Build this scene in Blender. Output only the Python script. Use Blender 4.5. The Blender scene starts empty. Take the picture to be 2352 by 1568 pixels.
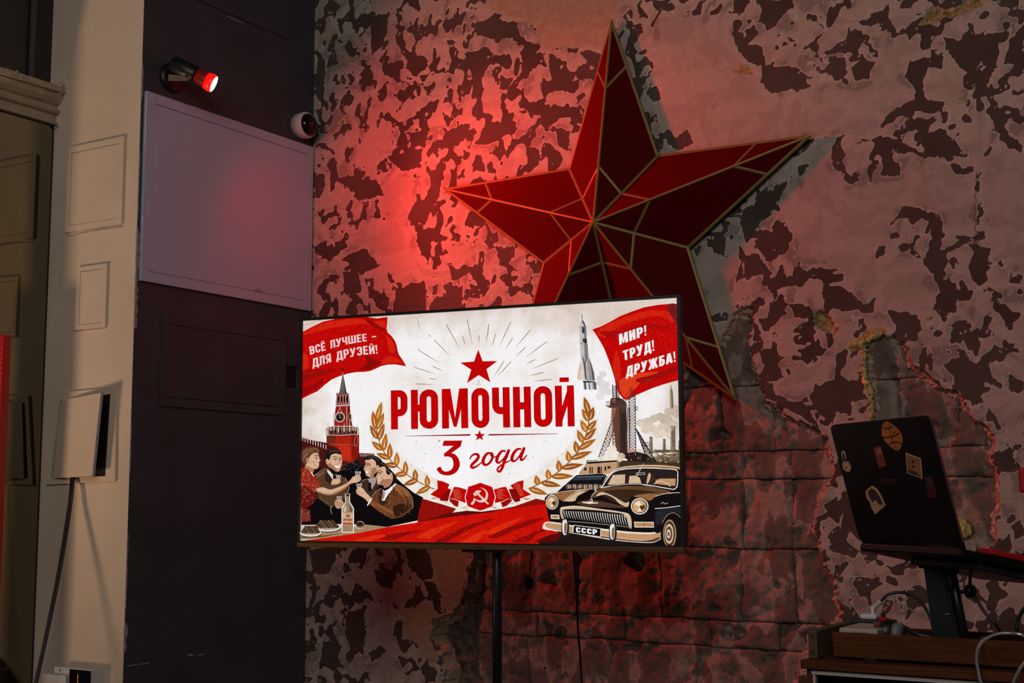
import bpy, bmesh, math, random
import numpy as np
from mathutils import Vector, Matrix
from mathutils.geometry import tessellate_polygon

random.seed(7)
SC = bpy.context.scene
COL = SC.collection
V = Vector

# ------------------------------------------------------------------ camera
IMG_W, IMG_H, FOC = 2352, 1568, 3044.1
CAM = V((3.413, -4.0, 1.3607))
YAW, PITCH, ROLL = -0.5541, 0.1178, -0.0025
_f = V((math.sin(YAW)*math.cos(PITCH), math.cos(YAW)*math.cos(PITCH), math.sin(PITCH)))
_r = V((math.cos(YAW), -math.sin(YAW), 0))
_u = _r.cross(_f)
R_ = _r*math.cos(ROLL) + _u*math.sin(ROLL)
U_ = _u*math.cos(ROLL) - _r*math.sin(ROLL)
cam_data = bpy.data.cameras.new('camera')
cam_data.sensor_fit = 'HORIZONTAL'; cam_data.sensor_width = 36
cam_data.lens = FOC/IMG_W*36
cam_data.clip_start = 0.05
cam = bpy.data.objects.new('camera', cam_data); COL.objects.link(cam)
cam.matrix_world = Matrix(((R_.x, U_.x, -_f.x, CAM.x), (R_.y, U_.y, -_f.y, CAM.y), (R_.z, U_.z, -_f.z, CAM.z), (0, 0, 0, 1)))
SC.camera = cam

# ------------------------------------------------------------------ light and exposure
SC.view_settings.view_transform = 'Standard'
SC.view_settings.look = 'None'
SC.view_settings.exposure = 0.0
SC.view_settings.gamma = 1.0
SC.view_settings.use_curve_mapping = False
w = bpy.data.worlds.new('dim_room'); SC.world = w
w.use_nodes = True
w.node_tree.nodes['Background'].inputs[0].default_value = (0.9, 0.85, 0.95, 1)
w.node_tree.nodes['Background'].inputs[1].default_value = 0.026

def add_light(name, kind, loc, target, energy, color, **kw):
    d = bpy.data.lights.new(name, kind); d.energy = energy; d.color = color
    for k, v_ in kw.items(): setattr(d, k, v_)
    o = bpy.data.objects.new(name, d); COL.objects.link(o)
    o.location = loc
    o.rotation_euler = (V(target)-V(loc)).to_track_quat('-Z', 'Y').to_euler()
    return o
# added soft fill for the room's ambient light, unseen behind the camera
add_light('ambient_fill', 'AREA', (3.3, -5.4, 3.5), (0.5, 0, 2.3), 62, (1.0, 0.94, 0.87), shape='RECTANGLE', size=2.2, size_y=1.8)
# warm low lamp in the corner beyond the left edge of the frame
add_light('warm_corner_lamp', 'AREA', (-1.10, -2.9, 0.32), (-0.35, -1.25, 3.4), 15, (1.0, 0.68, 0.44), shape='DISK', size=0.5, spread=math.radians(110))
# the red reflector lamp on the dark wall: narrow beam and wide spill
LAMP = V((0.165, -0.725, 2.80)); LAMP_AIM = V((1.22, 0.0, 2.18))
ldir = (LAMP_AIM-LAMP).normalized()
add_light('red_beam', 'SPOT', LAMP+ldir*0.012, LAMP_AIM, 98, (1.0, 0.012, 0.008), spot_size=math.radians(86), spot_blend=1.0, shadow_soft_size=0.03)
add_light('red_spill', 'SPOT', LAMP+ldir*0.012, LAMP_AIM, 30, (1.0, 0.015, 0.012), spot_size=math.radians(158), spot_blend=0.8, shadow_soft_size=0.03)

# ------------------------------------------------------------------ helpers
def ray(px, py):
    return (_f + R_*((px-IMG_W/2)/FOC) + U_*((IMG_H/2-py)/FOC)).normalized()
def at(px, py, axis, val):
    """point of the plane <axis>=val seen at a pixel of the photograph"""
    d = ray(px, py); t = (val-CAM[axis])/d[axis]
    return CAM + d*t
def onp(px, py, c, n):
    d = ray(px, py); t = (c-CAM).dot(n)/d.dot(n)
    return CAM + d*t
def lin(c):
    return tuple(((x/255)/12.92 if x/255 <= 0.04045 else ((x/255+0.055)/1.055)**2.4) for x in c[:3])

def mat(name, color, rough=0.6, metal=0.0, var=0.0, vscale=20, bump=0.0, bscale=60, emit=None, estr=0, color2=None, coat=0, stretch=None, spec=0.5):
    m = bpy.data.materials.new(name); m.use_nodes = True
    nt = m.node_tree; b = nt.nodes['Principled BSDF']
    b.inputs['Base Color'].default_value = (*color, 1)
    b.inputs['Roughness'].default_value = rough; b.inputs['Metallic'].default_value = metal
    b.inputs['Specular IOR Level'].default_value = spec
    if coat: b.inputs['Coat Weight'].default_value = coat; b.inputs['Coat Roughness'].default_value = 0.15
    tc = nt.nodes.new('ShaderNodeTexCoord'); mp = nt.nodes.new('ShaderNodeMapping')
    nt.links.new(tc.outputs['Object'], mp.inputs[0])
    if stretch: mp.inputs['Scale'].default_value = stretch
    if var or color2:
        n = nt.nodes.new('ShaderNodeTexNoise'); n.inputs['Scale'].default_value = vscale; n.inputs['Detail'].default_value = 5
        nt.links.new(mp.outputs[0], n.inputs['Vector'])
        r = nt.nodes.new('ShaderNodeValToRGB')
        c2 = color2 or tuple(x*(1+var) for x in color)
        c1 = color if color2 else tuple(x*(1-var) for x in color)
        r.color_ramp.elements[0].color = (*c1, 1); r.color_ramp.elements[1].color = (*c2, 1)
        r.color_ramp.elements[0].position = 0.35; r.color_ramp.elements[1].position = 0.65
        nt.links.new(n.outputs['Fac'], r.inputs[0]); nt.links.new(r.outputs[0], b.inputs['Base Color'])
    if bump:
        n2 = nt.nodes.new('ShaderNodeTexNoise'); n2.inputs['Scale'].default_value = bscale; n2.inputs['Detail'].default_value = 6
        nt.links.new(mp.outputs[0], n2.inputs['Vector'])
        bp = nt.nodes.new('ShaderNodeBump'); bp.inputs['Strength'].default_value = bump; bp.inputs['Distance'].default_value = 0.004
        nt.links.new(n2.outputs['Fac'], bp.inputs['Height']); nt.links.new(bp.outputs[0], b.inputs['Normal'])
    if emit:
        b.inputs['Emission Color'].default_value = (*emit, 1); b.inputs['Emission Strength'].default_value = estr
    return m

M = {}
M['dark_paint'] = mat('dark_grey_paint', (0.050, 0.052, 0.064), 0.55, var=0.12, vscale=6, bump=0.12, bscale=220)
M['cream'] = mat('cream_paint', (0.68, 0.54, 0.425), 0.6, var=0.05, vscale=5, bump=0.12, bscale=260)
M['white_metal'] = mat('white_enamel', (0.50, 0.51, 0.66), 0.5, bump=0.06, bscale=300)
M['white_plastic'] = mat('white_plastic', (0.60, 0.58, 0.58), 0.45)
M['black_plastic'] = mat('black_plastic', (0.008, 0.008, 0.009), 0.42)
M['black_gloss'] = mat('black_gloss', (0.004, 0.004, 0.004), 0.08)
M['black_metal'] = mat('black_metal', (0.010, 0.011, 0.014), 0.35, metal=0.0)
M['bronze'] = mat('bronze_trim', (0.22, 0.115, 0.05), 0.35, metal=0.6)
M['star_red'] = mat('star_red_panel', (0.090, 0.0012, 0.002), 0.5, var=0.06, vscale=4, spec=0.04)
M['gold'] = mat('gold_trim', (0.27, 0.19, 0.05), 0.42, metal=0.3)
M['wood'] = mat('walnut_laminate', (0.060, 0.016, 0.004), 0.5, color2=(0.105, 0.032, 0.009), vscale=5, stretch=(1.5, 6, 26), bump=0.05, spec=0.12)
M['edge_white'] = mat('pale_edge_band', (0.42, 0.36, 0.33), 0.45)
M['raw_wood'] = mat('raw_end_board', (0.075, 0.045, 0.022), 0.7, var=0.3, vscale=12, bump=0.2)
M['silver'] = mat('silver_braid', (0.62, 0.64, 0.68), 0.28, metal=0.85)
M['mould'] = mat('mould_paint', (0.36, 0.28, 0.19), 0.6, var=0.12, vscale=18, bump=0.25, bscale=60)
M['plaster_raw'] = mat('raw_plaster', (0.45, 0.36, 0.27), 0.9, var=0.25, vscale=60, bump=0.8, bscale=70)
M['dark_glass'] = mat('dark_transom', (0.012, 0.012, 0.015), 0.25)
M['dark_strip'] = mat('dark_strip', (0.05, 0.048, 0.05), 0.5)
M['red_metal'] = mat('red_enamel', (0.42, 0.008, 0.008), 0.35)
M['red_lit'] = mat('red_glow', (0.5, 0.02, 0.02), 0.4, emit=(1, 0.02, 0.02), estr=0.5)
M['foam'] = mat('yellow_foam', (0.55, 0.44, 0.15), 0.9, var=0.3, vscale=70, bump=0.9, bscale=90)
M['floor'] = mat('floor_boards', (0.06, 0.045, 0.035), 0.6, var=0.2, vscale=4)
M['steel'] = mat('dull_steel', (0.20, 0.15, 0.11), 0.5, metal=0.2)
M['chip'] = mat('chip_primer', (0.34, 0.32, 0.33), 0.8, var=0.2, vscale=90)

def make_mesh(name, verts, faces, m, parent=None, smooth=False):
    me = bpy.data.meshes.new(name)
    me.from_pydata([tuple(v_) for v_ in verts], [], faces); me.update()
    o = bpy.data.objects.new(name, me); COL.objects.link(o)
    if m: me.materials.append(m)
    if smooth:
        me.polygons.foreach_set('use_smooth', [True]*len(me.polygons))
    if parent: o.parent = parent
    return o
def bm_obj(name, bm, m, parent=None, smooth=False):
    bmesh.ops.recalc_face_normals(bm, faces=bm.faces[:])
    me = bpy.data.meshes.new(name); bm.to_mesh(me); bm.free()
    o = bpy.data.objects.new(name, me); COL.objects.link(o)
    me.materials.append(m)
    if smooth: me.polygons.foreach_set('use_smooth', [True]*len(me.polygons))
    if parent: o.parent = parent
    return o
def empty(name, loc=(0, 0, 0)):
    o = bpy.data.objects.new(name, None); COL.objects.link(o); o.location = loc; o.empty_display_size = 0.05
    return o
def tag(o, label=None, cat=None, group=None, kind=None):
    if label: o['label'] = label
    if cat: o['category'] = cat
    if group: o['group'] = group
    if kind: o['kind'] = kind
    return o
def adopt(parent, *obs):
    """parent parts built in world space under a thing whose Empty stands at its base"""
    bpy.context.view_layer.update()
    for o in obs:
        o.parent = parent
        o.matrix_parent_inverse = parent.matrix_world.inverted()
def bm_box(bm, c, s, bevel=0.0, mtx=None, segs=2):
    r = bmesh.ops.create_cube(bm, size=1)
    vs = r['verts']
    for v_ in vs: v_.co = V((v_.co.x*s[0], v_.co.y*s[1], v_.co.z*s[2]))
    if bevel:
        es = list({e for v_ in vs for e in v_.link_edges})
        r2 = bmesh.ops.bevel(bm, geom=es, offset=bevel, segments=segs, affect='EDGES', profile=0.5)
        vs = list({v_ for f in r2['faces'] for v_ in f.verts} | {v_ for v_ in vs if v_.is_valid})
        # every vertex of this connected piece
        seen = set(vs); st = list(vs)
        while st:
            a = st.pop()
            for e in a.link_edges:
                b = e.other_vert(a)
                if b not in seen: seen.add(b); st.append(b)
        vs = list(seen)
    for v_ in vs:
        v_.co = v_.co + V(c)
        if mtx: v_.co = mtx @ v_.co
    return vs
def box(name, c, s, m, bevel=0.0, parent=None, mtx=None):
    bm = bmesh.new(); bm_box(bm, c, s, bevel, mtx)
    return bm_obj(name, bm, m, parent)
def box2(name, lo, hi, m, bevel=0.0, parent=None):
    lo, hi = V(lo), V(hi)
    return box(name, (lo+hi)/2, hi-lo, m, bevel, parent)
def catmull(pts, n=8):
    pts = [V(p) for p in pts]; P = [pts[0]*2-pts[1]]+pts+[pts[-1]*2-pts[-2]]; out = []
    for i in range(1, len(P)-2):
        for k in range(n):
            t = k/n; a, b, c, d = P[i-1], P[i], P[i+1], P[i+2]
            out.append(0.5*((2*b)+(c-a)*t+(2*a-5*b+4*c-d)*t*t+(3*b-a-3*c+d)*t**3))
    out.append(pts[-1]); return out
def bm_tube(bm, pts, r, seg=8, cap=True):
    pts = [V(p) for p in pts]; rings = []
    up = V((0.13, 0.27, 0.95))
    for i, p in enumerate(pts):
        t = (pts[min(i+1, len(pts)-1)]-pts[max(i-1, 0)]).normalized()
        a = t.cross(up)
        if a.length < 1e-3: a = t.cross(V((1, 0, 0)))
        a.normalize(); b = t.cross(a)
        rr = r[i] if isinstance(r, (list, tuple)) else r
        rings.append([bm.verts.new(p+a*math.cos(2*math.pi*k/seg)*rr+b*math.sin(2*math.pi*k/seg)*rr) for k in range(seg)])
    for i in range(len(rings)-1):
        for k in range(seg):
            bm.faces.new((rings[i][k], rings[i][(k+1) % seg], rings[i+1][(k+1) % seg], rings[i+1][k]))
    if cap:
        bm.faces.new(rings[0]); bm.faces.new(rings[-1])
def tube(name, pts, r, m, parent=None, seg=8, smooth=True, n=8):
    bm = bmesh.new(); bm_tube(bm, catmull(pts, n) if n else pts, r, seg)
    return bm_obj(name, bm, m, parent, smooth)
def lathe(name, prof, axis_o, axis_d, m, parent=None, seg=28, smooth=True):
    """prof: (distance along axis, radius)"""
    d = V(axis_d).normalized(); a = d.cross(V((0, 0, 1)))
    if a.length < 1e-3: a = V((1, 0, 0))
    a.normalize(); b = d.cross(a); o = V(axis_o); bm = bmesh.new(); rings = []
    for h, r in prof:
        rings.append([bm.verts.new(o+d*h+(a*math.cos(2*math.pi*k/seg)+b*math.sin(2*math.pi*k/seg))*max(r, 1e-4)) for k in range(seg)])
    for i in range(len(rings)-1):
        for k in range(seg):
            bm.faces.new((rings[i][k], rings[i][(k+1) % seg], rings[i+1][(k+1) % seg], rings[i+1][k]))
    bm.faces.new(rings[0]); bm.faces.new(rings[-1])
    ob = bm_obj(name, bm, m, parent, smooth)
    return ob
def prism(name, poly, ext, m, parent=None):
    """poly: planar list of 3-D points, extruded by vector ext"""
    n = len(poly); poly = [V(p) for p in poly]; ext = V(ext)
    vs = poly+[p+ext for p in poly]
    tris = tessellate_polygon([poly])
    fs = [tuple(t) for t in tris]+[tuple(i+n for i in reversed(t)) for t in tris]
    fs += [(i, (i+1) % n, (i+1) % n+n, i+n) for i in range(n)]
    bm = bmesh.new(); bv = [bm.verts.new(p) for p in vs]
    for f in fs:
        try: bm.faces.new([bv[i] for i in f])
        except ValueError: pass
    return bm_obj(name, bm, m, parent)

# ---- numpy noise
_rng = np.random.RandomState(3)
_perm = _rng.permutation(4096)
_ga = _rng.rand(4096)*2*np.pi
def pnoise(x, y, seed=0):
    xi = np.floor(x).astype(np.int64); yi = np.floor(y).astype(np.int64)
    xf = x-xi; yf = y-yi
    def g(ix, iy, dx, dy):
        h = _perm[(_perm[(ix+seed*131) & 4095]+iy*57+seed*17) & 4095]
        a = _ga[h]; return np.cos(a)*dx+np.sin(a)*dy
    u = xf*xf*xf*(xf*(xf*6-15)+10); v = yf*yf*yf*(yf*(yf*6-15)+10)
    n00 = g(xi, yi, xf, yf); n10 = g(xi+1, yi, xf-1, yf); n01 = g(xi, yi+1, xf, yf-1); n11 = g(xi+1, yi+1, xf-1, yf-1)
    return (n00*(1-u)+n10*u)*(1-v)+(n01*(1-u)+n11*u)*v
def fbm(x, y, o=4, seed=0):
    s = 0; a = 1; f = 1
    for i in range(o):
        s = s+a*pnoise(x*f, y*f, seed+i); a *= 0.5; f *= 2.03
    return s
def sstep(a, b, x):
    t = np.clip((x-a)/(b-a), 0, 1); return t*t*(3-2*t)
def sdf_poly(X, Y, poly):
    """signed distance, negative inside"""
    d = np.full(X.shape, 1e9); inside = np.zeros(X.shape, bool); n = len(poly)
    for i in range(n):
        ax, ay = poly[i]; bx, by = poly[(i+1) % n]
        ex, ey = bx-ax, by-ay; L = ex*ex+ey*ey+1e-12
        t = np.clip(((X-ax)*ex+(Y-ay)*ey)/L, 0, 1)
        d = np.minimum(d, (X-ax-t*ex)**2+(Y-ay-t*ey)**2)
        c = (ay > Y) != (by > Y)
        with np.errstate(divide='ignore', invalid='ignore'):
            inside ^= c & (X < (bx-ax)*(Y-ay)/(by-ay+1e-15)+ax)
    d = np.sqrt(d); return np.where(inside, -d, d)
def sdf_line(X, Y, pts):
    d = np.full(X.shape, 1e9)
    for i in range(len(pts)-1):
        ax, ay = pts[i]; bx, by = pts[i+1]; ex, ey = bx-ax, by-ay; L = ex*ex+ey*ey+1e-12
        t = np.clip(((X-ax)*ex+(Y-ay)*ey)/L, 0, 1)
        d = np.minimum(d, (X-ax-t*ex)**2+(Y-ay-t*ey)**2)
    return np.sqrt(d)

# ================================================================== SETTING
A_ = 0.904           # depth of the pier whose side is the dark wall
fl = box2('floor', (-1.6, -5.8, -0.05), (4.6, 0.06, 0), M['floor']); fl['kind'] = 'structure'

# ---- back wall: peeled plaster over camouflage-like paint remnants, broken open to rough blocks
def zp(o, s, pts): return [(o[0]+a/s, o[1]+b/s) for a, b in pts]
def wpoly(pts):
    r = []
    for a, b in pts:
        p = at(a, b, 1, 0.0); r.append((p.x, p.z))
    return r
z3 = lambda *p: wpoly(zp((680, 0), 2.1775, p))
z4 = lambda *p: wpoly(zp((1480, 0), 2.1778, p))
z6 = lambda *p: wpoly(zp((1560, 640), 2.3763, p))
z8 = lambda *p: wpoly(zp((680, 1200), 1.9279, p))
LIGHT = [
 z3((955, -20), (1000, 70), (1110, 90), (1200, 150), (1250, 240), (1400, 235), (1540, 235), (1600, 100), (1760, -20)),
 z4((40, 130), (90, 60), (300, 80), (480, 60), (440, 140), (480, 260), (580, 350), (600, 440), (710, 490), (850, 425), (920, 410), (1050, 430), (1140, 400), (1180, 200), (1320, 160), (1330, 300), (1300, 380), (1350, 440), (1340, 500), (1240, 560), (1180, 640), (1130, 700), (1000, 670), (850, 690), (400, 770), (110, 790), (60, 560)),
 z4((940, 870), (1040, 920), (1180, 900), (1300, 800), (1500, 780), (1540, 850), (1660, 850), (1660, 1180), (1500, 1180), (1480, 1080), (1340, 1030), (1240, 1120), (1230, 1250), (1400, 1290), (1410, 1330), (1480, 1480), (1250, 1530), (1100, 1480), (1000, 1350), (860, 1330), (750, 1260), (720, 1100), (680, 1060), (800, 870), (880, 700), (930, 690)),
 z4((1680, 850), (1770, 710), (1899, 770), (1960, 800), (1960, 1400), (1830, 1350), (1700, 1190)),
 z3((470, 850), (560, 860), (615, 900), (600, 1000), (570, 1100), (590, 1200), (640, 1300), (600, 1380), (500, 1420), (450, 1330), (400, 1400), (330, 1380), (270, 1200), (330, 1110), (450, 1100), (440, 1000), (380, 890)),
 z3((260, 800), (390, 610), (490, 690), (430, 790), (380, 850)),
 z8((585, 130), (780, 115), (760, 190), (720, 380), (690, 390), (610, 430), (600, 530), (640, 620), (600, 620), (530, 530), (460, 380), (560, 370), (650, 410), (665, 390), (620, 240)),
 z4((230, 1240), (480, 1300), (430, 1568), (320, 1568)),
 z4((1400, 340), (1540, 340), (1560, 540), (1500, 560), (1400, 480)),
 z4((1560, 620), (1720, 600), (1760, 700), (1660, 830), (1570, 720)),
 z6((520, 560), (680, 470), (695, 640), (640, 670), (560, 660)), z6((980, 220), (1100, 170), (1320, 240), (1400, 120), (1420, 0), (700, 0), (620, 120), (760, 150), (900, 170)),
 z6((1650, 640), (1740, 600), (1882, 640), (1882, 900), (1780, 900), (1740, 780)),
 z6((1760, 1080), (1882, 1020), (1882, 1170), (1800, 1300), (1750, 1380)),
 z8((420, 270), (500, 250), (520, 330), (460, 380), (400, 330)), z8((190, 220), (330, 200), (420, 300), (330, 400), (300, 560), (330, 709), (420, 709), (520, 640), (430, 520), (440, 380)),
 z4((700, 80), (850, 0), (1000, 0), (880, 70)), z4((690, 130), (860, 100), (900, 160), (820, 220), (690, 180)), z4((1030, 0), (1250, 0), (1190, 60), (1090, 70)),
]
DARK = [
 z3((840, 270), (920, 245), (970, 320), (930, 390), (935, 490), (880, 495), (885, 400)), z3((1000, 270), (1070, 265), (1060, 350), (975, 310)),
 z3((1120, 250), (1190, 240), (1190, 330), (1150, 400), (1115, 395), (1140, 310)), z3((1260, 270), (1300, 280), (1370, 420), (1420, 400), (1400, 470), (1290, 450)),
 z3((1430, 250), (1520, 260), (1510, 350), (1440, 300)), z3((900, 110), (1000, 90), (1110, 110), (1080, 190), (1000, 200), (910, 180)),
 z3((560, 290), (640, 280), (660, 330), (600, 380), (550, 340)), z3((620, 540), (710, 500), (705, 560), (640, 570)),
 z3((770, 650), (870, 610), (850, 700), (830, 710)), z3((890, 720), (960, 610), (1100, 600), (1105, 650), (1010, 700), (920, 730)),
 z3((660, 740), (700, 700), (800, 700), (820, 730), (720, 740), (660, 790)), z3((1020, 380), (1090, 385), (1060, 450), (1020, 450)),
 z3((1140, 520), (1250, 490), (1240, 560), (1170, 590)), z3((1250, 560), (1290, 530), (1420, 540), (1435, 590), (1350, 580), (1250, 600)),
 z3((1290, 640), (1370, 650), (1360, 750), (1320, 740)), z3((1160, 740), (1220, 750), (1210, 840), (1160, 830)),
 z3((640, 1000), (680, 900), (720, 800), (750, 830), (720, 980), (660, 1080), (640, 1130), (560, 1090), (590, 1010)), z3((610, 1150), (700, 1140), (760, 1200), (680, 1210), (660, 1320), (600, 1200)),
 z3((740, 1420), (830, 1430), (840, 1500), (750, 1500)), z3((860, 1050), (960, 1080), (930, 1130), (840, 1130)), z3((1020, 1230), (1090, 1230), (1090, 1290), (1040, 1290)),
 z3((450, 780), (640, 740), (620, 840), (520, 850)), z3((790, 780), (835, 780), (830, 830), (800, 830)), z3((800, 900), (840, 840), (845, 890)), z3((890, 780), (930, 780), (950, 860), (890, 860)),
 z3((250, 880), (400, 900), (440, 980), (340, 1000), (200, 900)), z3((230, 1350), (310, 1360), (330, 1460), (240, 1460)), z3((100, 250), (150, 300), (140, 480), (170, 560), (110, 500)),
 z3((730, 560), (790, 590), (760, 640)), z3((690, 1500), (840, 1420), (790, 1568), (700, 1568)), z3((500, 1440), (640, 1400), (660, 1568), (480, 1568)), z3((350, 1240), (420, 1330), (330, 1370), (230, 1290)),
 z3((380, 120), (470, 60), (440, 220), (380, 280)), z3((430, 330), (540, 300), (540, 350), (440, 380)), z3((560, 660), (640, 650), (650, 740), (570, 730)),
 z3((880, 900), (960, 890), (960, 920), (870, 930)), z3((1050, 1380), (1110, 1380), (1090, 1420)), z3((860, 1350), (930, 1340), (960, 1420), (900, 1400)),
 z4((580, 400), (640, 470), (700, 460), (800, 400), (720, 330), (600, 330)), z4((890, 350), (960, 400), (1020, 370), (1000, 280), (930, 300)),
 z4((1050, 410), (1120, 400), (1160, 310), (1080, 300), (1040, 340)), z4((430, 160), (490, 150), (520, 220), (590, 230), (600, 290), (530, 300), (470, 250)),
 z4((440, 0), (540, 0), (500, 70), (450, 60)), z4((930, 60), (1050, 100), (1130, 90), (1190, 110), (1130, 130), (980, 80)), z4((580, 0), (740, 0), (700, 80), (620, 160), (580, 100)),
 z4((1300, 380), (1330, 300), (1420, 290), (1400, 400), (1400, 480), (1490, 520), (1500, 560), (1330, 560), (1180, 640), (1230, 560), (1340, 500), (1360, 440)),
 z4((1130, 700), (1260, 690), (1380, 760), (1520, 760), (1540, 720), (1500, 640), (1380, 660), (1400, 780), (1190, 740)), z4((1190, 810), (1270, 830), (1270, 880), (1190, 880)),
 z4((1530, 820), (1640, 830), (1640, 860), (1560, 870)), z4((1230, 1130), (1290, 1040), (1370, 1030), (1490, 1110), (1480, 1160), (1400, 1090), (1280, 1090)),
 z4((1410, 1280), (1430, 1200), (1490, 1150), (1480, 1250), (1560, 1210), (1640, 1200), (1520, 1260), (1500, 1400), (1560, 1500), (1560, 1568), (1490, 1568), (1480, 1450), (1410, 1320)),
 z4((1730, 560), (1870, 700), (1890, 740), (1780, 700)), z4((1650, 400), (1760, 290), (1720, 430), (1760, 480), (1640, 490)),
 z4((1490, 190), (1590, 200), (1700, 180), (1830, 150), (1830, 190), (1700, 270), (1640, 380), (1560, 320), (1540, 280)), z4((590, 1400), (820, 1370), (800, 1420), (640, 1460)),
 z4((860, 1360), (990, 1370), (1010, 1410), (900, 1420)), z4((480, 1290), (560, 1260), (640, 1370), (510, 1390)), z4((650, 1110), (700, 1110), (740, 1180), (690, 1280), (620, 1230)),
 z4((890, 1420), (1000, 1440), (1100, 1520), (1160, 1500), (1140, 1568), (900, 1540)), z4((490, 1050), (560, 1020), (650, 1070), (590, 1100), (520, 1180), (480, 1130)),
 z4((70, 680), (130, 640), (160, 690), (210, 650), (245, 710), (170, 760)), z4((20, 440), (70, 430), (90, 500), (40, 520)), z4((1160, 1250), (1200, 1230), (1210, 1270), (1170, 1290)),
 z4((1830, 200), (1899, 120), (1899, 320), (1800, 330)), z4((1740, 580), (1760, 570), (1800, 570), (1780, 600)), z4((370, 1110), (440, 1100), (410, 1160)), z4((240, 1240), (290, 1230), (270, 1290)),
 z6((420, 560), (470, 650), (640, 740), (760, 800), (720, 700), (650, 670), (530, 640), (510, 570)), z6((870, 540), (1000, 560), (1030, 660), (940, 660), (880, 680), (840, 790), (760, 730), (700, 640), (800, 560)),
 z6((1440, 460), (1560, 420), (1650, 500), (1650, 640), (1600, 690), (1530, 600)), z6((490, 150), (560, 80), (600, 130), (540, 230), (480, 300)), z6((600, 130), (690, 140), (720, 200), (640, 220)),
 z6((1140, 170), (1300, 200), (1320, 290), (1200, 300)), z6((1380, 0), (1480, 0), (1540, 100), (1430, 200), (1420, 80)), z6((1550, 300), (1640, 270), (1630, 420), (1560, 380)),
 z6((1720, 940), (1830, 930), (1820, 1000), (1790, 1060)), z6((800, 1230), (870, 1190), (900, 1250), (860, 1330), (820, 1300)), z6((440, 400), (520, 380), (560, 440), (460, 470)), z6((640, 390), (760, 330), (780, 400), (700, 450)),
 z6((900, 1250), (930, 1230), (960, 1330), (910, 1420), (880, 1380)), z6((1290, 480), (1360, 440), (1340, 400)), z6((1820, 1340), (1870, 1300), (1882, 1400), (1840, 1420)),
 z8((60, 110), (170, 120), (150, 230), (80, 230)), z8((250, 120), (330, 110), (300, 190), (230, 180)), z8((340, 210), (430, 210), (430, 290), (370, 280)), z8((220, 400), (300, 380), (310, 540), (240, 590), (220, 480)),
 z8((480, 110), (580, 110), (610, 230), (560, 260), (500, 200)), z8((440, 590), (510, 600), (480, 640)), z8((120, 520), (200, 540), (170, 660), (110, 620)), z8((380, 540), (400, 570), (340, 620), (320, 580)), z8((560, 620), (620, 650), (620, 709), (570, 709)),
 z8((560, 260), (610, 260), (650, 330), (600, 350)), z8((150, 320), (190, 330), (160, 380), (110, 350)),
]
HOLE1 = [(1716, 697), (1730, 706), (1733, 740), (1724, 790), (1737, 850), (1750, 890), (1765, 925), (1800, 942), (1850, 968), (1885, 988), (1905, 1012), (1915, 1050), (1926, 1080), (1903, 1112), (1884, 1155), (1872, 1215), (1885, 1255), (1900, 1290), (1922, 1330), (1925, 1375), (1938, 1405), (1925, 1440), (1860, 1480), (1830, 1568), (1800, 1720), (1000, 1720), (1012, 1580), (1020, 1537), (1012, 1501), (991, 1470), (996, 1423), (1038, 1402), (1064, 1376), (1078, 1330), (1090, 1257), (1200, 1120), (1560, 860), (1650, 790), (1672, 745), (1695, 712)]
HOLE2 = [(1981, 806), (2000, 778), (2022, 762), (2065, 775), (2090, 808), (2097, 834), (2149, 876), (2204, 905), (2233, 947), (2271, 977), (2288, 1019), (2284, 1044), (2296, 1086), (2299, 1145), (2294, 1187), (2288, 1250), (2250, 1268), (2200, 1225), (2130, 1180), (2040, 1080), (2003, 964), (2000, 901), (1985, 876)]
HOLE3 = [(1864, 712), (1890, 706), (1918, 728), (1926, 760), (1915, 775), (1900, 768), (1880, 760), (1862, 742)]
HOLE4 = [(2098, 62), (2120, 30), (2140, 12), (2190, 8), (2260, -30), (2330, -20), (2240, 25), (2200, 40), (2130, 58)]
h1, h2, h3, h4 = wpoly(HOLE1), wpoly(HOLE2), wpoly(HOLE3), wpoly(HOLE4)

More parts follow.
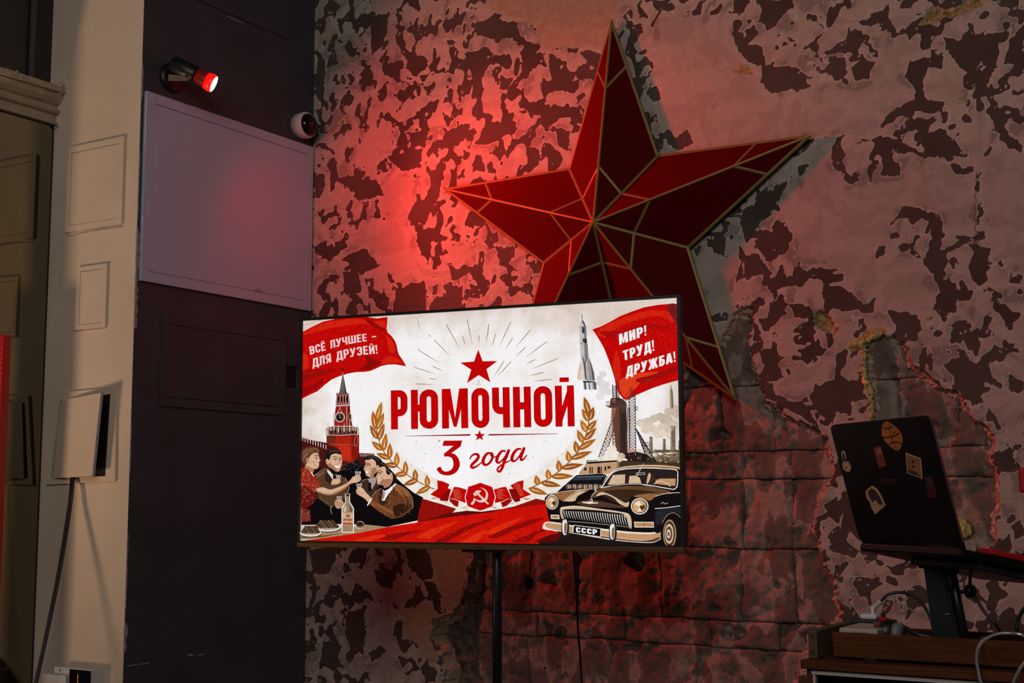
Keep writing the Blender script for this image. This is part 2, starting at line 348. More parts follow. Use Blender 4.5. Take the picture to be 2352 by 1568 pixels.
def build_back_wall():
    st = 0.0047
    xs = np.concatenate([[-0.02], np.arange(0.0, 2.82, st), [3.2, 3.9, 4.6]])
    zs = np.concatenate([[0, 0.3], np.arange(0.56, 3.44, st), [3.6]])
    X, Z = np.meshgrid(xs, zs); nx, nz = len(xs), len(zs)
    # camouflage field
    wx = X+0.022*fbm(X*7, Z*7, 2, 1); wz = Z+0.03*fbm(X*7, Z*7, 2, 5)
    F = fbm(wx*17.0, wz*13.5, 2, 11)*0.9+0.34*pnoise(wx*40, wz*36, 21)
    wx2 = wx+0.012*pnoise(X*28, Z*28, 31); wz2 = wz+0.012*pnoise(X*28, Z*28, 37)
    F = F+0.18*pnoise(wx2*44, wz2*44, 41)+0.085
    fl = fbm(wx2*58+7, wz2*52, 2, 45)
    F = F+0.55*sstep(0.42, 0.55, fl)-0.45*sstep(0.46, 0.58, fbm(wx2*33+3, wz2*60+2, 2, 47))
    rag = 0.005*pnoise(X*55, Z*55, 51)+0.004*pnoise(X*130, Z*130, 53)
    RX = X+0.012*pnoise(X*22, Z*22, 61)+0.006*pnoise(X*60, Z*60, 63)
    RZ = Z+0.012*pnoise(X*22, Z*22, 67)+0.006*pnoise(X*60, Z*60, 69)
    def region(poly, pad=0.09):
        a = np.array(poly); x0, z0 = a.min(0)-pad; x1, z1 = a.max(0)+pad
        i0, i1 = np.searchsorted(xs, [x0, x1]); j0, j1 = np.searchsorted(zs, [z0, z1])
        return slice(j0, max(j1, j0+1)), slice(i0, max(i1, i0+1))
    for p in LIGHT:
        s = region(p); d = sdf_poly(RX[s], RZ[s], p)+rag[s]
        F[s] = np.maximum(F[s], np.clip(-d/0.05, -1, 0.6))
    for p in DARK:
        s = region(p); d = sdf_poly(RX[s], RZ[s], p)+rag[s]
        F[s] = np.minimum(F[s], np.clip(d/0.05, -0.6, 1)+0.0)
    # tone of the light paint: separate smeared coats
    T = fbm(X*11+3*pnoise(X*5, Z*5, 71), Z*10, 3, 73)+0.12*pnoise(X*40, Z*18, 79)
    T = T*(1-0.75*sstep(0.25, 0.6, F))
    # broken plaster
    jx = X+0.012*fbm(X*16, Z*16, 3, 81); jz = Z+0.012*fbm(X*16, Z*16, 3, 87)
    D = np.zeros_like(X); HD = {}
    for nm, p, deep, wd in (('a', h1, 0.056, 0.040), ('b', h2, 0.056, 0.042), ('c', h3, 0.018, 0.02), ('d', h4, 0.018, 0.03)):
        d = sdf_poly(jx, jz, p)
        d = d+0.009*pnoise(X*75, Z*75, 91)+0.012*np.abs(pnoise(X*30, Z*30, 93))+0.006*pnoise(X*130, Z*130, 97)
        HD[nm] = d
        D = np.maximum(D, deep*(0.28*sstep(0.0, 0.006, -d)+0.72*sstep(0.003, wd, -d)))
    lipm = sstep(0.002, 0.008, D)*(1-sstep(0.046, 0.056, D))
    # crack at the right
    cr = wpoly([(2243, 395), (2241, 470), (2240, 520), (2243, 570)])
    dc = sdf_line(X+0.004*pnoise(X*40, Z*40, 95), Z, cr)
    Yd = D.copy()
    Yd += 0.0022*fbm(X*4, Z*4, 3, 101)+0.0007*pnoise(X*45, Z*45, 103)
    Yd -= 0.0011*sstep(-0.05, 0.05, F)*(D < 0.003)                 # paint remnants stand a little proud
    rec = sstep(0.012, 0.03, D)
    Yd += rec*0.011*fbm(X*30, Z*30, 4, 107)+lipm*0.007*fbm(X*62, Z*62, 3, 119)
    edge = np.minimum(np.minimum(np.abs(HD['a']), np.abs(HD['b'])), HD['a']*0+1)
    Yd -= 0.006*np.exp(-(np.minimum(HD['a'], HD['b'])/0.02)**2)*(np.minimum(HD['a'], HD['b']) > 0)*np.abs(fbm(X*18, Z*18, 2, 109))
    # foam and crumbling yellow fill
    fo = sdf_line(jx, jz, wpoly([(1962, 792), (1983, 786), (2002, 772), (2024, 764)]))
    Yf = np.maximum(1-sstep(0.012, 0.02, fo), sstep(0.0, 0.012, -HD['c'])*(pnoise(X*35, Z*35, 113) > -0.25))
    Yf = np.maximum(Yf, 0.8*sstep(0.0, 0.012, -HD['d'])*(pnoise(X*35, Z*35, 113) > -0.1))
    fo3 = sdf_line(jx, jz, wpoly([(1692, 162), (1712, 156), (1722, 166)]))
    Yf = np.maximum(Yf, 0.7*(1-sstep(0.008, 0.016, fo3)))
    Yd += Yf*0.010*fbm(X*55, Z*55, 3, 117)
    G = 0.0*X
    tanp = [z3((955, -30), (1000, 70), (1110, 90), (1200, 150), (1250, 240), (1400, 235), (1540, 235), (1600, 100), (1640, -30)), z8((585, 130), (780, 115), (760, 190), (720, 380), (690, 390), (610, 430), (600, 530), (650, 640), (600, 620), (530, 530), (460, 380), (560, 370), (650, 410), (620, 240)), z3((105, 120), (140, 20), (180, 120), (200, 250), (110, 220)), z3((230, 180), (290, 200), (260, 340), (230, 280))]
    for p in tanp:
        s = region(p); d = sdf_poly(RX[s], RZ[s], p); G[s] = np.maximum(G[s], sstep(-0.004, 0.008, -d))
    gs = sstep(0.0, 0.05, X); 
    P = np.stack([X, Yd*gs, Z], -1).reshape(-1, 3)
    ii = np.arange(nx*nz).reshape(nz, nx)
    Q = np.stack([ii[:-1, :-1], ii[:-1, 1:], ii[1:, 1:], ii[1:, :-1]], -1).reshape(-1, 4)
    me = bpy.data.meshes.new('wall_back')
    me.vertices.add(len(P)); me.vertices.foreach_set('co', P.astype(np.float32).ravel())
    me.loops.add(Q.size); me.loops.foreach_set('vertex_index', Q.astype(np.int32).ravel())
    me.polygons.add(len(Q)); me.polygons.foreach_set('loop_start', (np.arange(len(Q))*4).astype(np.int32))
    me.polygons.foreach_set('use_smooth', D.ravel()[Q].max(1) < 0.004)
    me.update(calc_edges=True)
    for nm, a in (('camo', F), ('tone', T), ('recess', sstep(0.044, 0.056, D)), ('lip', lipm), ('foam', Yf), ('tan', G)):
        at_ = me.attributes.new(nm, 'FLOAT', 'POINT'); at_.data.foreach_set('value', a.astype(np.float32).ravel())
    o = bpy.data.objects.new('wall_back', me); COL.objects.link(o); o['kind'] = 'structure'
    return o
def back_wall_material():
    m = bpy.data.materials.new('peeled_wall'); m.use_nodes = True; nt = m.node_tree; L = nt.links.new
    b = nt.nodes['Principled BSDF']; b.inputs['Roughness'].default_value = 0.82; b.inputs['Specular IOR Level'].default_value = 0.25
    tc = nt.nodes.new('ShaderNodeTexCoord')
    def attr(n):
        a = nt.nodes.new('ShaderNodeAttribute'); a.attribute_name = n; return a.outputs['Fac']
    def noise(s, d=4, rough=0.55):
        n = nt.nodes.new('ShaderNodeTexNoise'); n.inputs['Scale'].default_value = s; n.inputs['Detail'].default_value = d; n.inputs['Roughness'].default_value = rough
        L(tc.outputs['Object'], n.inputs['Vector']); return n.outputs['Fac']
    def math_(op, a, c):
        n = nt.nodes.new('ShaderNodeMath'); n.operation = op
        for i, q in enumerate((a, c)):
            if isinstance(q, (int, float)): n.inputs[i].default_value = q
            else: L(q, n.inputs[i])
        return n.outputs[0]
    def rng(x, a, c, lo=0., hi=1.):
        n = nt.nodes.new('ShaderNodeMapRange'); n.interpolation_type = 'SMOOTHSTEP'
        L(x, n.inputs['Value']); n.inputs['From Min'].default_value = a; n.inputs['From Max'].default_value = c
        n.inputs['To Min'].default_value = lo; n.inputs['To Max'].default_value = hi; return n.outputs[0]
    def mix(f, a, c):
        n = nt.nodes.new('ShaderNodeMix'); n.data_type = 'RGBA'
        if isinstance(f, (int, float)): n.inputs[0].default_value = f
        else: L(f, n.inputs[0])
        for k, q in ((6, a), (7, c)):
            if isinstance(q, tuple): n.inputs[k].default_value = (*q, 1)
            else: L(q, n.inputs[k])
        return n.outputs[2]
    fine = noise(140, 4); mid = noise(34, 4); big = noise(3.2, 3)
    camo = math_('ADD', attr('camo'), math_('MULTIPLY', math_('SUBTRACT', fine, 0.5), 0.10))
    camo = math_('ADD', camo, math_('MULTIPLY', math_('SUBTRACT', mid, 0.5), 0.10))
    tone = math_('ADD', attr('tone'), math_('MULTIPLY', math_('SUBTRACT', mid, 0.5), 0.3))
    dark = mix(rng(big, 0.35, 0.65), (0.066, 0.044, 0.037), (0.086, 0.062, 0.053))
    l = mix(rng(tone, -0.05, 0.05), (0.43, 0.345, 0.295), (0.37, 0.295, 0.255))
    l = mix(rng(tone, 0.22, 0.25), l, (0.265, 0.21, 0.185))
    l = mix(rng(tone, -0.46, -0.40), (0.46, 0.385, 0.335), l)
    l = mix(math_('MULTIPLY', rng(mid, 0.45, 0.75), 0.22), l, (0.27, 0.22, 0.19))
    l = mix(math_('MULTIPLY', rng(noise(9, 6, .7), 0.5, 0.75), 0.35), l, (0.29, 0.215, 0.18))
    l = mix(attr('tan'), l, mix(rng(mid, 0.35, 0.65), (0.42, 0.30, 0.20), (0.36, 0.245, 0.17)))
    rim = math_('MULTIPLY', rng(camo, 0.0, 0.02), rng(camo, 0.10, 0.06))
    l = mix(math_('MULTIPLY', rim, math_('MULTIPLY', math_('SUBTRACT', 1.0, attr('tan')), 0.75)), l, (0.50, 0.43, 0.38))
    c = mix(rng(camo, -0.012, 0.012), dark, l)
    c = mix(rng(attr('lip'), 0.2, 0.6), c, mix(rng(mid, 0.4, 0.6), (0.52, 0.36, 0.26), (0.36, 0.25, 0.18)))
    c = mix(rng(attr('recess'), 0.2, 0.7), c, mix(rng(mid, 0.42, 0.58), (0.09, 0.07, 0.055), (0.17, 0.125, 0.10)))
    c = mix(rng(attr('foam'), 0.3, 0.7), c, mix(rng(noise(80, 3), 0.4, 0.6), (0.42, 0.31, 0.10), (0.30, 0.18, 0.08)))
    L(c, b.inputs['Base Color'])
    bp = nt.nodes.new('ShaderNodeBump'); bp.inputs['Strength'].default_value = 0.35; bp.inputs['Distance'].default_value = 0.003
    L(noise(95, 8, 0.65), bp.inputs['Height'])
    mp = nt.nodes.new('ShaderNodeMapping'); mp.inputs['Scale'].default_value = (9, 9, 34); mp.inputs['Rotation'].default_value = (0, 0.5, 0); L(tc.outputs['Object'], mp.inputs[0])
    n3 = nt.nodes.new('ShaderNodeTexNoise'); n3.inputs['Scale'].default_value = 1.0; n3.inputs['Detail'].default_value = 5; n3.inputs['Distortion'].default_value = 0.8; L(mp.outputs[0], n3.inputs['Vector'])
    b2 = nt.nodes.new('ShaderNodeBump'); b2.inputs['Strength'].default_value = 0.30; b2.inputs['Distance'].default_value = 0.012
    L(n3.outputs['Fac'], b2.inputs['Height']); L(b2.outputs[0], bp.inputs['Normal']); L(bp.outputs[0], b.inputs['Normal'])
    return m
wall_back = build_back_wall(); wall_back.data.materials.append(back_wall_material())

# ---- rough blocks exposed behind the plaster, each one a piece of the wall
M['block'] = bpy.data.materials.new('rough_block'); M['block'].use_nodes = True
def block_material():
    m = M['block']; nt = m.node_tree; L = nt.links.new; b = nt.nodes['Principled BSDF']; b.inputs['Roughness'].default_value = 0.85; b.inputs['Specular IOR Level'].default_value = 0.3
    tc = nt.nodes.new('ShaderNodeTexCoord')
    def noise(s, d, st=None):
        n = nt.nodes.new('ShaderNodeTexNoise'); n.inputs['Scale'].default_value = s; n.inputs['Detail'].default_value = d
        if st:
            mp = nt.nodes.new('ShaderNodeMapping'); mp.inputs['Scale'].default_value = st; L(tc.outputs['Object'], mp.inputs[0]); L(mp.outputs[0], n.inputs['Vector'])
        else: L(tc.outputs['Object'], n.inputs['Vector'])
        return n.outputs['Fac']
    def ramp(x, pts):
        r = nt.nodes.new('ShaderNodeValToRGB'); L(x, r.inputs[0])
        while len(r.color_ramp.elements) < len(pts): r.color_ramp.elements.new(0.5)
        for e, (p, c) in zip(r.color_ramp.elements, pts): e.position = p; e.color = (*c, 1)
        return r.outputs[0]
    a = ramp(noise(11, 6, (1, 1, 0.55)), [(0.30, (0.10, 0.066, 0.054)), (0.44, (0.17, 0.108, 0.086)), (0.495, (0.20, 0.13, 0.105)), (0.505, (0.37, 0.25, 0.21)), (0.60, (0.28, 0.185, 0.15)), (0.66, (0.22, 0.145, 0.115)), (0.74, (0.40, 0.30, 0.255))])
    g = ramp(noise(6.5, 4), [(0.55, (0, 0, 0)), (0.62, (1, 1, 1))])
    mx = nt.nodes.new('ShaderNodeMix'); mx.data_type = 'RGBA'; L(g, mx.inputs[0]); L(a, mx.inputs[6]); mx.inputs[7].default_value = (0.13, 0.105, 0.082, 1)
    pit = ramp(noise(75, 2), [(0.27, (1, 1, 1)), (0.31, (0, 0, 0))])
    m2 = nt.nodes.new('ShaderNodeMix'); m2.data_type = 'RGBA'; L(pit, m2.inputs[0]); L(mx.outputs[2], m2.inputs[6]); m2.inputs[7].default_value = (0.02, 0.016, 0.014, 1)
    L(m2.outputs[2], b.inputs['Base Color'])
    bp = nt.nodes.new('ShaderNodeBump'); bp.inputs['Strength'].default_value = 1.0; bp.inputs['Distance'].default_value = 0.005
    L(noise(48, 10), bp.inputs['Height']); L(bp.outputs[0], b.inputs['Normal'])
block_material()
COURSES = [
 (0.40, 0.575, [0.76, 1.1, 1.42, 1.78, 2.1]), (0.575, 0.887, [0.78, 0.98, 1.30, 1.62, 2.02, 2.45]), (0.887, 0.97, [0.78, 1.02, 1.36, 1.66, 1.9, 2.12]), (0.97, 1.20, [0.80, 1.0, 1.18, 1.50, 1.775, 1.955, 2.12, 2.5]), (1.20, 1.42, [1.02, 1.36, 1.60, 1.788, 1.955, 2.12, 2.40, 2.64]),
 (1.42, 1.509, [1.2, 1.5, 1.792, 1.957, 2.2, 2.42, 2.64]), (1.509, 1.72, [1.5, 1.72, 1.90, 2.06, 2.30, 2.47, 2.64]), (1.72, 1.92, [1.6, 1.84, 2.1, 2.36, 2.60]), (1.92, 2.08, [1.68, 1.90, 2.12, 2.40])]
def block(x0, x1, z0, z1, sd):
    g = 0.0011; st = 0.0068
    nx = max(6, int((x1-x0)/st)); nz = max(6, int((z1-z0)/st))
    X, Z = np.meshgrid(np.linspace(x0+g, x1-g, nx), np.linspace(z0+g, z1-g, nz))
    e = np.minimum(np.minimum(X-x0, x1-X), np.minimum(Z-z0, z1-Z))
    hole = np.minimum(sdf_poly(X, Z, h1), sdf_poly(X, Z, h2))
    cx, cz = (x0+x1)/2, (z0+z1)/2
    base = 0.026+0.003*math.sin(sd*2.3)
    chip = sstep(0.10, 0.42, fbm(X*10+sd, Z*10, 4, 201))
    chip2 = sstep(0.25, 0.45, fbm(X*22+sd*3, Z*22, 3, 207))
    cav = sstep(0.42, 0.58, fbm(X*6.3+1.7, Z*7.1, 3, 213))
    Y = base+0.014*chip*sstep(0.07, 0.01, e+0.0)+0.004*chip2+0.030*cav+cav*0.012*fbm(X*40, Z*40, 3, 231)
    ed = e+0.004*fbm(X*36, Z*36, 3, 219)
    Y += 0.0045*(1-sstep(0.0, 0.0045, ed))
    Y += 0.0016*fbm(X*34, Z*34, 4, 223)+0.0012*fbm(X*70, Z*70, 2, 225)
    crk = np.abs(fbm(X*5.2+sd, Z*4.1, 4, 227))
    Y += 0.009*(1-sstep(0.006, 0.016, crk))+0.004*sstep(0.3, 0.32, fbm(X*13, Z*9, 3, 233))
    Y = np.clip(Y, 0.004, 0.072)
    X, Z = X+0.011*fbm(X*4.3+9, Z*6.1, 3, 241), Z+0.007*fbm(X*6.7, Z*4.3+5, 3, 247)
    P = np.stack([X, Y, Z], -1).reshape(-1, 3); ii = np.arange(nx*nz).reshape(nz, nx)
    Q = np.stack([ii[:-1, :-1], ii[:-1, 1:], ii[1:, 1:], ii[1:, :-1]], -1).reshape(-1, 4).tolist()
    # sides back into the wall
    rim = list(ii[0, :])+list(ii[1:, -1])+list(ii[-1, -2::-1])+list(ii[-2:0:-1, 0]); n0 = len(P)
    B = P[rim].copy(); B[:, 1] = 0.095
    P = np.concatenate([P, B]); k = len(rim)
    for i in range(k): Q.append([int(rim[(i+1) % k]), int(rim[i]), n0+i, n0+(i+1) % k])
    o = make_mesh('block', P.tolist(), [tuple(map(int, q)) for q in Q], M['block'], wall_back, smooth=True)
    return o
sd = 0
for z0, z1, xs in COURSES:
    for a, c in zip(xs[:-1], xs[1:]):
        sd += 1
        XX, ZZ = np.meshgrid(np.linspace(a, c, 9), np.linspace(z0, z1, 9))
        if (np.minimum(sdf_poly(XX, ZZ, h1), sdf_poly(XX, ZZ, h2)) < -0.006).mean() > 0.05:
            block(a, c, z0, z1, sd)
# yellow mounting foam squeezed along the edge of the second break and a clump low beside the laptop
def foam_rope(pts, r, name='foam_bead'):
    bm = bmesh.new(); P = catmull([at(a, c, 1, 0.004) for a, c in pts], 14)
    rr = [r*(0.7+0.6*abs(math.sin(i*1.7)+0.5*math.sin(i*0.73))) for i in range(len(P))]
    P = [p+V((0.004*math.sin(i*2.1), 0.003*math.sin(i*1.3), 0)) for i, p in enumerate(P)]
    bm_tube(bm, P, rr, 9)
    for v_ in bm.verts: v_.co += V((random.uniform(-1, 1), random.uniform(-1, 1), random.uniform(-1, 1)))*r*0.22
    return bm_obj(name, bm, M['foam'], wall_back, True)
foam_rope([(1984, 800), (1983, 835), (1987, 872), (1999, 893), (2002, 930), (2001, 968)], 0.0085)
foam_rope([(1962, 790), (1975, 789), (1990, 783), (2004, 773), (2022, 765)], 0.010)
foam_rope([(2203, 1196), (2212, 1208), (2222, 1216), (2214, 1226), (2206, 1228)], 0.014)

def crack(pts, wd):
    P = catmull([at(a, c, 1, -0.0022) for a, c in pts], 6); bm = bmesh.new(); L = []
    for i, q in enumerate(P):
        q = q+V((0.0025*math.sin(i*1.9)+0.0015*math.sin(i*4.1), 0, 0)); k = wd*(0.35+0.65*abs(math.sin(i*0.9)))
        L.append([bm.verts.new(q+V((-k, 0, 0))), bm.verts.new(q+V((0, -0.0006, 0))), bm.verts.new(q+V((k, 0, 0)))])
    for i in range(len(L)-1):
        for k in range(2): bm.faces.new((L[i][k], L[i][k+1], L[i+1][k+1], L[i+1][k]))
    return bm_obj('crack', bm, M['crack'], wall_back)
M['crack'] = mat('crack_dark', (0.03, 0.022, 0.018), 0.9)
crack([(2243, 395), (2241, 430), (2240, 470), (2240, 520), (2242, 545), (2244, 570)], 0.0011)
crack([(1692, 150), (1650, 164), (1610, 178), (1580, 184)], 0.0006)
# ---- left wall: dark painted side of the pier, with a slot cut in it
def wall_left():
    bm = bmesh.new()
    ys = [-A_, -0.136, -0.068, 0.0]; zs = [0, 1.785, 1.872, 3.6]
    vs = {(i, j): bm.verts.new((0, y, z)) for i, y in enumerate(ys) for j, z in enumerate(zs)}
    for i in range(3):
        for j in range(3):
            if (i, j) == (1, 1): continue
            bm.faces.new((vs[i, j], vs[i+1, j], vs[i+1, j+1], vs[i, j+1]))
    c = [vs[1, 1], vs[2, 1], vs[2, 2], vs[1, 2]]; d = [bm.verts.new((-0.045, v_.co.y, v_.co.z)) for v_ in c]
    for k in range(4): bm.faces.new((c[k], c[(k+1) % 4], d[(k+1) % 4], d[k]))
    bm.faces.new(d)
    o = bm_obj('wall_left', bm, M['dark_paint'])
    o['kind'] = 'structure'; return o
wl = wall_left()
box2('slot_dark_fill', (-0.044, -0.1355, 1.7855), (-0.012, -0.0685, 1.8715), M['black_plastic'], 0, wl)  # black block added in the slot to darken its recess
wf = box2('wall_far_left', (-0.50, -A_, 0), (-0.0015, -A_+0.10, 3.6), M['cream']); wf['kind'] = 'structure'
# chipped corner bead along the outer corner
def corner_strip(name, z0, z1, wd, seed, m, off=0.0):
    n = int((z1-z0)/0.012); bm = bmesh.new(); a = []; rnd = random.Random(seed)
    for i in range(n+1):
        z = z0+(z1-z0)*i/n; k = 1 if 0 < i < n else 0.2
        wv = wd*k*(0.45+0.8*rnd.random()); w2 = wd*k*0.5*rnd.random()
        a.append([bm.verts.new((-w2-off, -A_-0.0016, z)), bm.verts.new((0.0022, -A_-0.0022, z)), bm.verts.new((0.0016, -A_+wv, z))])
    for i in range(n):
        for k in range(2): bm.faces.new((a[i][k], a[i][k+1], a[i+1][k+1], a[i+1][k]))
    o = bm_obj(name, bm, m); o['kind'] = 'structure'; return o
tr = corner_strip('trim_1', 1.93, 2.28, 0.012, 1, M['chip'])
for z0, z1, wd, sd_ in ((2.72, 2.86, 0.006, 2), (0.86, 0.96, 0.012, 3), (1.45, 1.62, 0.003, 5), (1.0, 1.25, 0.004, 6), (2.30, 2.55, 0.004, 8)):
    c = corner_strip('paint_chip', z0, z1, wd, sd_, M['chip']); del c['kind']; c.parent = tr
def scratch(name, pts, wd, axis, parent, nrm):
    P = [at(a, c, axis, (0.0 if axis == 0 else -A_))+V(nrm)*0.0006 for a, c in pts]; bm = bmesh.new(); L = []
    for i, p in enumerate(P):
        k = wd*(0.5+0.7*random.random()); L.append((bm.verts.new(p+V((0, 0, k))), bm.verts.new(p-V((0, 0, k)))))
    for i in range(len(L)-1): bm.faces.new((L[i][0], L[i][1], L[i+1][1], L[i+1][0]))
    return bm_obj(name, bm, M['chip'], parent)
scratch('paint_scratch', [(290, 1529), (305, 1527), (320, 1525), (342, 1522)], 0.0016, 0, wl, (1, 0, 0))
scratch('paint_scratch', [(430, 1504), (436, 1503), (443, 1504)], 0.0025, 0, wl, (1, 0, 0))
scratch('paint_scratch', [(450, 1506), (458, 1504), (470, 1501)], 0.0018, 0, wl, (1, 0, 0))
scratch('paint_scratch', [(520, 37), (530, 41), (545, 47), (560, 54)], 0.0020, 0, wl, (1, 0, 0))
scratch('paint_scratch', [(154, 541), (162, 542), (190, 534), (230, 526), (283, 519)], 0.0045, 1, wf, (0, -1, 0))
scratch('paint_scratch', [(170, 759), (200, 756), (246, 752)], 0.003, 1, wf, (0, -1, 0))

# ---- partition at the far left: mirror door, moulded lintel, dark transom above
XP = -0.44
mm = bpy.data.materials.new('tinted_mirror'); mm.use_nodes = True
b_ = mm.node_tree.nodes['Principled BSDF']; b_.inputs['Base Color'].default_value = (0.20, 0.185, 0.135, 1); b_.inputs['Metallic'].default_value = 1.0; b_.inputs['Roughness'].default_value = 0.03
YN = -1.20
mir = box2('wall_mirror', (XP-0.02, YN, 0.03), (XP, -A_-0.010, 2.70), mm, 0.002); mir['kind'] = 'structure'
sm = box2('trim_2', (XP-0.02, -A_-0.010, 0), (XP-0.004, -A_, 2.70), M['black_plastic']); sm['kind'] = 'structure'
dt = box2('wall_transom', (XP-0.06, YN, 2.79), (XP-0.035, -A_, 3.6), M['dark_glass']); dt['kind'] = 'structure'
bt = box2('transom_strip', (XP-0.034, -1.005, 2.83), (XP-0.022, -0.985, 3.6), M['dark_strip'], 0.002, dt)  # narrow grey strip up the dark transom
wr = tube('sagging_wire', [(XP-0.01, YN, 2.845), (XP-0.005, -1.2, 2.842), (XP, -1.05, 2.838), (XP+0.005, -0.93, 2.838)], 0.0022, M['black_plastic'], dt)
prof = [(0, 2.70), (0.018, 2.70), (0.018, 2.707), (0.006, 2.711), (0.006, 2.735), (0.022, 2.740), (0.027, 2.748), (0.022, 2.756), (0.010, 2.760), (0.010, 2.768), (0.022, 2.775), (0.036, 2.788), (0.044, 2.802), (0.038, 2.808), (0.052, 2.811), (0.052, 2.832), (0.043, 2.836), (0, 2.836), (-0.05, 2.836), (-0.05, 2.70)]
mo = prism('trim_3', [(XP+a, YN, z) for a, z in prof], (0, (-A_-YN), 0), M['mould']); mo['kind'] = 'structure'
def rubble(name, c, s, m, parent, seed, n=9):
    rnd = random.Random(seed); bm = bmesh.new()
    for i in range(n):
        r = bmesh.ops.create_icosphere(bm, subdivisions=1, radius=1)
        q = V((rnd.uniform(-1, 1)*s[0], rnd.uniform(-1, 1)*s[1], rnd.uniform(-1, 1)*s[2]))
        k = rnd.uniform(0.004, 0.011)
        for v_ in r['verts']: v_.co = V(c)+q+v_.co*k*rnd.uniform(0.6, 1.2)
    return bm_obj(name, bm, m, parent)
rubble('plaster_crumb', (XP+0.036, -A_-0.012, 2.822), (0.014, 0.010, 0.018), M['plaster_raw'], mo, 4, 14)
rubble('plaster_crumb', (XP+0.040, -1.125, 2.826), (0.012, 0.03, 0.012), M['plaster_raw'], mo, 9, 26)
rubble('plaster_crumb', (XP+0.012, -A_-0.004, 2.70), (0.006, 0.004, 0.008), M['plaster_raw'], mo, 12, 4)
# ================================================================== THINGS
# ---- hatches: proud frame with a flush door, on a wall plane (origin, horizontal dir, outward normal)
def hatch(name, label, cat, org, ex, nrm, w_, h_, fw, m, proud=0.007, latch=None, group=None, inner=None):
    t = empty(name, org); tag(t, label, cat, group); ex = V(ex); nrm = V(nrm); ez = V((0, 0, 1))
    def slab(nm, x0, x1, z0, z1, d0, d1, bev, mm_):
        bm = bmesh.new()
        bm_box(bm, ((x0+x1)/2, (d0+d1)/2, (z0+z1)/2), (x1-x0, abs(d1-d0), z1-z0), bev)
        M4 = Matrix(((ex.x, nrm.x, ez.x, 0), (ex.y, nrm.y, ez.y, 0), (ex.z, nrm.z, ez.z, 0), (0, 0, 0, 1)))
        bmesh.ops.transform(bm, matrix=M4, verts=bm.verts[:])
        return bm_obj(nm, bm, mm_, t)
    g = 0.0016
    # frame as one ring
    bm = bmesh.new()
    for a in ((0, w_, 0, fw), (0, w_, h_-fw, h_), (0, fw, fw, h_-fw), (w_-fw, w_, fw, h_-fw)):
        bm_box(bm, ((a[0]+a[1])/2, proud/2, (a[2]+a[3])/2), (a[1]-a[0], proud, a[3]-a[2]), 0)
    bmesh.ops.remove_doubles(bm, verts=bm.verts[:], dist=1e-5)
    M4 = Matrix(((ex.x, nrm.x, ez.x, 0), (ex.y, nrm.y, ez.y, 0), (ex.z, nrm.z, ez.z, 0), (0, 0, 0, 1)))
    bmesh.ops.transform(bm, matrix=M4, verts=bm.verts[:]); bm_obj('frame', bm, m, t)
    d = slab('door', fw+g, w_-fw-g, fw+g, h_-fw-g, 0.001, proud-0.001, 0.0012, m)
    if latch:
        lx, lz = latch
        a = slab('latch', lx-0.019, lx+0.019, lz-0.006, lz+0.006, proud-0.0015, proud+0.0012, 0.003, M['latch']); a.parent = d
    return t
M['latch'] = mat('latch_grey', (0.42, 0.39, 0.43), 0.5)
hatch('electrical_panel', 'large white enamelled flush panel door under the red spotlight', 'panel', (0, -0.8897, 2.0972), (0, 1, 0), (1, 0, 0), 0.879, 0.6616, 0.036, M['white_metal'], 0.012, latch=(0.574, 0.044))
hatch('access_hatch', 'dark grey painted access hatch below the large white panel', 'hatch', (0, -0.779, 1.678), (0, 1, 0), (1, 0, 0), 0.63, 0.316, 0.030, M['dark_paint'], 0.008)
hatch('access_hatch', 'dark grey painted access hatch high above the red spotlight', 'hatch', (0, -0.80, 3.162), (0, 1, 0), (1, 0, 0), 0.633, 0.30, 0.030, M['dark_paint'], 0.006)
hatch('access_hatch', 'larger closed cream hatch, topmost on the cream wall', 'hatch', (-0.356, -A_, 2.297), (1, 0, 0), (0, -1, 0), 0.288, 0.308, 0.022, M['cream'], 0.010)
hatch('access_hatch', 'smaller closed cream hatch in the middle of the cream wall', 'hatch', (-0.282, -A_, 1.945), (1, 0, 0), (0, -1, 0), 0.150, 0.221, 0.016, M['cream'], 0.010)
# open hatch with its lid hanging ajar
oh = empty('open_hatch', (-0.40, -A_, 1.412)); tag(oh, 'open cream hatch with its lid hanging ajar over a black gap', 'hatch')
def cp(px, py, y=-A_): return at(px, py, 1, y)
fr = [cp(136, 903), cp(272, 889), cp(269, 1105), cp(109, 1113)]
inn = [cp(143, 920), cp(259, 905), cp(247, 1093), cp(121, 1098)]
bm = bmesh.new()
for yo in (0.0, -0.010):
    pass
o4 = [bm.verts.new(V((p.x, -A_, p.z))) for p in fr]; f4 = [bm.verts.new(V((p.x, -A_-0.010, p.z))) for p in fr]
i4 = [bm.verts.new(V((p.x, -A_-0.010, p.z))) for p in inn]; b4 = [bm.verts.new(V((p.x, -A_-0.001, p.z))) for p in inn]
for k in range(4):
    j = (k+1) % 4
    bm.faces.new((o4[k], o4[j], f4[j], f4[k])); bm.faces.new((f4[k], f4[j], i4[j], i4[k])); bm.faces.new((i4[k], i4[j], b4[j], b4[k]))
ofr = bm_obj('frame', bm, M['cream'])
pb = prism('shade_sheet', [V((p.x, -A_-0.0015, p.z)) for p in inn], (0, 0.001, 0), M['black_plastic'])  # flat black sheet standing in for the shade inside the opening
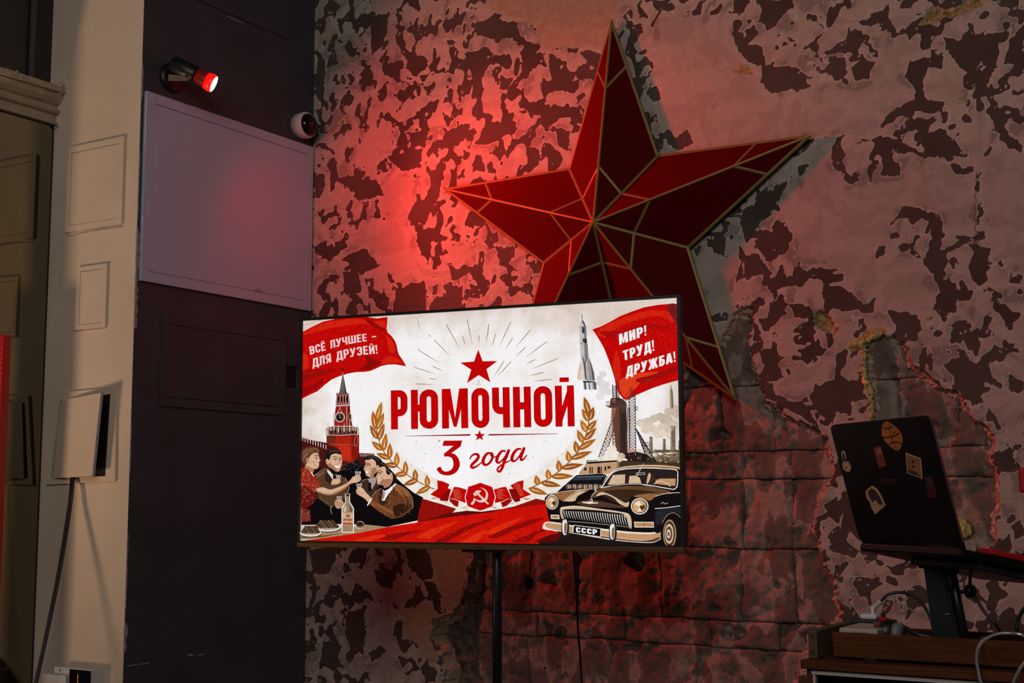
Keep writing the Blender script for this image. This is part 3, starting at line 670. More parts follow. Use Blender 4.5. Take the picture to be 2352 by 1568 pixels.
# lid: hinged side near the wall, free edge swung out
L0 = [cp(142, 919, -A_-0.012), cp(231, 902, -A_-0.062), cp(211, 1093, -A_-0.062), cp(121, 1098, -A_-0.014)]
nn = (L0[1]-L0[0]).cross(L0[3]-L0[0]).normalized()
if nn.y > 0: nn = -nn
lid = prism('lid', L0, -nn*0.007, M['cream'])
eg = prism('lid_edge', [L0[1], L0[1]+(L0[1]-L0[0]).normalized()*0.0035, L0[2]+(L0[1]-L0[0]).normalized()*0.0035, L0[2]], -nn*0.009, M['chip'])
eg.parent = lid
adopt(oh, ofr, pb, lid)
# two-strand black cable out of the hatch
pc_ = empty('power_cable', at(166, 1092, 1, -A_-0.02)); tag(pc_, 'black two strand cable hanging out of the open cream hatch', 'cable')
def cab(off):
    pts = [(166+off, 1092, -A_-0.020), (163+off, 1130, -A_-0.035), (157+off, 1180, -A_-0.05), (146+off, 1250, -A_-0.08), (132+off*.9, 1330, -A_-0.115), (114+off*.8, 1420, -A_-0.155), (97+off*.7, 1500, -A_-0.19), (82+off*.7, 1568, -A_-0.22), (60+off*.5, 1680, -A_-0.25)]
    P = [at(a, c, 1, y) for a, c, y in pts]; e = P[-1]
    P += [V((e.x-0.03, e.y-0.02, e.z*0.5)), V((e.x-0.02, e.y-0.05, 0.012)), V((e.x+0.08, e.y-0.30, 0.008))]
    return tube('strand', P, 0.0042, M['black_plastic'])
adopt(pc_, cab(-2.0), cab(3.6))
# junction boxes low on the cream wall
jb = empty('junction_box', at(178, 1568, 1, -A_)); tag(jb, 'white wall box with a black glossy panel low on the cream wall', 'box')
yb = -A_-0.055
a0, a1, a2, a3 = at(124, 1531, 1, yb), at(161, 1533, 1, yb), at(209, 1534, 1, yb), at(214, 1534, 1, yb)
x0, x1, x2 = a0.x, a1.x, a2.x; zt = a1.z
body = box2('body', (x0, yb, zt-0.20), (x2+0.002, -A_, zt), M['white_plastic'], 0.003)
pan = box2('display_panel', (x1, yb-0.0025, zt-0.19), (x2+0.001, yb+0.001, zt-0.004), M['black_gloss'], 0.0008)
gl = box2('glint_strip', ((x1*0.58+x2*0.42)-0.0012, yb-0.0035, zt-0.06), ((x1*0.58+x2*0.42)+0.0012, yb-0.0024, zt-0.018), mat('amber_glint', (0.5, 0.15, 0.01), 0.4, emit=(1, 0.25, 0.02), estr=0.35))  # orange glint on the panel, made as a glowing strip
gl.parent = pan
rnd = random.Random(5)
st = []
bm = bmesh.new()
for (u, v_, r1, r2) in ((0.4, 0.012, .010, .003), (0.62, 0.016, .004, .002), (0.28, 0.036, .004, .009), (0.5, 0.042, .005, .007), (0.2, 0.055, .003, .004), (0.35, 0.06, .003, .006)):
    c = V((x0+(x1-x0)*u, yb-0.0006, zt-v_)); vs = []
    for k in range(14):
        a = 2*math.pi*k/14; q = 0.7+0.5*rnd.random()
        vs.append(bm.verts.new(c+V((math.cos(a)*r1*q*0.5, 0, math.sin(a)*r2*q))))
    bm.faces.new(vs)
stain = bm_obj('stain', bm, mat('brown_stain', (0.22, 0.13, 0.06), 0.8)); stain.parent = body
adopt(jb, body, pan)
sb = empty('socket_cover', at(120, 1568, 1, -A_)); tag(sb, 'pale rounded socket cover in front of the white wall box', 'socket')
q0, q1 = at(95, 1545, 1, yb-0.012), at(152, 1545, 1, yb-0.012)
c1 = box2('cover', (q0.x, yb-0.014, q0.z-0.15), (q1.x, yb-0.003, q0.z), M['white_plastic'], 0.005)
c2 = box2('back_plate', (q0.x+0.006, yb-0.003, q0.z-0.15), (x0-0.002, -A_, q0.z-0.006), M['white_plastic'], 0.003)
adopt(sb, c1, c2)
# red perforated metal strip at the left edge of the frame
rs = empty('perforated_post', (-0.37, -1.125, 0)); tag(rs, 'red perforated metal post at the left edge of the frame', 'post')
rp = at(9, 770, 1, -1.12); rq = at(0, 1300, 1, -1.12)
X1 = at(18, 770, 1, -1.12).x
post = box2('post', (X1-0.05, -1.135, 0.0), (X1, -1.105, rp.z), M['red_metal'], 0.002)
bm = bmesh.new()
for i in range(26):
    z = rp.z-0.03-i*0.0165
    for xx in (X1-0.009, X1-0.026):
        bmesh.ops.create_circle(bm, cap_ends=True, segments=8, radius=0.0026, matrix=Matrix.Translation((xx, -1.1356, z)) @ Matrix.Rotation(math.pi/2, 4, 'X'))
dots = bm_obj('glow_dots', bm, M['red_lit']); dots['kind'] = 'stuff'  # emissive discs on the face give the dots their brighter red
foot = box2('foot', (X1-0.09, -1.17, 0), (X1+0.04, -1.07, 0.012), M['red_metal'], 0.002)
adopt(rs, post, dots, foot)

# ---- red spotlight on the dark wall
sl = empty('spotlight', (0, -0.766, 2.842)); tag(sl, 'black wall spotlight with a glowing red reflector lamp', 'lamp')
base = lathe('wall_plate', [(0, 0.052), (0.006, 0.052), (0.014, 0.046), (0.02, 0.03)], (0, -0.772, 2.838), (1, 0, 0), M['black_plastic'])
bpz = lambda x, y, yy: at(370+x/14.26, 120+y/14.26, 1, yy)
brk = prism('bracket', [bpz(x, y, -0.848) for x, y in ((240, 715), (520, 752), (740, 782), (790, 730), (835, 708), (880, 722), (905, 770), (895, 850), (830, 935), (560, 930), (240, 935))], (0, 0.004, 0), M['steel'])
scw = lathe('pivot_screw', [(0, 0.005), (0.004, 0.005), (0.006, 0.003)], bpz(850, 785, -0.848), (0, -1, 0), M['black_plastic'], seg=12)
scw.parent = brk
hd = LAMP - ldir*0.003
hous = lathe('housing', [(-0.165, 0.010), (-0.163, 0.024), (-0.155, 0.031), (-0.072, 0.0315), (-0.068, 0.030), (-0.066, 0.026)], hd, ldir, M['black_plastic'])
M['lamp_red'] = mat('red_lamp_glass', (0.22, 0.015, 0.01), 0.25, emit=(1, 0.01, 0.006), estr=0.035)
M['lamp_rim'] = mat('red_lamp_rim', (0.5, 0.0, 0.0), 0.25, emit=(1, 0.006, 0.004), estr=1.0)
M['lamp_hot'] = mat('lamp_hot_face', (0, 0, 0), 0.5, emit=(1.0, 0.93, 0.88), estr=1.15)
bulb = lathe('reflector_bulb', [(-0.085, 0.020), (-0.050, 0.0255), (-0.035, 0.028), (-0.026, 0.0295)], hd, ldir, M['lamp_red'])
rimo = lathe('bulb_rim', [(-0.026, 0.0295), (-0.018, 0.0310), (-0.012, 0.0320), (-0.006, 0.0324), (-0.001, 0.0315), (0.0015, 0.0305), (0.0018, 0.0292)], hd, ldir, M['lamp_rim']); rimo.parent = bulb
face = lathe('bulb_face', [(0.0020, 0.0292), (0.0026, 0.022), (0.0032, 0.008), (0.0034, 0.001)], hd, ldir, M['lamp_hot']); face.parent = bulb
adopt(sl, base, brk, hous, bulb)

# ---- dome camera near the corner
dc = empty('security_camera', (0, -0.088, 2.827)); tag(dc, 'white dome security camera beside the wall corner', 'camera')
co = V((0, -0.088, 2.827)); dd = V((1, 0.0, 0.0)).normalized()
hc_ = lathe('housing', [(0, 0.050), (0.030, 0.0525), (0.0302, 0.0525), (0.044, 0.0525), (0.0485, 0.0505), (0.0505, 0.0465), (0.0506, 0.0463), (0.0508, 0.0435), (0.048, 0.043)], co, dd, M['white_plastic'], seg=40)
dm = lathe('dome', [(0.048, 0.0440)]+[(0.049+0.030*math.sin(a), 0.0440*math.cos(a)) for a in [i*math.pi/20 for i in range(1, 10)]]+[(0.0791, 0.001)], co, V((1, 0, 0)), M['black_gloss'], seg=40)
lens = lathe('lens', [(0.076, 0.0105), (0.0792, 0.0100), (0.0796, 0.004), (0.0798, 0.001)], co, V((1, -0.14, -0.02)), mat('lens_glass', (0.01, 0.012, 0.02), 0.03, coat=1.0), seg=24); lens.parent = dm
pin = lathe('sensor', [(0.0, 0.003), (0.0015, 0.003), (0.002, 0.002)], co+V((0.043, -0.0475, 0.006)), V((0.9, -0.4, 0)), M['latch'], seg=12); pin.parent = hc_
adopt(dc, hc_, dm)

# ---- big faceted star
ST = V((1.3642, 0, 2.2716)); RS, RI, PHI, HS, TB = 0.741, 0.741*0.3946, 0.0038, 0.1735, 0.02
star = empty('wall_star', (ST.x, 0, ST.z)); tag(star, 'large faceted five pointed red star with gold edges hung on the wall', 'star')
SY = -0.012
def sp(r, a, y): return V((r*math.sin(a), y, r*math.cos(a)))
T_ = [sp(RS, PHI+k*2*math.pi/5, -TB-0.008) for k in range(5)]
I_ = [sp(RI, PHI+(k+0.5)*2*math.pi/5, -TB-0.008) for k in range(5)]
Ap = V((0, -HS, 0))
ring = []
for k in range(5): ring += [T_[k], I_[k]]
prism('back_body', [V((p.x*0.985, SY, p.z*0.985)) for p in ring], (0, -(TB+0.006+SY), 0), M['star_red'], star)
def facet(a, c):
    n = (c-a).cross(Ap-a).normalized()
    if n.y > 0: n = -n
    prism('facet', [a, c, Ap], -n*0.005, M['star_red'], star); return n
def strip(name, a, c, n1, n2, wd, th, parent=star):
    d = (c-a).normalized(); up = (n1+n2).normalized(); up = (up-d*up.dot(d)).normalized(); s = d.cross(up)
    bm = bmesh.new(); prof = [(-wd, -0.002), (-wd, th*0.45), (-wd*0.35, th), (wd*0.35, th), (wd, th*0.45), (wd, -0.002)]
    A = [bm.verts.new(a+s*x+up*z) for x, z in prof]; B = [bm.verts.new(c+s*x+up*z) for x, z in prof]
    for k in range(6): bm.faces.new((A[k], A[(k+1) % 6], B[(k+1) % 6], B[k]))
    bm.faces.new(A); bm.faces.new(B)
    return bm_obj(name, bm, M['gold'], parent)
NR = []; NL = []
for k in range(5):
    NR.append(facet(T_[k], I_[k])); NL.append(facet(T_[k], I_[k-1]))
lp = lambda a, c, t: a+(c-a)*t
for k in range(5):
    strip('ridge_trim', Ap, T_[k], NR[k], NL[k], 0.0042, 0.004)
    strip('valley_trim', Ap, I_[k], NR[k], NL[(k+1) % 5], 0.0052, 0.0035)
    for I, n in ((I_[k], NR[k]), (I_[k-1], NL[k])):
        inn_ = (Ap-(T_[k]+I)*0.5); inn_ = (inn_-n*inn_.dot(n)).normalized()*0.0045
        strip('edge_trim', T_[k]+inn_, I+inn_, n, n, 0.0052, 0.0022)
        strip('inlay_strip', lp(Ap, T_[k], 0.27), lp(Ap, I, 0.43), n, n, 0.0044, 0.0016)
        strip('inlay_strip', lp(Ap, T_[k], 0.655), lp(T_[k], I, 0.34), n, n, 0.0044, 0.0016)

# ---- television on a pole stand
TVC = V((1.2698, -0.7209, 1.5749)); TYAW, TROLL, TTILT = 0.1517, -0.0014, 0.0099
ex_ = V((math.cos(TYAW), math.sin(TYAW), 0)); tn0 = V((math.sin(TYAW), -math.cos(TYAW), 0)); ez_ = V((0, 0, 1))
e2_ = ez_*math.cos(TTILT)+tn0*math.sin(TTILT)
E1 = ex_*math.cos(TROLL)+e2_*math.sin(TROLL); E2 = e2_*math.cos(TROLL)-ex_*math.sin(TROLL); TN = E1.cross(E2)
SW, SH = 1.22, 1.22*9/16
tv = empty('television', TVC); tag(tv, 'large flat television on a black pole showing a red and white poster', 'television')
TM = Matrix(((E1.x, -TN.x, E2.x, TVC.x), (E1.y, -TN.y, E2.y, TVC.y), (E1.z, -TN.z, E2.z, TVC.z), (0, 0, 0, 1)))
tv.matrix_world = TM
bz = 0.0085; DEP = 0.0065
# bezel ring (front) and body, local x right, y away from the viewer, z up
bm = bmesh.new(); hw, hh = SW/2, SH/2
for lo, hi in (((-hw-bz, -DEP, hh), (hw+bz, 0.01, hh+bz)), ((-hw-bz, -DEP, -hh-0.004), (hw+bz, 0.01, -hh)), ((-hw-bz, -DEP, -hh), (-hw, 0.01, hh)), ((hw, -DEP, -hh), (hw+bz, 0.01, hh))):
    lo, hi = V(lo), V(hi); bm_box(bm, (lo+hi)/2, hi-lo)
bm_obj('bezel', bm, M['black_plastic'], tv)
box2('back_cover', (-hw-bz+0.001, 0.004, -hh-0.003), (hw+bz-0.001, 0.030, hh+bz-0.001), M['black_plastic'], 0.004, tv)
box2('back_housing', (-0.42, 0.030, -0.30), (0.42, 0.065, 0.12), M['black_plastic'], 0.012, tv)
ch = box2('chin_bar', (-hw-bz, -0.010, -hh-0.020), (hw+bz-0.002, 0.026, -hh-0.004), M['bronze'], 0.003, tv)
box2('chin_badge', (-0.012, -0.0106, -hh-0.0135), (0.012, -0.0098, -hh-0.0105), M['black_plastic'], 0, ch)
screen = box2('screen', (-hw, 0.0, -hh), (hw, 0.004, hh), None or M['black_plastic'], 0, tv)
# stand
bz0 = TM @ V((0, 0.085, 0))
stand = empty('television_stand', (bz0.x+0.035, bz0.y, 0)); tag(stand, 'black round pole stand carrying the television', 'stand')
px_ = at(1142, 1400, 1, bz0.y).x
pole = lathe('pole', [(0.02, 0.018), (0.58, 0.018)], (px_, bz0.y, 0), (0, 0, 1), M['black_metal'], seg=24)
pole2 = lathe('inner_pole', [(0.56, 0.0142), (1.62, 0.0142)], (px_, bz0.y, 0), (0, 0, 1), M['black_metal'], seg=20)
coll = lathe('clamp_collar', [(0.545, 0.018), (0.545, 0.0215), (0.60, 0.0215), (0.60, 0.014)], (px_, bz0.y, 0), (0, 0, 1), M['black_metal'], seg=24)
bas = box2('base_plate', (px_-0.30, bz0.y-0.24, 0), (px_+0.30, bz0.y+0.24, 0.022), M['black_metal'], 0.006)
brc = box2('mount_plate', (-0.20, 0.0652, -0.20), (0.20, 0.078, 0.16), M['black_metal'], 0.003); 
bpy.context.view_layer.update(); brc.matrix_world = TM
und = box2('cross_bar', (-0.06, 0.0, -hh-0.028), (0.06, 0.06, -hh-0.0205), M['black_metal'], 0.003); und.matrix_world = TM
adopt(stand, pole, pole2, coll, bas)
bpy.context.view_layer.update()
for o in (brc, und):
    mw = o.matrix_world.copy(); o.parent = stand; o.matrix_parent_inverse = stand.matrix_world.inverted(); 
# thin cable hanging behind the television
pts = [at(1316, 1245, 1, -0.60), at(1318, 1275, 1, -0.60), at(1323, 1340, 1, -0.56), at(1326, 1400, 1, -0.52), at(1328, 1450, 1, -0.48), at(1333, 1510, 1, -0.44), at(1336, 1568, 1, -0.42)]
e = pts[-1]; pts += [V((e.x+0.01, -0.38, 0.35)), V((e.x+0.02, -0.34, 0.03)), V((e.x+0.06, -0.28, 0.006)), V((e.x+0.4, -0.16, 0.006))]
tag(tube('television_cable', pts, 0.0034, M['black_plastic']), 'thin black cable hanging down behind the television', 'cable')

# ---- cabinet, tray and laptop at the lower right
YF = -1.60
def cf(px, py, y=YF): return at(px, py, 1, y)
xl = cf(1838, 1520).x; zt_ = cf(1838, 1515).z; zu = cf(1838, 1535).z
XR = 3.50; YB = -0.98
cab_ = empty('cabinet', ((xl+XR)/2, (YF+YB)/2, 0)); tag(cab_, 'walnut brown cabinet with pale edge banding under the laptop', 'cabinet')
top = box2('top_board', (xl, YF, zu), (XR, YB, zt_), M['wood'], 0.0015)
w0 = cf(1860, 1540); w1 = cf(1863, 1549)
sidel = box2('side_panel', (xl+0.008, YF+0.012, 0.0), (w0.x, YB, zu), M['wood'])
sider = box2('side_panel', (XR-0.04, YF+0.012, 0.0), (XR-0.008, YB, zu), M['wood'])
bk = box2('back_panel', (w0.x, YB-0.012, 0.02), (XR-0.04, YB, zu), M['wood'])
rt = box2('edge_band', (w0.x, YF+0.008, w1.z), (XR-0.04, YF+0.022, w0.z), M['edge_white'])
rv = box2('edge_band', (w0.x+0.0025, YF+0.008, 0.03), (cf(1869, 1550).x, YF+0.02, w1.z-0.001), M['edge_white'])
shf = box2('shelf', (w0.x, YF+0.03, 0.55), (XR-0.04, YB-0.012, 0.57), M['wood'])
bot = box2('bottom_board', (w0.x, YF+0.012, 0.0), (XR-0.04, YB-0.012, 0.03), M['wood'])
adopt(cab_, top, sidel, sider, bk, rt, rv, shf, bot)
# wooden tray (boards with gaps)
YT = YF+0.025
tl = at(1855, 1447, 1, YT); tz0 = zt_+0.0005
tr_ = empty('wooden_tray', (2.95, YT+0.2, zt_)); tag(tr_, 'low open wooden tray on the cabinet, full of cables', 'tray')
fb0 = at(1911, 1452, 1, YT+0.012); fbb = at(1916, 1510, 1, YT+0.012)
zfb = at(2100, 1464, 1, YT+0.012).z
front = prism('front_board', [V((fb0.x, YT+0.012, fb0.z)), V((3.42, YT+0.012, fb0.z)), V((3.42, YT+0.012, tz0+0.006)), V((fbb.x, YT+0.012, tz0+0.006))], (0, 0.016, 0), M['wood'])
ft = [box2('tray_foot', (x, YT+0.013, tz0), (x+0.02, YT+0.027, tz0+0.0065), M['black_plastic']) for x in (2.66, 3.3)]
side = box2('side_board', (tl.x, YT, tz0), (at(1876, 1450, 1, YT).x, YT+0.44, tl.z), M['raw_wood'], 0.002)
side2 = box2('side_board', (3.42, YT, tz0), (3.436, YT+0.44, tl.z), M['raw_wood'], 0.002)
back = box2('back_board', (tl.x+0.016, YT+0.42, tz0), (3.42, YT+0.436, fb0.z-0.026), M['wood'])
flo = box2('tray_floor', (fb0.x+0.02, YT+0.03, tz0), (3.42, YT+0.42, tz0+0.006), M['wood'])
knots = []
bm = bmesh.new()
for pz, r in ((0.78, 0.004), (0.22, 0.005)):
    c = V(((tl.x+0.009), YT-0.0006, tz0+(tl.z-tz0)*pz))
    bmesh.ops.create_circle(bm, cap_ends=True, segments=12, radius=r, matrix=Matrix.Translation(c) @ Matrix.Rotation(math.pi/2, 4, 'X'))
kn = bm_obj('screw_hole', bm, mat('hole_dark', (0.03, 0.02, 0.012), 0.8)); kn.parent = side
adopt(tr_, front, side, side2, back, flo, *ft)
# power strip / adapters in the tray
def tp(px, py, y): return at(px, py, 1, y)
zfl = tz0+0.006
ph = empty('hard_drive_box', (2.68, YT+0.12, zfl)); tag(ph, 'flat pale box lying in the tray behind its front board', 'box')
p0, p1 = tp(1934, 1443, YT+0.10), tp(2022, 1452, YT+0.10)
zb1 = tp(1970, 1441, YT+0.10).z
b1 = box2('case', (p0.x, YT+0.08, zb1-0.014), (p1.x, YT+0.20, zb1), mat('pale_case', (0.40, 0.31, 0.28), 0.5), 0.003)
b1p = box2('case_base', (p0.x+0.004, YT+0.084, zfl), (p1.x-0.004, YT+0.196, zb1-0.0141), M['black_plastic'], 0.001)
b1l = box2('printed_mark', (p0.x+0.026, YT+0.0795, zb1-0.010), (p0.x+0.056, YT+0.0802, zb1-0.007), M['black_plastic']); b1l.parent = b1
adopt(ph, b1, b1p)
ad = empty('power_adapter', (2.72, YT+0.22, zfl)); tag(ad, 'small white power adapter with a plug on top behind the flat box', 'adapter')
a0, a1 = tp(1979, 1408, YT+0.24), tp(2018, 1422, YT+0.24)
ab = box2('body', (a0.x, YT+0.225, a1.z), (a1.x, YT+0.262, a0.z), M['white_plastic'], 0.004)
s0, s1 = tp(2001, 1391, YT+0.24), tp(2009, 1408, YT+0.24)
an = box2('plug_pin', (s0.x, YT+0.236, a0.z-0.001), (s1.x, YT+0.25, s0.z), M['white_plastic'], 0.0015)
ae = tube('plug_neck', [tp(2005, 1398, YT+0.243), tp(2012, 1390, YT+0.243), tp(2024, 1380, YT+0.243)], 0.0048, M['latch'])
ah = box2('support_block', (a0.x-0.03, YT+0.215, zfl), (a1.x+0.02, YT+0.275, a1.z+0.0002), M['black_plastic'], 0.004)
adopt(ad, ab, an, ae, ah)
cr_ = empty('cable_reel', (2.78, YT+0.12, zfl)); tag(cr_, 'black and grey round cable reel in the tray beside the flat box', 'reel')
c0 = tp(2042, 1452, YT+0.14)
cr1 = lathe('drum', [(-0.022, 0.001), (-0.022, 0.023), (0.012, 0.023), (0.012, 0.001)], c0, (1, -0.15, 0), M['black_plastic'], seg=24)
cr2 = lathe('grey_band', [(0.0125, 0.020), (0.024, 0.019), (0.025, 0.001)], c0, (1, -0.15, 0), mat('grey_band', (0.16, 0.17, 0.18), 0.5), seg=24)
cr3 = box2('cradle', (c0.x-0.02, YT+0.12, zfl), (c0.x+0.02, YT+0.16, c0.z-0.018), M['black_plastic'])
cr4 = box2('red_tab', (c0.x-0.016, YT+0.135, c0.z+0.022), (c0.x-0.004, YT+0.145, c0.z+0.028), M['red_metal'])
adopt(cr_, cr1, cr2, cr3, cr4)
tag(tube('tray_cable', [tp(2010, 1424, YT+0.23), tp(2040, 1431, YT+0.22), tp(2075, 1440, YT+0.20), tp(2110, 1457, YT+0.19), tp(2160, 1466, YT+0.20)], 0.0045, M['black_plastic']), 'thick black cable with a white tie lying along the tray', 'cable')
tag(tube('cable_tie', [tp(2038, 1430, YT+0.2208), tp(2049, 1433, YT+0.2195)], 0.0054, M['white_plastic'], n=3), 'short white tie wrapped on the thick black tray cable', 'tie')
tag(tube('black_lead', [tp(2024, 1380, YT+0.243), tp(2038, 1366, YT+0.245), (tp(2062, 1360, YT+0.25)), tp(2092, 1365, YT+0.25), tp(2115, 1382, YT+0.25), tp(2133, 1410, YT+0.25), tp(2143, 1440, YT+0.24), tp(2150, 1462, YT+0.22)], 0.0028, M['black_plastic']), 'black lead arching from the white adapter to the laptop stand', 'cable')
tag(tube('grey_lead', [tp(2030, 1374, YT+0.25), tp(2060, 1382, YT+0.25), tp(2100, 1404, YT+0.25), tp(2150, 1432, YT+0.24)], 0.0016, mat('grey_lead', (0.30, 0.25, 0.23), 0.5)), 'thin grey lead below the black arching lead', 'cable')

# laptop
HC = V((2.719, -1.47, 1.276)); LY, LT = -0.729, 0.254
le1 = V((math.cos(LY), math.sin(LY), 0)); ln = V((math.sin(LY), -math.cos(LY), 0)); le2 = V((0, 0, 1))*math.cos(LT)+ln*math.sin(LT)
lnn = le1.cross(le2)             # outward normal of the lid back
LW, LH = 0.335, 0.235
lap = empty('laptop', HC); tag(lap, 'open black laptop seen from behind with stickers on its lid', 'laptop')
LM = Matrix(((le1.x, -lnn.x, le2.x, HC.x), (le1.y, -lnn.y, le2.y, HC.y), (le1.z, -lnn.z, le2.z, HC.z), (0, 0, 0, 1)))
def rrect(x0, x1, z0, z1, r, y, n=5):
    P = []
    for cx, cz, a0 in ((x1-r, z1-r, 0), (x0+r, z1-r, 90), (x0+r, z0+r, 180), (x1-r, z0+r, 270)):
        for k in range(n+1):
            a = math.radians(a0+90*k/n); P.append(V((cx+r*math.cos(a), y, cz+r*math.sin(a))))
    return P
M['lap'] = mat('laptop_black', (0.0045, 0.0035, 0.0035), 0.5, spec=0.2)
lidb = prism('lid', rrect(-LW/2, LW/2, 0.0, LH, 0.012, 0.0), (0, 0.008, 0), M['lap'])
lide = prism('lid_edge', rrect(-LW/2-0.0012, LW/2+0.0012, -0.001, LH+0.0012, 0.0125, 0.0035), (0, 0.003, 0), mat('lid_edge_purple', (0.10, 0.035, 0.055), 0.3))
hin = box2('hinge_cover', (-LW*0.485, 0.0005, -0.012), (LW*0.485, 0.013, 0.010), M['black_gloss'], 0.003)
ris = []
for xx, aa in ((-0.155, 1), (0.155, -1)):
    pass
scr = prism('display', rrect(-LW/2+0.008, LW/2-0.008, 0.012, LH-0.008, 0.004, 0.0079), (0, 0.0006, 0), M['black_gloss'])
def lpos(px, py):
    p = onp(px, py, HC, lnn); d = p-HC; return d.dot(le1), d.dot(le2)
zl = lambda *p: [lpos(1880+a/4.127, 940+c/4.127) for a, c in p]
def sticker(name, pts, m, y=-0.0006, th=0.0005, parent=None):
    return prism(name, [V((x, y, z)) for x, z in zl(*pts)], (0, th, 0), m)
def smat(n, c): return mat(n, tuple(x*0.95 for x in lin(c)), 0.55, var=0.15, vscale=60)
S = []
orange = smat('sticker_orange', (205, 110, 40)); cream_s = smat('sticker_cream', (205, 165, 125)); dkb = smat('sticker_brown', (70, 48, 36)); blue_s = smat('sticker_blue', (50, 45, 85)); red_s = smat('sticker_red', (140, 55, 45)); dred = smat('sticker_dark_red', (75, 18, 20)); blk = smat('sticker_black', (14, 10, 9)); tan_s = smat('sticker_tan', (160, 110, 70))
bal = sticker('sticker', [(600, 165), (622, 120), (655, 112), (700, 140), (745, 175), (780, 220), (798, 270), (798, 320), (780, 370), (750, 392), (720, 380), (670, 340), (630, 300), (602, 240)], orange); bal['label'] = 'orange basketball sticker'
def sline(pts, wd, parent, m=blk):
    P = [V((x, -0.0012, z)) for x, z in zl(*pts)]; P = catmull(P, 5); bm = bmesh.new(); L = []
    for i, p in enumerate(P):
        t = (P[min(i+1, len(P)-1)]-P[max(i-1, 0)]).normalized(); s = V((-t.z, 0, t.x))*wd/2; L.append((bm.verts.new(p+s), bm.verts.new(p-s)))
    for i in range(len(L)-1): bm.faces.new((L[i][0], L[i][1], L[i+1][1], L[i+1][0]))
    o = bm_obj('printed_line', bm, m); o.parent = parent; return o
sline([(672, 135), (690, 240), (745, 378)], 0.0016, bal); sline([(605, 165), (650, 182), (705, 160)], 0.0018, bal); sline([(605, 262), (690, 258), (775, 222)], 0.0020, bal); sline([(672, 332), (725, 305), (795, 322)], 0.0020, bal); sline([(705, 208), (718, 220), (732, 210)], 0.0014, bal); sline([(712, 185), (720, 190)], 0.0014, bal)
s2 = sticker('sticker', [(518, 366), (588, 345), (645, 535), (578, 552)], red_s); s2['label'] = 'narrow reddish sticker'
q_ = sticker('print', [(545, 375), (590, 362), (606, 420), (560, 432)], tan_s, -0.0010); q_.parent = s2
s3 = sticker('sticker', [(827, 410), (972, 462), (988, 660), (843, 603)], cream_s); s3['label'] = 'square photo sticker with a cream border'
q_ = sticker('print', [(838, 424), (962, 470), (978, 645), (852, 594)], tan_s, -0.0010); q_.parent = s3
q_ = sticker('print', [(850, 570), (930, 590), (972, 640), (856, 594)], dkb, -0.0014); q_.parent = s3
for pp in ([(893, 478), (908, 483), (905, 508), (893, 503)], [(897, 530), (912, 535), (910, 556), (898, 550)]):
    q_ = sticker('print', pp, blk, -0.0014); q_.parent = s3
s4 = sticker('sticker', [(508, 720), (560, 755), (600, 820), (636, 910), (540, 995), (500, 925), (490, 880), (460, 845), (447, 772)], cream_s); s4['label'] = 'arched sticker with a long haired drawing'
q_ = sticker('print', [(505, 745), (545, 770), (585, 830), (615, 900), (575, 900), (560, 870), (540, 880), (510, 870), (480, 820), (470, 775)], dkb, -0.0010); q_.parent = s4
q_ = sticker('print', [(532, 862), (550, 858), (556, 885), (545, 900), (534, 890)], cream_s, -0.0014); q_.parent = s4
s5 = sticker('sticker', [(232, 390), (250, 400), (262, 440), (265, 480), (290, 500), (312, 550), (300, 588), (265, 590), (235, 565), (226, 525), (236, 495), (220, 450), (216, 410)], cream_s); s5['label'] = 'small pale figure sticker with a blue part'
q_ = sticker('print', [(233, 412), (248, 420), (258, 465), (272, 480), (270, 495), (240, 490), (230, 450)], blue_s, -0.0010); q_.parent = s5
sline([(252, 540), (262, 550), (274, 540)], 0.0010, s5, dkb)
s6 = sticker('sticker', [(1010, 640), (1080, 622), (1130, 842), (1040, 838)], dred); s6['label'] = 'dim dark red portrait sticker'
q_ = sticker('print', [(1035, 655), (1070, 650), (1095, 720), (1070, 745), (1045, 710)], dkb, -0.0010); q_.parent = s6
s7 = sticker('sticker', [(590, 655), (735, 650), (740, 708), (586, 708)], smat('sticker_dim', (40, 10, 12))); s7['label'] = 'very dark red word sticker'
lparts = [lidb, lide, hin, scr, bal, s2, s3, s4, s5, s6, s7]
bpy.context.view_layer.update()
for o in lparts:
    o.matrix_world = LM
bpy.context.view_layer.update()
for o in (scr, bal, s2, s3, s4, s5, s6, s7): 
    o.parent = lidb; o.matrix_parent_inverse = LM.inverted()
# keyboard base, slightly tipped down toward the player's side
bd = (-ln*math.cos(0.20)-V((0, 0, 1))*math.sin(0.20)).normalized()
KB = Matrix(((le1.x, bd.x, 0, 0), (le1.y, bd.y, 0, 0), (le1.z, bd.z, 0, 0), (0, 0, 0, 1)))
kn_ = le1.cross(bd).normalized()
BM4 = Matrix(((le1.x, bd.x, kn_.x, HC.x), (le1.y, bd.y, kn_.y, HC.y), (le1.z, bd.z, kn_.z, HC.z), (0, 0, 0, 1)))
kbase = box2('keyboard_base', (-LW/2, 0.002, -0.020), (LW/2, 0.236, -0.004), M['lap'], 0.004)
keys = []
bm = bmesh.new()
for r in range(5):
    for c in range(14):
        bm_box(bm, (-LW/2+0.028+c*0.0215, 0.045+r*0.019, -0.0032), (0.0185, 0.016, 0.0018))
ky = bm_obj('keys', bm, M['black_plastic']); ky['kind'] = 'stuff'
tpd = box2('touchpad', (-0.05, 0.155, -0.0042), (0.05, 0.222, -0.0036), M['black_gloss'])
bpy.context.view_layer.update()
for o in (kbase, ky, tpd): o.matrix_world = BM4
bpy.context.view_layer.update()
for o in (ky, tpd): o.parent = kbase; o.matrix_parent_inverse = BM4.inverted()
adopt(lap, lidb, lide, hin, kbase)

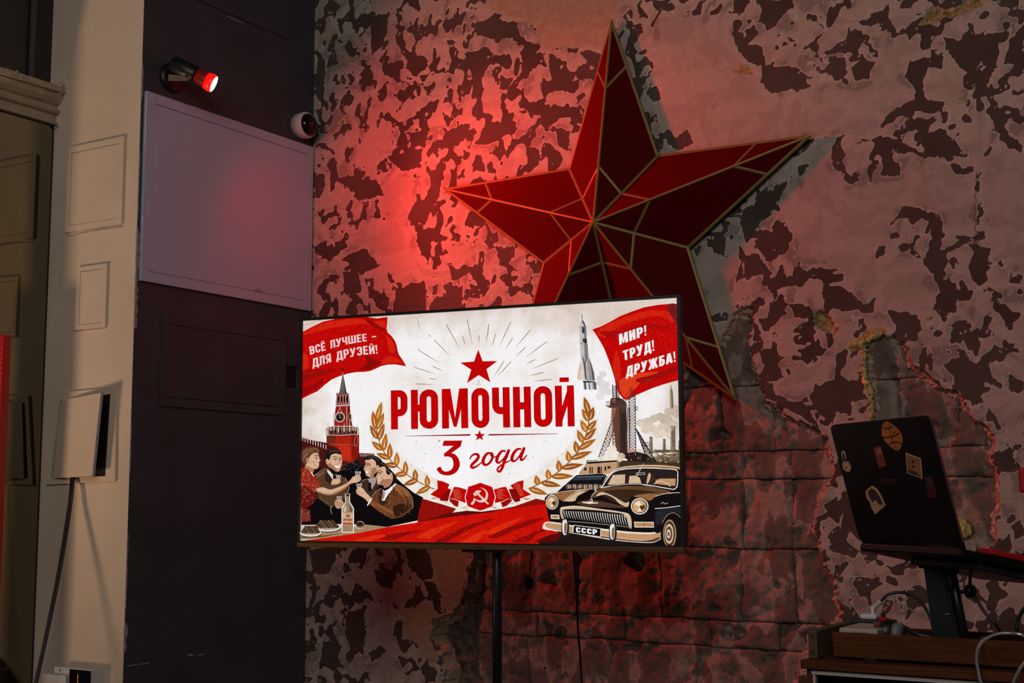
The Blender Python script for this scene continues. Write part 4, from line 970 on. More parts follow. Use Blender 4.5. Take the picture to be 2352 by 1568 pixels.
# laptop stand: tray on a column
ls = empty('laptop_stand', (2.78, -1.40, zfl)); tag(ls, 'black column stand rising from the tray to carry the laptop', 'stand')
def bpt(x, y, z): return BM4 @ V((x, y, z))
plate = box2('support_plate', (-0.06, 0.05, -0.034), (0.155, 0.21, -0.0205), M['black_metal'], 0.003); 
bpy.context.view_layer.update()
plate.matrix_world = BM4
bpy.context.view_layer.update()
yc = -1.40
ct = [at(2122, 1287, 1, yc), at(2192, 1287, 1, yc)]; cb = [at(2150, 1468, 1, yc), at(2226, 1468, 1, yc)]
cbz = zfl+0.012
def colbox(name, l0, l1, t0, t1, y0, y1, zt0, zb0, m, bev=0.004):
    bm = bmesh.new()
    vs = [bm.verts.new(p) for p in ((l0, y0, zb0), (l1, y0, zb0), (l1, y1, zb0), (l0, y1, zb0), (t0, y0, zt0), (t1, y0, zt0), (t1, y1, zt0), (t0, y1, zt0))]
    for f in ((0, 1, 2, 3), (4, 5, 6, 7), (0, 1, 5, 4), (1, 2, 6, 5), (2, 3, 7, 6), (3, 0, 4, 7)): bm.faces.new([vs[i] for i in f])
    bmesh.ops.bevel(bm, geom=bm.edges[:], offset=bev, segments=2, affect='EDGES')
    return bm_obj(name, bm, m)
column = colbox('column', cb[0].x-0.002, cb[1].x-0.012, ct[0].x, ct[1].x-0.022, yc-0.012, yc+0.04, ct[0].z, cbz, M['black_metal'])
side_tube = tube('side_tube', [V((cb[1].x-0.006, yc, cbz)), V((ct[1].x-0.008, yc, ct[0].z-0.01))], 0.009, M['black_metal'], n=2, seg=14)
crown = box2('crown', (ct[0].x-0.008, yc-0.018, ct[0].z-0.014), (ct[1].x-0.018, yc+0.045, ct[0].z-0.002), M['black_metal'], 0.004)
neck = tube('neck', [V((ct[1].x-0.006, yc+0.0, ct[0].z-0.055)), V((ct[1].x-0.012, yc, ct[0].z+0.0)), bpt(0.04, 0.08, -0.032)], 0.0115, M['black_metal'], n=4, seg=14)
ft_ = box2('foot', (cb[0].x-0.004, yc-0.05, zfl), (cb[1].x+0.012, yc+0.09, cbz+0.002), M['black_metal'], 0.004)
knob = lathe('clamp_knob', [(0, 0.012), (0.012, 0.012), (0.014, 0.009)], at(2222, 1357, 1, yc), (1, -0.3, 0), M['black_plastic'], seg=16)
kst = tube('knob_stem', [at(2222, 1357, 1, yc), at(2200, 1360, 1, yc)], 0.004, M['black_metal'], n=2)
mark = box2('index_mark', (at(2171, 1408, 1, yc-0.0125).x, yc-0.0132, at(2171, 1411, 1, yc-0.0125).z), (at(2181, 1408, 1, yc-0.0125).x, yc-0.0118, at(2171, 1408, 1, yc-0.0125).z), M['steel'])
mark.parent = column
adopt(ls, plate, column, side_tube, crown, neck, ft_, knob, kst)
# things on / around the laptop base
rc = empty('red_case', bpt(0.19, 0.12, -0.004)); tag(rc, 'flat red case lying on the right end of the laptop', 'case')
rcb = box2('shell', (0.128, 0.062, -0.0035), (0.166, 0.232, 0.0075), M['red_metal'], 0.003)
bpy.context.view_layer.update(); rcb.matrix_world = BM4
rcb2 = lathe('end_cap', [(0, 0.006), (0.010, 0.006), (0.012, 0.003)], bpt(0.147, 0.150, 0.008), kn_, M['black_gloss'], seg=14)
adopt(rc, rcb, rcb2)
yk = -1.44
tag(tube('hanging_cable', [at(2246, 1262, 1, yk-0.02), at(2240, 1275, 1, yk-0.05), at(2232, 1300, 1, yk-0.05), at(2228, 1330, 1, yk-0.03), at(2234, 1358, 1, yk), at(2258, 1400, 1, yk), at(2290, 1438, 1, yk), at(2305, 1468, 1, yk+0.03)], 0.0030, M['black_plastic']), 'black cable hanging from the laptop into the tray', 'cable')
tag(tube('audio_cable', [at(2380, 1370, 1, yk), at(2352, 1398, 1, yk), at(2338, 1425, 1, yk), at(2336, 1450, 1, yk), at(2340, 1475, 1, yk+0.02)], 0.0034, M['black_plastic']), 'black cord dropping into the tray at the right edge of the frame', 'cable')
ys_ = YF-0.03
tag(tube('braided_cable', [at(2352, 1640, 1, ys_), at(2300, 1600, 1, ys_+0.01), at(2258, 1575, 1, ys_), at(2247, 1540, 1, ys_), at(2243, 1512, 1, ys_), at(2248, 1488, 1, ys_), at(2264, 1468, 1, ys_), at(2290, 1456, 1, ys_), at(2320, 1454, 1, ys_), at(2352, 1460, 1, ys_), at(2400, 1490, 1, ys_+0.03)], 0.0031, M['silver']), 'silver braided cable looping over the tray front', 'cable')
tag(tube('braided_cable', [at(2322, 1640, 1, ys_-0.012), at(2325, 1580, 1, ys_-0.012), at(2338, 1545, 1, ys_-0.012), at(2360, 1515, 1, ys_-0.012), at(2400, 1470, 1, ys_-0.01)], 0.0031, M['silver']), 'silver braided cable crossing the corner at the right edge', 'cable')
tag(tube('audio_cable', [at(2262, 1590, 1, YF-0.012), at(2248, 1545, 1, YF-0.012), at(2244, 1500, 1, YF-0.010), at(2252, 1470, 1, YF+0.02), at(2262, 1462, 1, YT+0.02)], 0.0022, mat('dull_cord', (0.07, 0.06, 0.055), 0.6)), 'dull grey cord running behind the silver braided loop', 'cable')
# red thing at the right edge of the frame
rb = empty('red_fixture', at(2350, 1105, 1, -1.30)); tag(rb, 'red handle on a black rod at the right edge of the frame', 'handle')
rg = box2('grip', (at(2344, 1100, 1, -1.30).x, -1.32, at(2344, 1131, 1, -1.30).z), (at(2344, 1100, 1, -1.30).x+0.03, -1.29, at(2344, 1073, 1, -1.30).z), M['red_metal'], 0.004)
gx = at(2344, 1100, 1, -1.30).x+0.015
rod = tube('rod', [V((gx, -1.305, rg.bound_box[0][2]+0.002)), V((gx+0.01, -1.30, 1.2)), V((gx+0.02, -1.295, zfl+0.001))], 0.006, M['black_metal'], n=4)
adopt(rb, rg, rod)
# ================================================================== THE PICTURE ON THE SCREEN (flat print)
TC0 = TVC
def tvuv(px, py):
    p = onp(px, py, TC0, TN)-TC0
    return max(-hw, min(hw, p.dot(E1))), max(-hh, min(hh, p.dot(E2)))
ZF = {1: (680, 680, 5.2267), 2: (1120, 680, 5.0043), 3: (680, 960, 4.9), 4: (960, 960, 4.9), 5: (1240, 960, 4.9), 6: (1320, 680, 3.9185), 7: (680, 720, 4.6133), 8: (860, 780, 3.7333)}
class Pic:
    def __init__(s): s.g = {}; s.layer = 1; s.grp = 'print'; s.hold = False
    def nl(s, grp=None):
        s.layer += 1
        if grp: s.grp = grp
    def raw(s, col, uv):
        if len(uv) < 3: return
        d = s.g.setdefault(s.grp, ([], [], []))
        y = -s.layer*1.05e-5-0.00012; n = len(d[0]); v3 = [V((u, y, v_)) for u, v_ in uv]
        for t in tessellate_polygon([v3]):
            a, b, c = (v3[i] for i in t)
            if (b-a).cross(c-a).y > 0: t = (t[0], t[2], t[1])
            d[1].append(tuple(i+n for i in t))
        d[0].extend(v3); d[2].extend([col]*len(v3))
    def poly(s, z, col, pts, smooth=0, nl=True):
        if nl and not s.hold: s.layer += 1
        ox, oy, k = ZF[z]
        if smooth:
            smooth = smooth*2; m = len(pts); out = []
            for i in range(m):
                p0, p1, p2, p3 = pts[i-1], pts[i], pts[(i+1) % m], pts[(i+2) % m]
                for j in range(smooth):
                    t = j/smooth
                    out.append(tuple(0.5*((2*p1[q])+(p2[q]-p0[q])*t+(2*p0[q]-5*p1[q]+4*p2[q]-p3[q])*t*t+(3*p1[q]-p0[q]-3*p2[q]+p3[q])*t**3) for q in (0, 1)))
            pts = out
        s.raw(col, [tvuv(ox+a/k, oy+b/k) for a, b in pts])
    def line(s, z, col, pts, wd, smooth=0, nl=True):
        """wd: width or list of widths, in zoom pixels"""
        if nl and not s.hold: s.layer += 1
        P = [V((a, b, 0)) for a, b in pts]
        ws = wd if isinstance(wd, (list, tuple)) else [wd]*len(P)
        if smooth:
            Q = catmull(P, smooth); m = len(Q); ws = [ws[min(int(i/smooth), len(ws)-1)]*(1-(i/smooth) % 1)+ws[min(int(i/smooth)+1, len(ws)-1)]*((i/smooth) % 1) for i in range(m)]; P = Q
        L = []; R = []
        for i, p in enumerate(P):
            t = P[min(i+1, len(P)-1)]-P[max(i-1, 0)]
            if t.length < 1e-6: continue
            t.normalize(); n = V((-t.y, t.x, 0))*ws[i]/2; L.append(p+n); R.append(p-n)
        ox, oy, k = ZF[z]
        f = lambda p: tvuv(ox+p.x/k, oy+p.y/k)
        for i in range(len(L)-1): s.raw(col, [f(L[i]), f(L[i+1]), f(R[i+1]), f(R[i])])
    def ell(s, z, col, cx, cy, rx, ry, rot=0, n=20, nl=True):
        c, d = math.cos(rot), math.sin(rot)
        s.poly(z, col, [(cx+rx*math.cos(t)*c-ry*math.sin(t)*d, cy+rx*math.cos(t)*d+ry*math.sin(t)*c) for t in [2*math.pi*i/n for i in range(n)]], nl=nl)
PC = Pic(); P_ = PC.poly; L_ = PC.line; E_ = PC.ell
PAPER = (238, 232, 228); RED = (196, 8, 8); DRED = (140, 12, 10); ORED = (214, 34, 16); INK = (16, 11, 12); GOLD = (190, 118, 36); WHITE = (246, 243, 243); BRN = (104, 62, 38); TANC = (206, 164, 118)
rp_ = random.Random(11)
HALO = (242, 236, 226)

# ---- sun rays
PC.nl('rays')
for z, a, b in ((1, (1805, 340), (1970, 640)), (1, (2055, 278), (2115, 580)), (1, (2315, 335), (2282, 575)), (1, (1595, 462), (1625, 492)), (1, (1660, 525), (1850, 720)), (1, (1462, 640), (1720, 802)), (1, (1420, 852), (1660, 930)), (1, (1645, 845), (1760, 895)), (1, (1600, 985), (1690, 1002)), (1, (1430, 1052), (1640, 1060)), (1, (1998, 480), (2038, 600)), (1, (2195, 465), (2197, 560)),
                (2, (270, 288), (128, 595)), (2, (495, 385), (318, 590)), (2, (682, 520), (440, 700)), (2, (808, 716), (500, 838)), (2, (545, 728), (440, 785)), (2, (645, 875), (475, 915)), (2, (735, 955), (525, 977)), (2, (92, 435), (52, 580)), (2, (288, 480), (208, 605)), (2, (437, 585), (325, 695)), (2, (14, 320), (2, 450)), (2, (270, 750), (110, 925)), (2, (190, 745), (65, 935))):
    L_(z, (150, 118, 84), [a, ((a[0]+b[0])/2, (a[1]+b[1])/2), b], [7, 8, 2], nl=False)
PC.nl()
for i in range(170):                                      # flecks of the worn print
    z = rp_.choice((1, 1, 2, 8)); x, y = rp_.uniform(250, 2300), rp_.uniform(60, 1500)
    if z == 8: x, y = rp_.uniform(250, 1700), rp_.uniform(820, 1180)
    r = rp_.choice((2, 2.5, 3, 5)); E_(z, (150, 122, 98), x, y, r, r*rp_.uniform(.5, 1.4), n=6, nl=False)
PC.nl()
L_(1, (190, 150, 110), [(75, 355), (180, 325), (250, 285), (300, 278)], 6, nl=False); L_(1, (170, 120, 90), [(255, 275), (270, 290), (320, 270), (400, 262)], 5, nl=False)
L_(1, (160, 130, 100), [(1440, 250), (1465, 300), (1470, 345), (1492, 390)], [3, 6, 6, 3], nl=False)
# ---- smoke on the right
PC.nl('smoke')
for (x, y, r, c) in ((220, 740, 30, 226), (255, 700, 34, 224), (235, 780, 44, 228), (280, 800, 40, 226), (250, 850, 46, 230), (300, 860, 40, 231), (230, 900, 40, 233), (600, 1140, 46, 224), (660, 1130, 50, 214), (720, 1100, 42, 208), (770, 1080, 40, 203), (820, 1110, 60, 200), (850, 1040, 46, 204), (900, 1010, 42, 206), (930, 1060, 52, 200), (800, 1190, 60, 220), (880, 1150, 54, 208), (700, 1190, 40, 222), (760, 1230, 60, 230), (640, 1200, 46, 228), (870, 1250, 50, 226), (930, 1200, 40, 218)):
    E_(6, (c, c-14, c-34) if x > 500 else (c, c-3, c-6), x, y, r, r*0.8, n=14)
# ---- rocket
PC.nl('rocket')
P_(2, (120, 116, 116), [(1082, 205), (1090, 205), (1092, 265), (1083, 265)])
P_(2, (198, 194, 192), [(1085, 262), (1110, 300), (1135, 360), (1140, 520), (1150, 560), (1160, 690), (1160, 790), (1150, 860), (1085, 860), (1070, 690), (1060, 540), (1055, 350), (1068, 300)])
P_(2, (92, 88, 92), [(1087, 262), (1112, 300), (1135, 360), (1112, 345), (1088, 300)])
P_(2, (128, 124, 126), [(1110, 345), (1135, 360), (1140, 520), (1150, 560), (1158, 700), (1120, 800), (1110, 520)])
P_(2, (56, 56, 66), [(1085, 350), (1112, 350), (1116, 430), (1085, 420)]); P_(2, (50, 50, 60), [(1092, 485), (1142, 490), (1142, 545), (1098, 530)])
L_(2, (110, 105, 105), [(1055, 352), (1135, 362)], 5); L_(2, (120, 115, 115), [(1060, 540), (1148, 560)], 5)
P_(2, (222, 214, 210), [(1072, 680), (1066, 740), (1045, 830), (1030, 950), (1070, 965), (1110, 960), (1120, 800), (1095, 690)])
P_(2, (234, 196, 170), [(1066, 745), (1045, 830), (1030, 955), (1062, 962), (1070, 850)])
P_(2, (104, 98, 100), [(1092, 680), (1130, 790), (1142, 960), (1118, 960), (1105, 800), (1085, 700)])
P_(2, (176, 170, 168), [(1158, 690), (1185, 760), (1215, 850), (1235, 970), (1140, 975), (1140, 800)])
P_(2, (100, 94, 96), [(1165, 700), (1195, 780), (1225, 880), (1235, 970), (1205, 970), (1190, 850)])
L_(2, (80, 76, 78), [(1150, 740), (1175, 850), (1190, 970)], 6)
P_(2, (54, 52, 54), [(1095, 970), (1238, 980), (1240, 998), (1098, 990)])
for x0, x1, c in ((1100, 1135, 170), (1112, 1128, 60), (1145, 1195, 205), (1160, 1175, 120), (1200, 1250, 150), (1222, 1240, 70)):
    P_(2, (c, c, c), [(x0, 990), (x1, 992), (x1+6, 1075), (x0+6, 1070)])
# small far rocket and chimney towers
P_(2, (176, 156, 134), [(2106, 1012), (2128, 1090), (2134, 1180), (2140, 1300), (2096, 1290), (2094, 1180), (2092, 1090)])
P_(2, (120, 100, 84), [(2108, 1060), (2128, 1090), (2136, 1280), (2116, 1280), (2112, 1120)]); L_(2, (110, 96, 84), [(2108, 1010), (2107, 1050)], 4)
for x0, x1, y0, y1, c in ((672, 702, 1265, 1420, 150), (792, 820, 1285, 1430, 150), (862, 908, 1170, 1400, 178), (934, 950, 1300, 1380, 150)):
    P_(6, (c, c-24, c-44), [(x0+3, y0), (x1-3, y0), (x1+2, y1), (x0-2, y1)]); P_(6, (c-60, c-74, c-86), [(x1-11, y0), (x1-3, y0), (x1+2, y1), (x1-12, y1)]); P_(6, (c-70, c-84, c-94), [(x0, y0), (x1, y0), (x1, y0+7), (x0, y0+7)])
for i in range(40): L_(6, (110, 90, 72), [(rp_.uniform(864, 890), rp_.uniform(1180, 1390)), (rp_.uniform(885, 910), rp_.uniform(1180, 1390))], 2.4, nl=False)
# ---- flags
PC.nl('flag')
P_(1, RED, [(60, 428), (200, 365), (330, 305), (470, 268), (610, 250), (760, 242), (860, 245), (930, 262), (985, 268), (1040, 258), (1098, 250), (1095, 330), (1088, 390), (1102, 438), (1150, 480), (1190, 540), (1210, 590), (1222, 660), (1235, 700), (1270, 750), (1300, 795), (1322, 842), (1250, 828), (1180, 818), (1100, 822), (1020, 840), (960, 870), (900, 895), (830, 908), (720, 912), (640, 925), (520, 960), (430, 1000), (350, 1060), (260, 1140), (150, 1190), (60, 1230)])
PC.nl()
P_(1, ORED, [(330, 330), (520, 290), (720, 270), (900, 300), (1060, 300), (1070, 380), (1000, 360), (860, 330), (640, 350), (440, 380), (200, 440), (100, 470), (100, 440)], 3)
P_(1, DRED, [(860, 270), (960, 330), (1060, 400), (1080, 420), (1000, 400), (900, 340), (840, 300)], 3)
P_(1, ORED, [(1080, 470), (1140, 520), (1180, 600), (1190, 680), (1120, 660), (1100, 560)], 3)
P_(1, DRED, [(820, 700), (940, 760), (1080, 800), (1000, 810), (900, 870), (760, 880), (860, 800)], 3)
P_(1, ORED, [(1020, 800), (1100, 730), (1200, 740), (1290, 810), (1180, 800), (1080, 815)], 3)
P_(1, (160, 12, 10), [(75, 900), (250, 880), (480, 880), (400, 930), (200, 1000), (75, 1060)], 3); P_(1, ORED, [(75, 700), (140, 720), (150, 850), (75, 880)], 3)
P_(1, (150, 12, 10), [(75, 1110), (200, 1060), (330, 980), (300, 1060), (180, 1140), (75, 1190)], 3)
PC.nl()
for i in range(170):
    x = rp_.uniform(90, 1180); y = 760-0.18*x+rp_.uniform(-330, 180)
    if y < 300 or (y > 880 and x > 500): continue
    E_(1, (228, 96, 48), x, y, rp_.uniform(2, 6), rp_.uniform(1.5, 4), rot=rp_.random()*3, n=6, nl=False)
P_(2, RED, [(1204, 382), (1300, 350), (1400, 300), (1520, 232), (1650, 180), (1800, 128), (1960, 100), (2080, 90), (2180, 90), (2190, 500), (2205, 965), (2120, 985), (2000, 1020), (1880, 1062), (1760, 1115), (1680, 1150), (1600, 1195), (1560, 1180), (1500, 1100), (1472, 1010), (1462, 950), (1432, 850), (1395, 740), (1340, 600), (1290, 510), (1240, 430)])
P_(2, ORED, [(1260, 400), (1500, 270), (1700, 200), (1900, 160), (2100, 190), (2160, 300), (1960, 230), (1760, 260), (1560, 330), (1400, 430), (1340, 480)], 3)
P_(2, (168, 14, 12), [(1280, 410), (1440, 400), (1600, 390), (1800, 330), (2000, 330), (2170, 380), (2000, 370), (1800, 380), (1640, 450), (1400, 470)], 3)
P_(2, ORED, [(1480, 620), (1520, 760), (1530, 900), (1500, 1000), (1440, 820)], 3); P_(2, (226, 62, 30), [(1500, 1000), (1640, 900), (1800, 880), (1960, 870), (1800, 960), (1660, 1100), (1580, 1170)], 3)
P_(2, (160, 14, 12), [(1700, 960), (1900, 900), (2190, 800), (2190, 860), (2000, 930), (1820, 1000)], 3); P_(2, (120, 26, 28), [(2060, 110), (2175, 100), (2180, 300), (2120, 240)], 3)
PC.nl()
for i in range(150):
    x = rp_.uniform(1450, 2170); y = rp_.uniform(250, 1000)
    if x < 1480+0.0*y and y > 500: continue
    E_(2, (236, 120, 80), x, y, rp_.uniform(1.5, 5), rp_.uniform(1.5, 4), rot=rp_.random()*3, n=6, nl=False)
# ---- lettering: condensed grotesque drawn with strokes, unit height
def stroke(pts, t):
    """polyline band with mitred joints -> list of quads (unit box)"""
    P = [V((a, b, 0)) for a, b in pts]; n = len(P); closed = (P[0]-P[-1]).length < 1e-6 and n > 2
    if closed: P = P[:-1]; n -= 1
    L = []; R = []
    for i in range(n):
        d1 = (P[i]-P[i-1]).normalized() if (i > 0 or closed) else None
        d2 = (P[(i+1) % n]-P[i]).normalized() if (i < n-1 or closed) else None
        if d1 is None: d1 = d2
        if d2 is None: d2 = d1
        n1 = V((-d1.y, d1.x, 0)); n2 = V((-d2.y, d2.x, 0)); m = n1+n2
        m = m/max(m.length_squared, 0.35)*2 if m.length > 1e-6 else n1
        L.append(P[i]+m*t/2); R.append(P[i]-m*t/2)
    q = []
    for i in range(n if closed else n-1):
        j = (i+1) % n; q.append([(L[i].x, L[i].y), (L[j].x, L[j].y), (R[j].x, R[j].y), (R[i].x, R[i].y)])
    return q
def fillet(pts, r, n=5):
    P = [V((a, b, 0)) for a, b in pts]; closed = (P[0]-P[-1]).length < 1e-6
    if closed: P = P[:-1]
    m = len(P); out = []
    for i in range(m):
        if not closed and i in (0, m-1): out.append(P[i]); continue
        a = (P[i-1]-P[i]); c = (P[(i+1) % m]-P[i]); ra = min(r, a.length*.49); rc = min(r, c.length*.49)
        p0 = P[i]+a.normalized()*ra; p2 = P[i]+c.normalized()*rc; k = .45
        q0 = p0+(P[i]-p0)*.56; q2 = p2+(P[i]-p2)*.56
        for j in range(n+1):
            t = j/n; out.append(p0*(1-t)**3+q0*3*t*(1-t)**2+q2*3*t*t*(1-t)+p2*t**3)
    if closed: out.append(out[0])
    return [(q.x, q.y) for q in out]
def glyph(ch, w_, t):
    h = t/2; x0, x1, y0, y1 = h, w_-h, h, 1-h; c = min(0.15, w_*0.34); mid = 0.5; S = lambda *p: stroke(p, t); SF = lambda *p: stroke(fillet(p, c), t)
    O = fillet([(x0, y0), (x1, y0), (x1, y1), (x0, y1), (x0, y0)], c)
    bowl = lambda a, b: fillet([(x0, b), (x1, b), (x1, a), (x0, a)], c)
    V1 = S((x0, 0), (x0, 1))
    if ch == 'Р': return V1+S(*bowl(0.42-h*0+h*.0, y1))
    if ch == 'В': return V1+S(*bowl(y0, 0.5+0.02))+S(*bowl(0.5, y1))
    if ch == 'Б': return V1+S((x0, y1), (w_*0.92, y1))+S(*bowl(y0, 0.56))
    if ch == 'С': return SF((x1, 0.66), (x1, y1), (x0, y1), (x0, y0), (x1, y0), (x1, 0.34))
    if ch in 'ЕЁ':
        g = V1+S((x0, y0), (w_*.96, y0))+S((x0, y1), (w_*.96, y1))+S((x0, mid), (w_*.88, mid))
        if ch == 'Ё': g += [[(w_*.16, 1.08), (w_*.42, 1.08), (w_*.42, 1.22), (w_*.16, 1.22)], [(w_*.58, 1.08), (w_*.84, 1.08), (w_*.84, 1.22), (w_*.58, 1.22)]]
        return g
    if ch == 'Л': return S((x1, 0), (x1, y1), (x0+.03, y1), (x0+.03, 0.25), (x0-.0, y0), (x0-h-.03, y0))
    if ch == 'Д': return S((x1-.03, 0.1), (x1-.03, y1), (x0+.09, y1), (x0+.07, 0.5), (x0+.02, 0.1))+S((-0.02, 0.0+h), (w_+.02, h))+[[(-.02, -.16), (t*.9-.02, -.16), (t*.9-.02, t), (-.02, t)], [(w_+.02-t*.9, -.16), (w_+.02, -.16), (w_+.02, t), (w_+.02-t*.9, t)]]
    if ch == 'У': return S((x0-.01, 1), (w_*.5, 0.36))+S((x1+.01, 1), (w_*.5, 0.30), (w_*.38, y0), (x0-h, y0))
    if ch == 'Ч': return S((x1, 0), (x1, 1))+SF((x0, 1), (x0, 0.42), (x1, 0.42))
    if ch == 'Ш': return V1+S((x1, 0), (x1, 1))+S((w_/2, 0), (w_/2, 1))+S((x0, y0), (x1, y0))
    if ch == 'Я': return S((x1, 0), (x1, 1))+SF((x1, y1), (x0, y1), (x0, .45), (x1, .45))+S((w_*.58, .45), (x0-.01, 0))
    if ch == 'З': return SF((x0, 0.70), (x0, y1), (x1, y1), (x1, .5), (w_*.4, .5))+SF((w_*.4, .5), (x1, .5), (x1, y0), (x0, y0), (x0, .30))
    if ch in 'ИЙ':
        g = V1+S((x1, 0), (x1, 1))+[[(t*.8, .03), (t*.8, .40), (w_-t*.8, .97), (w_-t*.8, .60)]]
        if ch == 'Й': g += [[(w_*.26, 1.09), (w_*.74, 1.09), (w_*.74, 1.20), (w_*.26, 1.20)]]
        return g
    if ch == 'М': return V1+S((x1, 0), (x1, 1))+[[(t*.2, 1), (t*1.25, 1), (w_/2+t*.18, 0.04), (w_/2-t*.18, 0.04)], [(w_-t*.2, 1), (w_-t*1.25, 1), (w_/2-t*.18, 0.04), (w_/2+t*.18, 0.04)]]
    if ch == 'Т': return S((0, y1), (w_, y1))+S((w_/2, 0), (w_/2, 1))
    if ch == 'Ж': return S((w_/2, 0), (w_/2, 1))+S((x0-.01, 1), (w_*.36, .5), (x0-.01, 0))+S((x1+.01, 1), (w_*.64, .5), (x1+.01, 0))+S((w_*.34, .5), (w_*.66, .5))
    if ch == 'А': return S((x0-.01, 0), (w_/2-t*.25, y1), (w_/2+t*.25, y1), (x1+.01, 0))+S((x0+.06, .26), (x1-.06, .26))
    if ch == 'О': return stroke(O, t)
    if ch == 'Н': return V1+S((x1, 0), (x1, 1))+S((x0, mid+.03), (x1, mid+.03))
    if ch == 'Ю':
        s = 0.32*w_; return V1+S((x0, mid+.03), (s+t, mid+.03))+[[(a+s, b) for a, b in q] for q in glyph('О', w_-s, t)]
    if ch == '!': return [[(0.0, 1), (w_, 1), (w_*.78, .30), (w_*.22, .30)], [(w_*.1, 0), (w_*.9, 0), (w_*.9, .17), (w_*.1, .17)]]
    if ch == '–': return [[(0, .42), (w_, .42), (w_, .57), (0, .57)]]
    if ch == '3': return glyph('З', w_, t)
    return []
WID = {'Ш': .74, 'М': .66, 'Ж': .80, 'Ю': .75, '!': .17, '–': .42, ' ': .30, 'Д': .56, 'У': .52, 'А': .54, 'Т': .46, 'Е': .42, 'Ё': .42}
def text(z, col, s, base, up, ht, t=.17, gap=.09, wscale=1.0):
    """base: polyline of the baseline in zoom px; up: up vector direction at start and end; ht: heights at start/end"""
    PC.layer += 1
    ws = [WID.get(c, .47) for c in s]; tot = sum(ws)+gap*(len(s)-1)
    B = [V((a, b, 0)) for a, b in base]; seg = [(B[i+1]-B[i]).length for i in range(len(B)-1)]; L = sum(seg)
    def bp(f):
        d = max(0, min(1, f))*L
        for i, q in enumerate(seg):
            if d <= q or i == len(seg)-1: return B[i]+(B[i+1]-B[i])*(d/q)
            d -= q
    x = 0; ox, oy, k = ZF[z]
    for c, w_ in zip(s, ws):
        for q in glyph(c, w_, t):
            pts = []
            for a, b in q:
                f = (x+a)/tot; p = bp(f); fu = max(0, min(1, f)); uu = V((*up[0], 0)).normalized()*(1-fu)+V((*up[1], 0)).normalized()*fu
                p = p+uu*b*(ht[0]*(1-fu)+ht[1]*fu); pts.append(tvuv(ox+p.x/k, oy+p.y/k))
            PC.raw(col, pts)
        x += w_+gap
PC.nl('lettering')
PINK = (242, 208, 210)
text(1, PINK, 'ВСЁ ЛУЧШЕЕ –', [(172, 704), (360, 648), (440, 622), (600, 582), (760, 552), (968, 528)], ((-14, -95), (-6, -95)), (98, 92))
text(1, PINK, 'ДЛЯ ДРУЗЕЙ!', [(200, 858), (440, 786), (500, 772), (620, 738), (800, 705), (985, 688)], ((-6, -100), (-10, -100)), (106, 104))
text(2, WHITE, 'МИР!', [(1515, 560), (1830, 447)], ((-6, -120), (-8, -120)), (122, 112), t=.20)
text(2, WHITE, 'ТРУД!', [(1562, 742), (1920, 624)], ((-10, -115), (-10, -120)), (112, 122), t=.20)
text(2, WHITE, 'ДРУЖБА!', [(1592, 932), (2165, 750)], ((6, -118), (-8, -118)), (122, 116), t=.20)
# ---- fortress tower and wall
PC.nl('tower')
P_(3, (74, 22, 22), [(62, 215), (160, 245), (345, 278), (482, 328), (700, 392), (880, 398), (960, 460), (960, 640), (62, 640)])
PC.nl()
for i in range(10):
    x = 72+i*29; y = 212+i*10.5; P_(3, (206, 190, 184), [(x, y-8), (x+9, y-5), (x+9, y+44), (x, y+41)], nl=False)
for i in range(9):
    x = 722+i*18; P_(3, (200, 176, 168), [(x, 400), (x+7, 400), (x+7, 432), (x, 432)], nl=False)
P_(3, (168, 34, 20), [(345, 175), (712, 160), (712, 400), (640, 500), (500, 480), (470, 340), (345, 285)]); P_(3, (196, 44, 22), [(470, 300), (605, 300), (625, 480), (520, 470), (490, 345)])
P_(3, (134, 24, 16), [(618, 170), (712, 162), (712, 400), (640, 480), (625, 320)]); P_(3, (110, 40, 30), [(345, 185), (440, 185), (440, 290), (345, 282)])
L_(3, (204, 178, 168), [(345, 182), (480, 184), (600, 180), (712, 168)], 7); L_(3, (190, 96, 76), [(400, 290), (480, 296), (620, 295), (712, 325)], 5); L_(3, (200, 150, 140), [(672, 320), (655, 270), (668, 220), (690, 190), (700, 240), (690, 300)], 4)
PC.nl()
for x in (408, 440, 475, 518, 560): P_(3, (70, 20, 16), [(x, 198), (x+6, 198), (x+6, 222), (x, 222)], nl=False)
# belfry tiers (zoom 7)
P_(7, (112, 66, 56), [(322, 1290), (320, 1220), (340, 1205), (400, 1195), (600, 1195), (665, 1210), (668, 1280), (600, 1275), (480, 1290)])
P_(7, (150, 30, 22), [(405, 1190), (412, 1070), (425, 970), (572, 970), (578, 1070), (600, 1190)])
P_(7, (120, 24, 18), [(536, 970), (572, 970), (580, 1070), (600, 1190), (548, 1190)])
P_(7, (132, 40, 32), [(428, 985), (424, 940), (432, 850), (445, 842), (548, 842), (562, 850), (570, 940), (572, 985)])
P_(7, (196, 176, 166), [(420, 968), (575, 960), (575, 976), (420, 984)])
P_(7, (92, 78, 74), [(458, 852), (494, 640), (500, 640), (540, 850)]); P_(7, (58, 46, 46), [(505, 660), (540, 850), (512, 850)])
PC.nl()
for i in range(9):
    y = 670+i*20; hwd = 2+i*3.6
    for f in (-.75, -.25, .3, .75): E_(7, (206, 190, 170), 497+hwd*f, y, 2.6, 3.2, n=6, nl=False)
for x in (432, 545, 458, 520): L_(7, (70, 58, 56), [(x, 870), (x+2, 830)], [9, 2], nl=False)
PC.nl()
for x in (452, 485, 512, 545): P_(7, (34, 20, 20), [(x-9, 935), (x-9, 890), (x, 868), (x+9, 890), (x+9, 935)], nl=False)
PC.nl()
for x in (434, 468, 500, 530, 560): L_(7, (206, 192, 186), [(x, 940), (x, 878), (x+4, 866)], 5, nl=False)
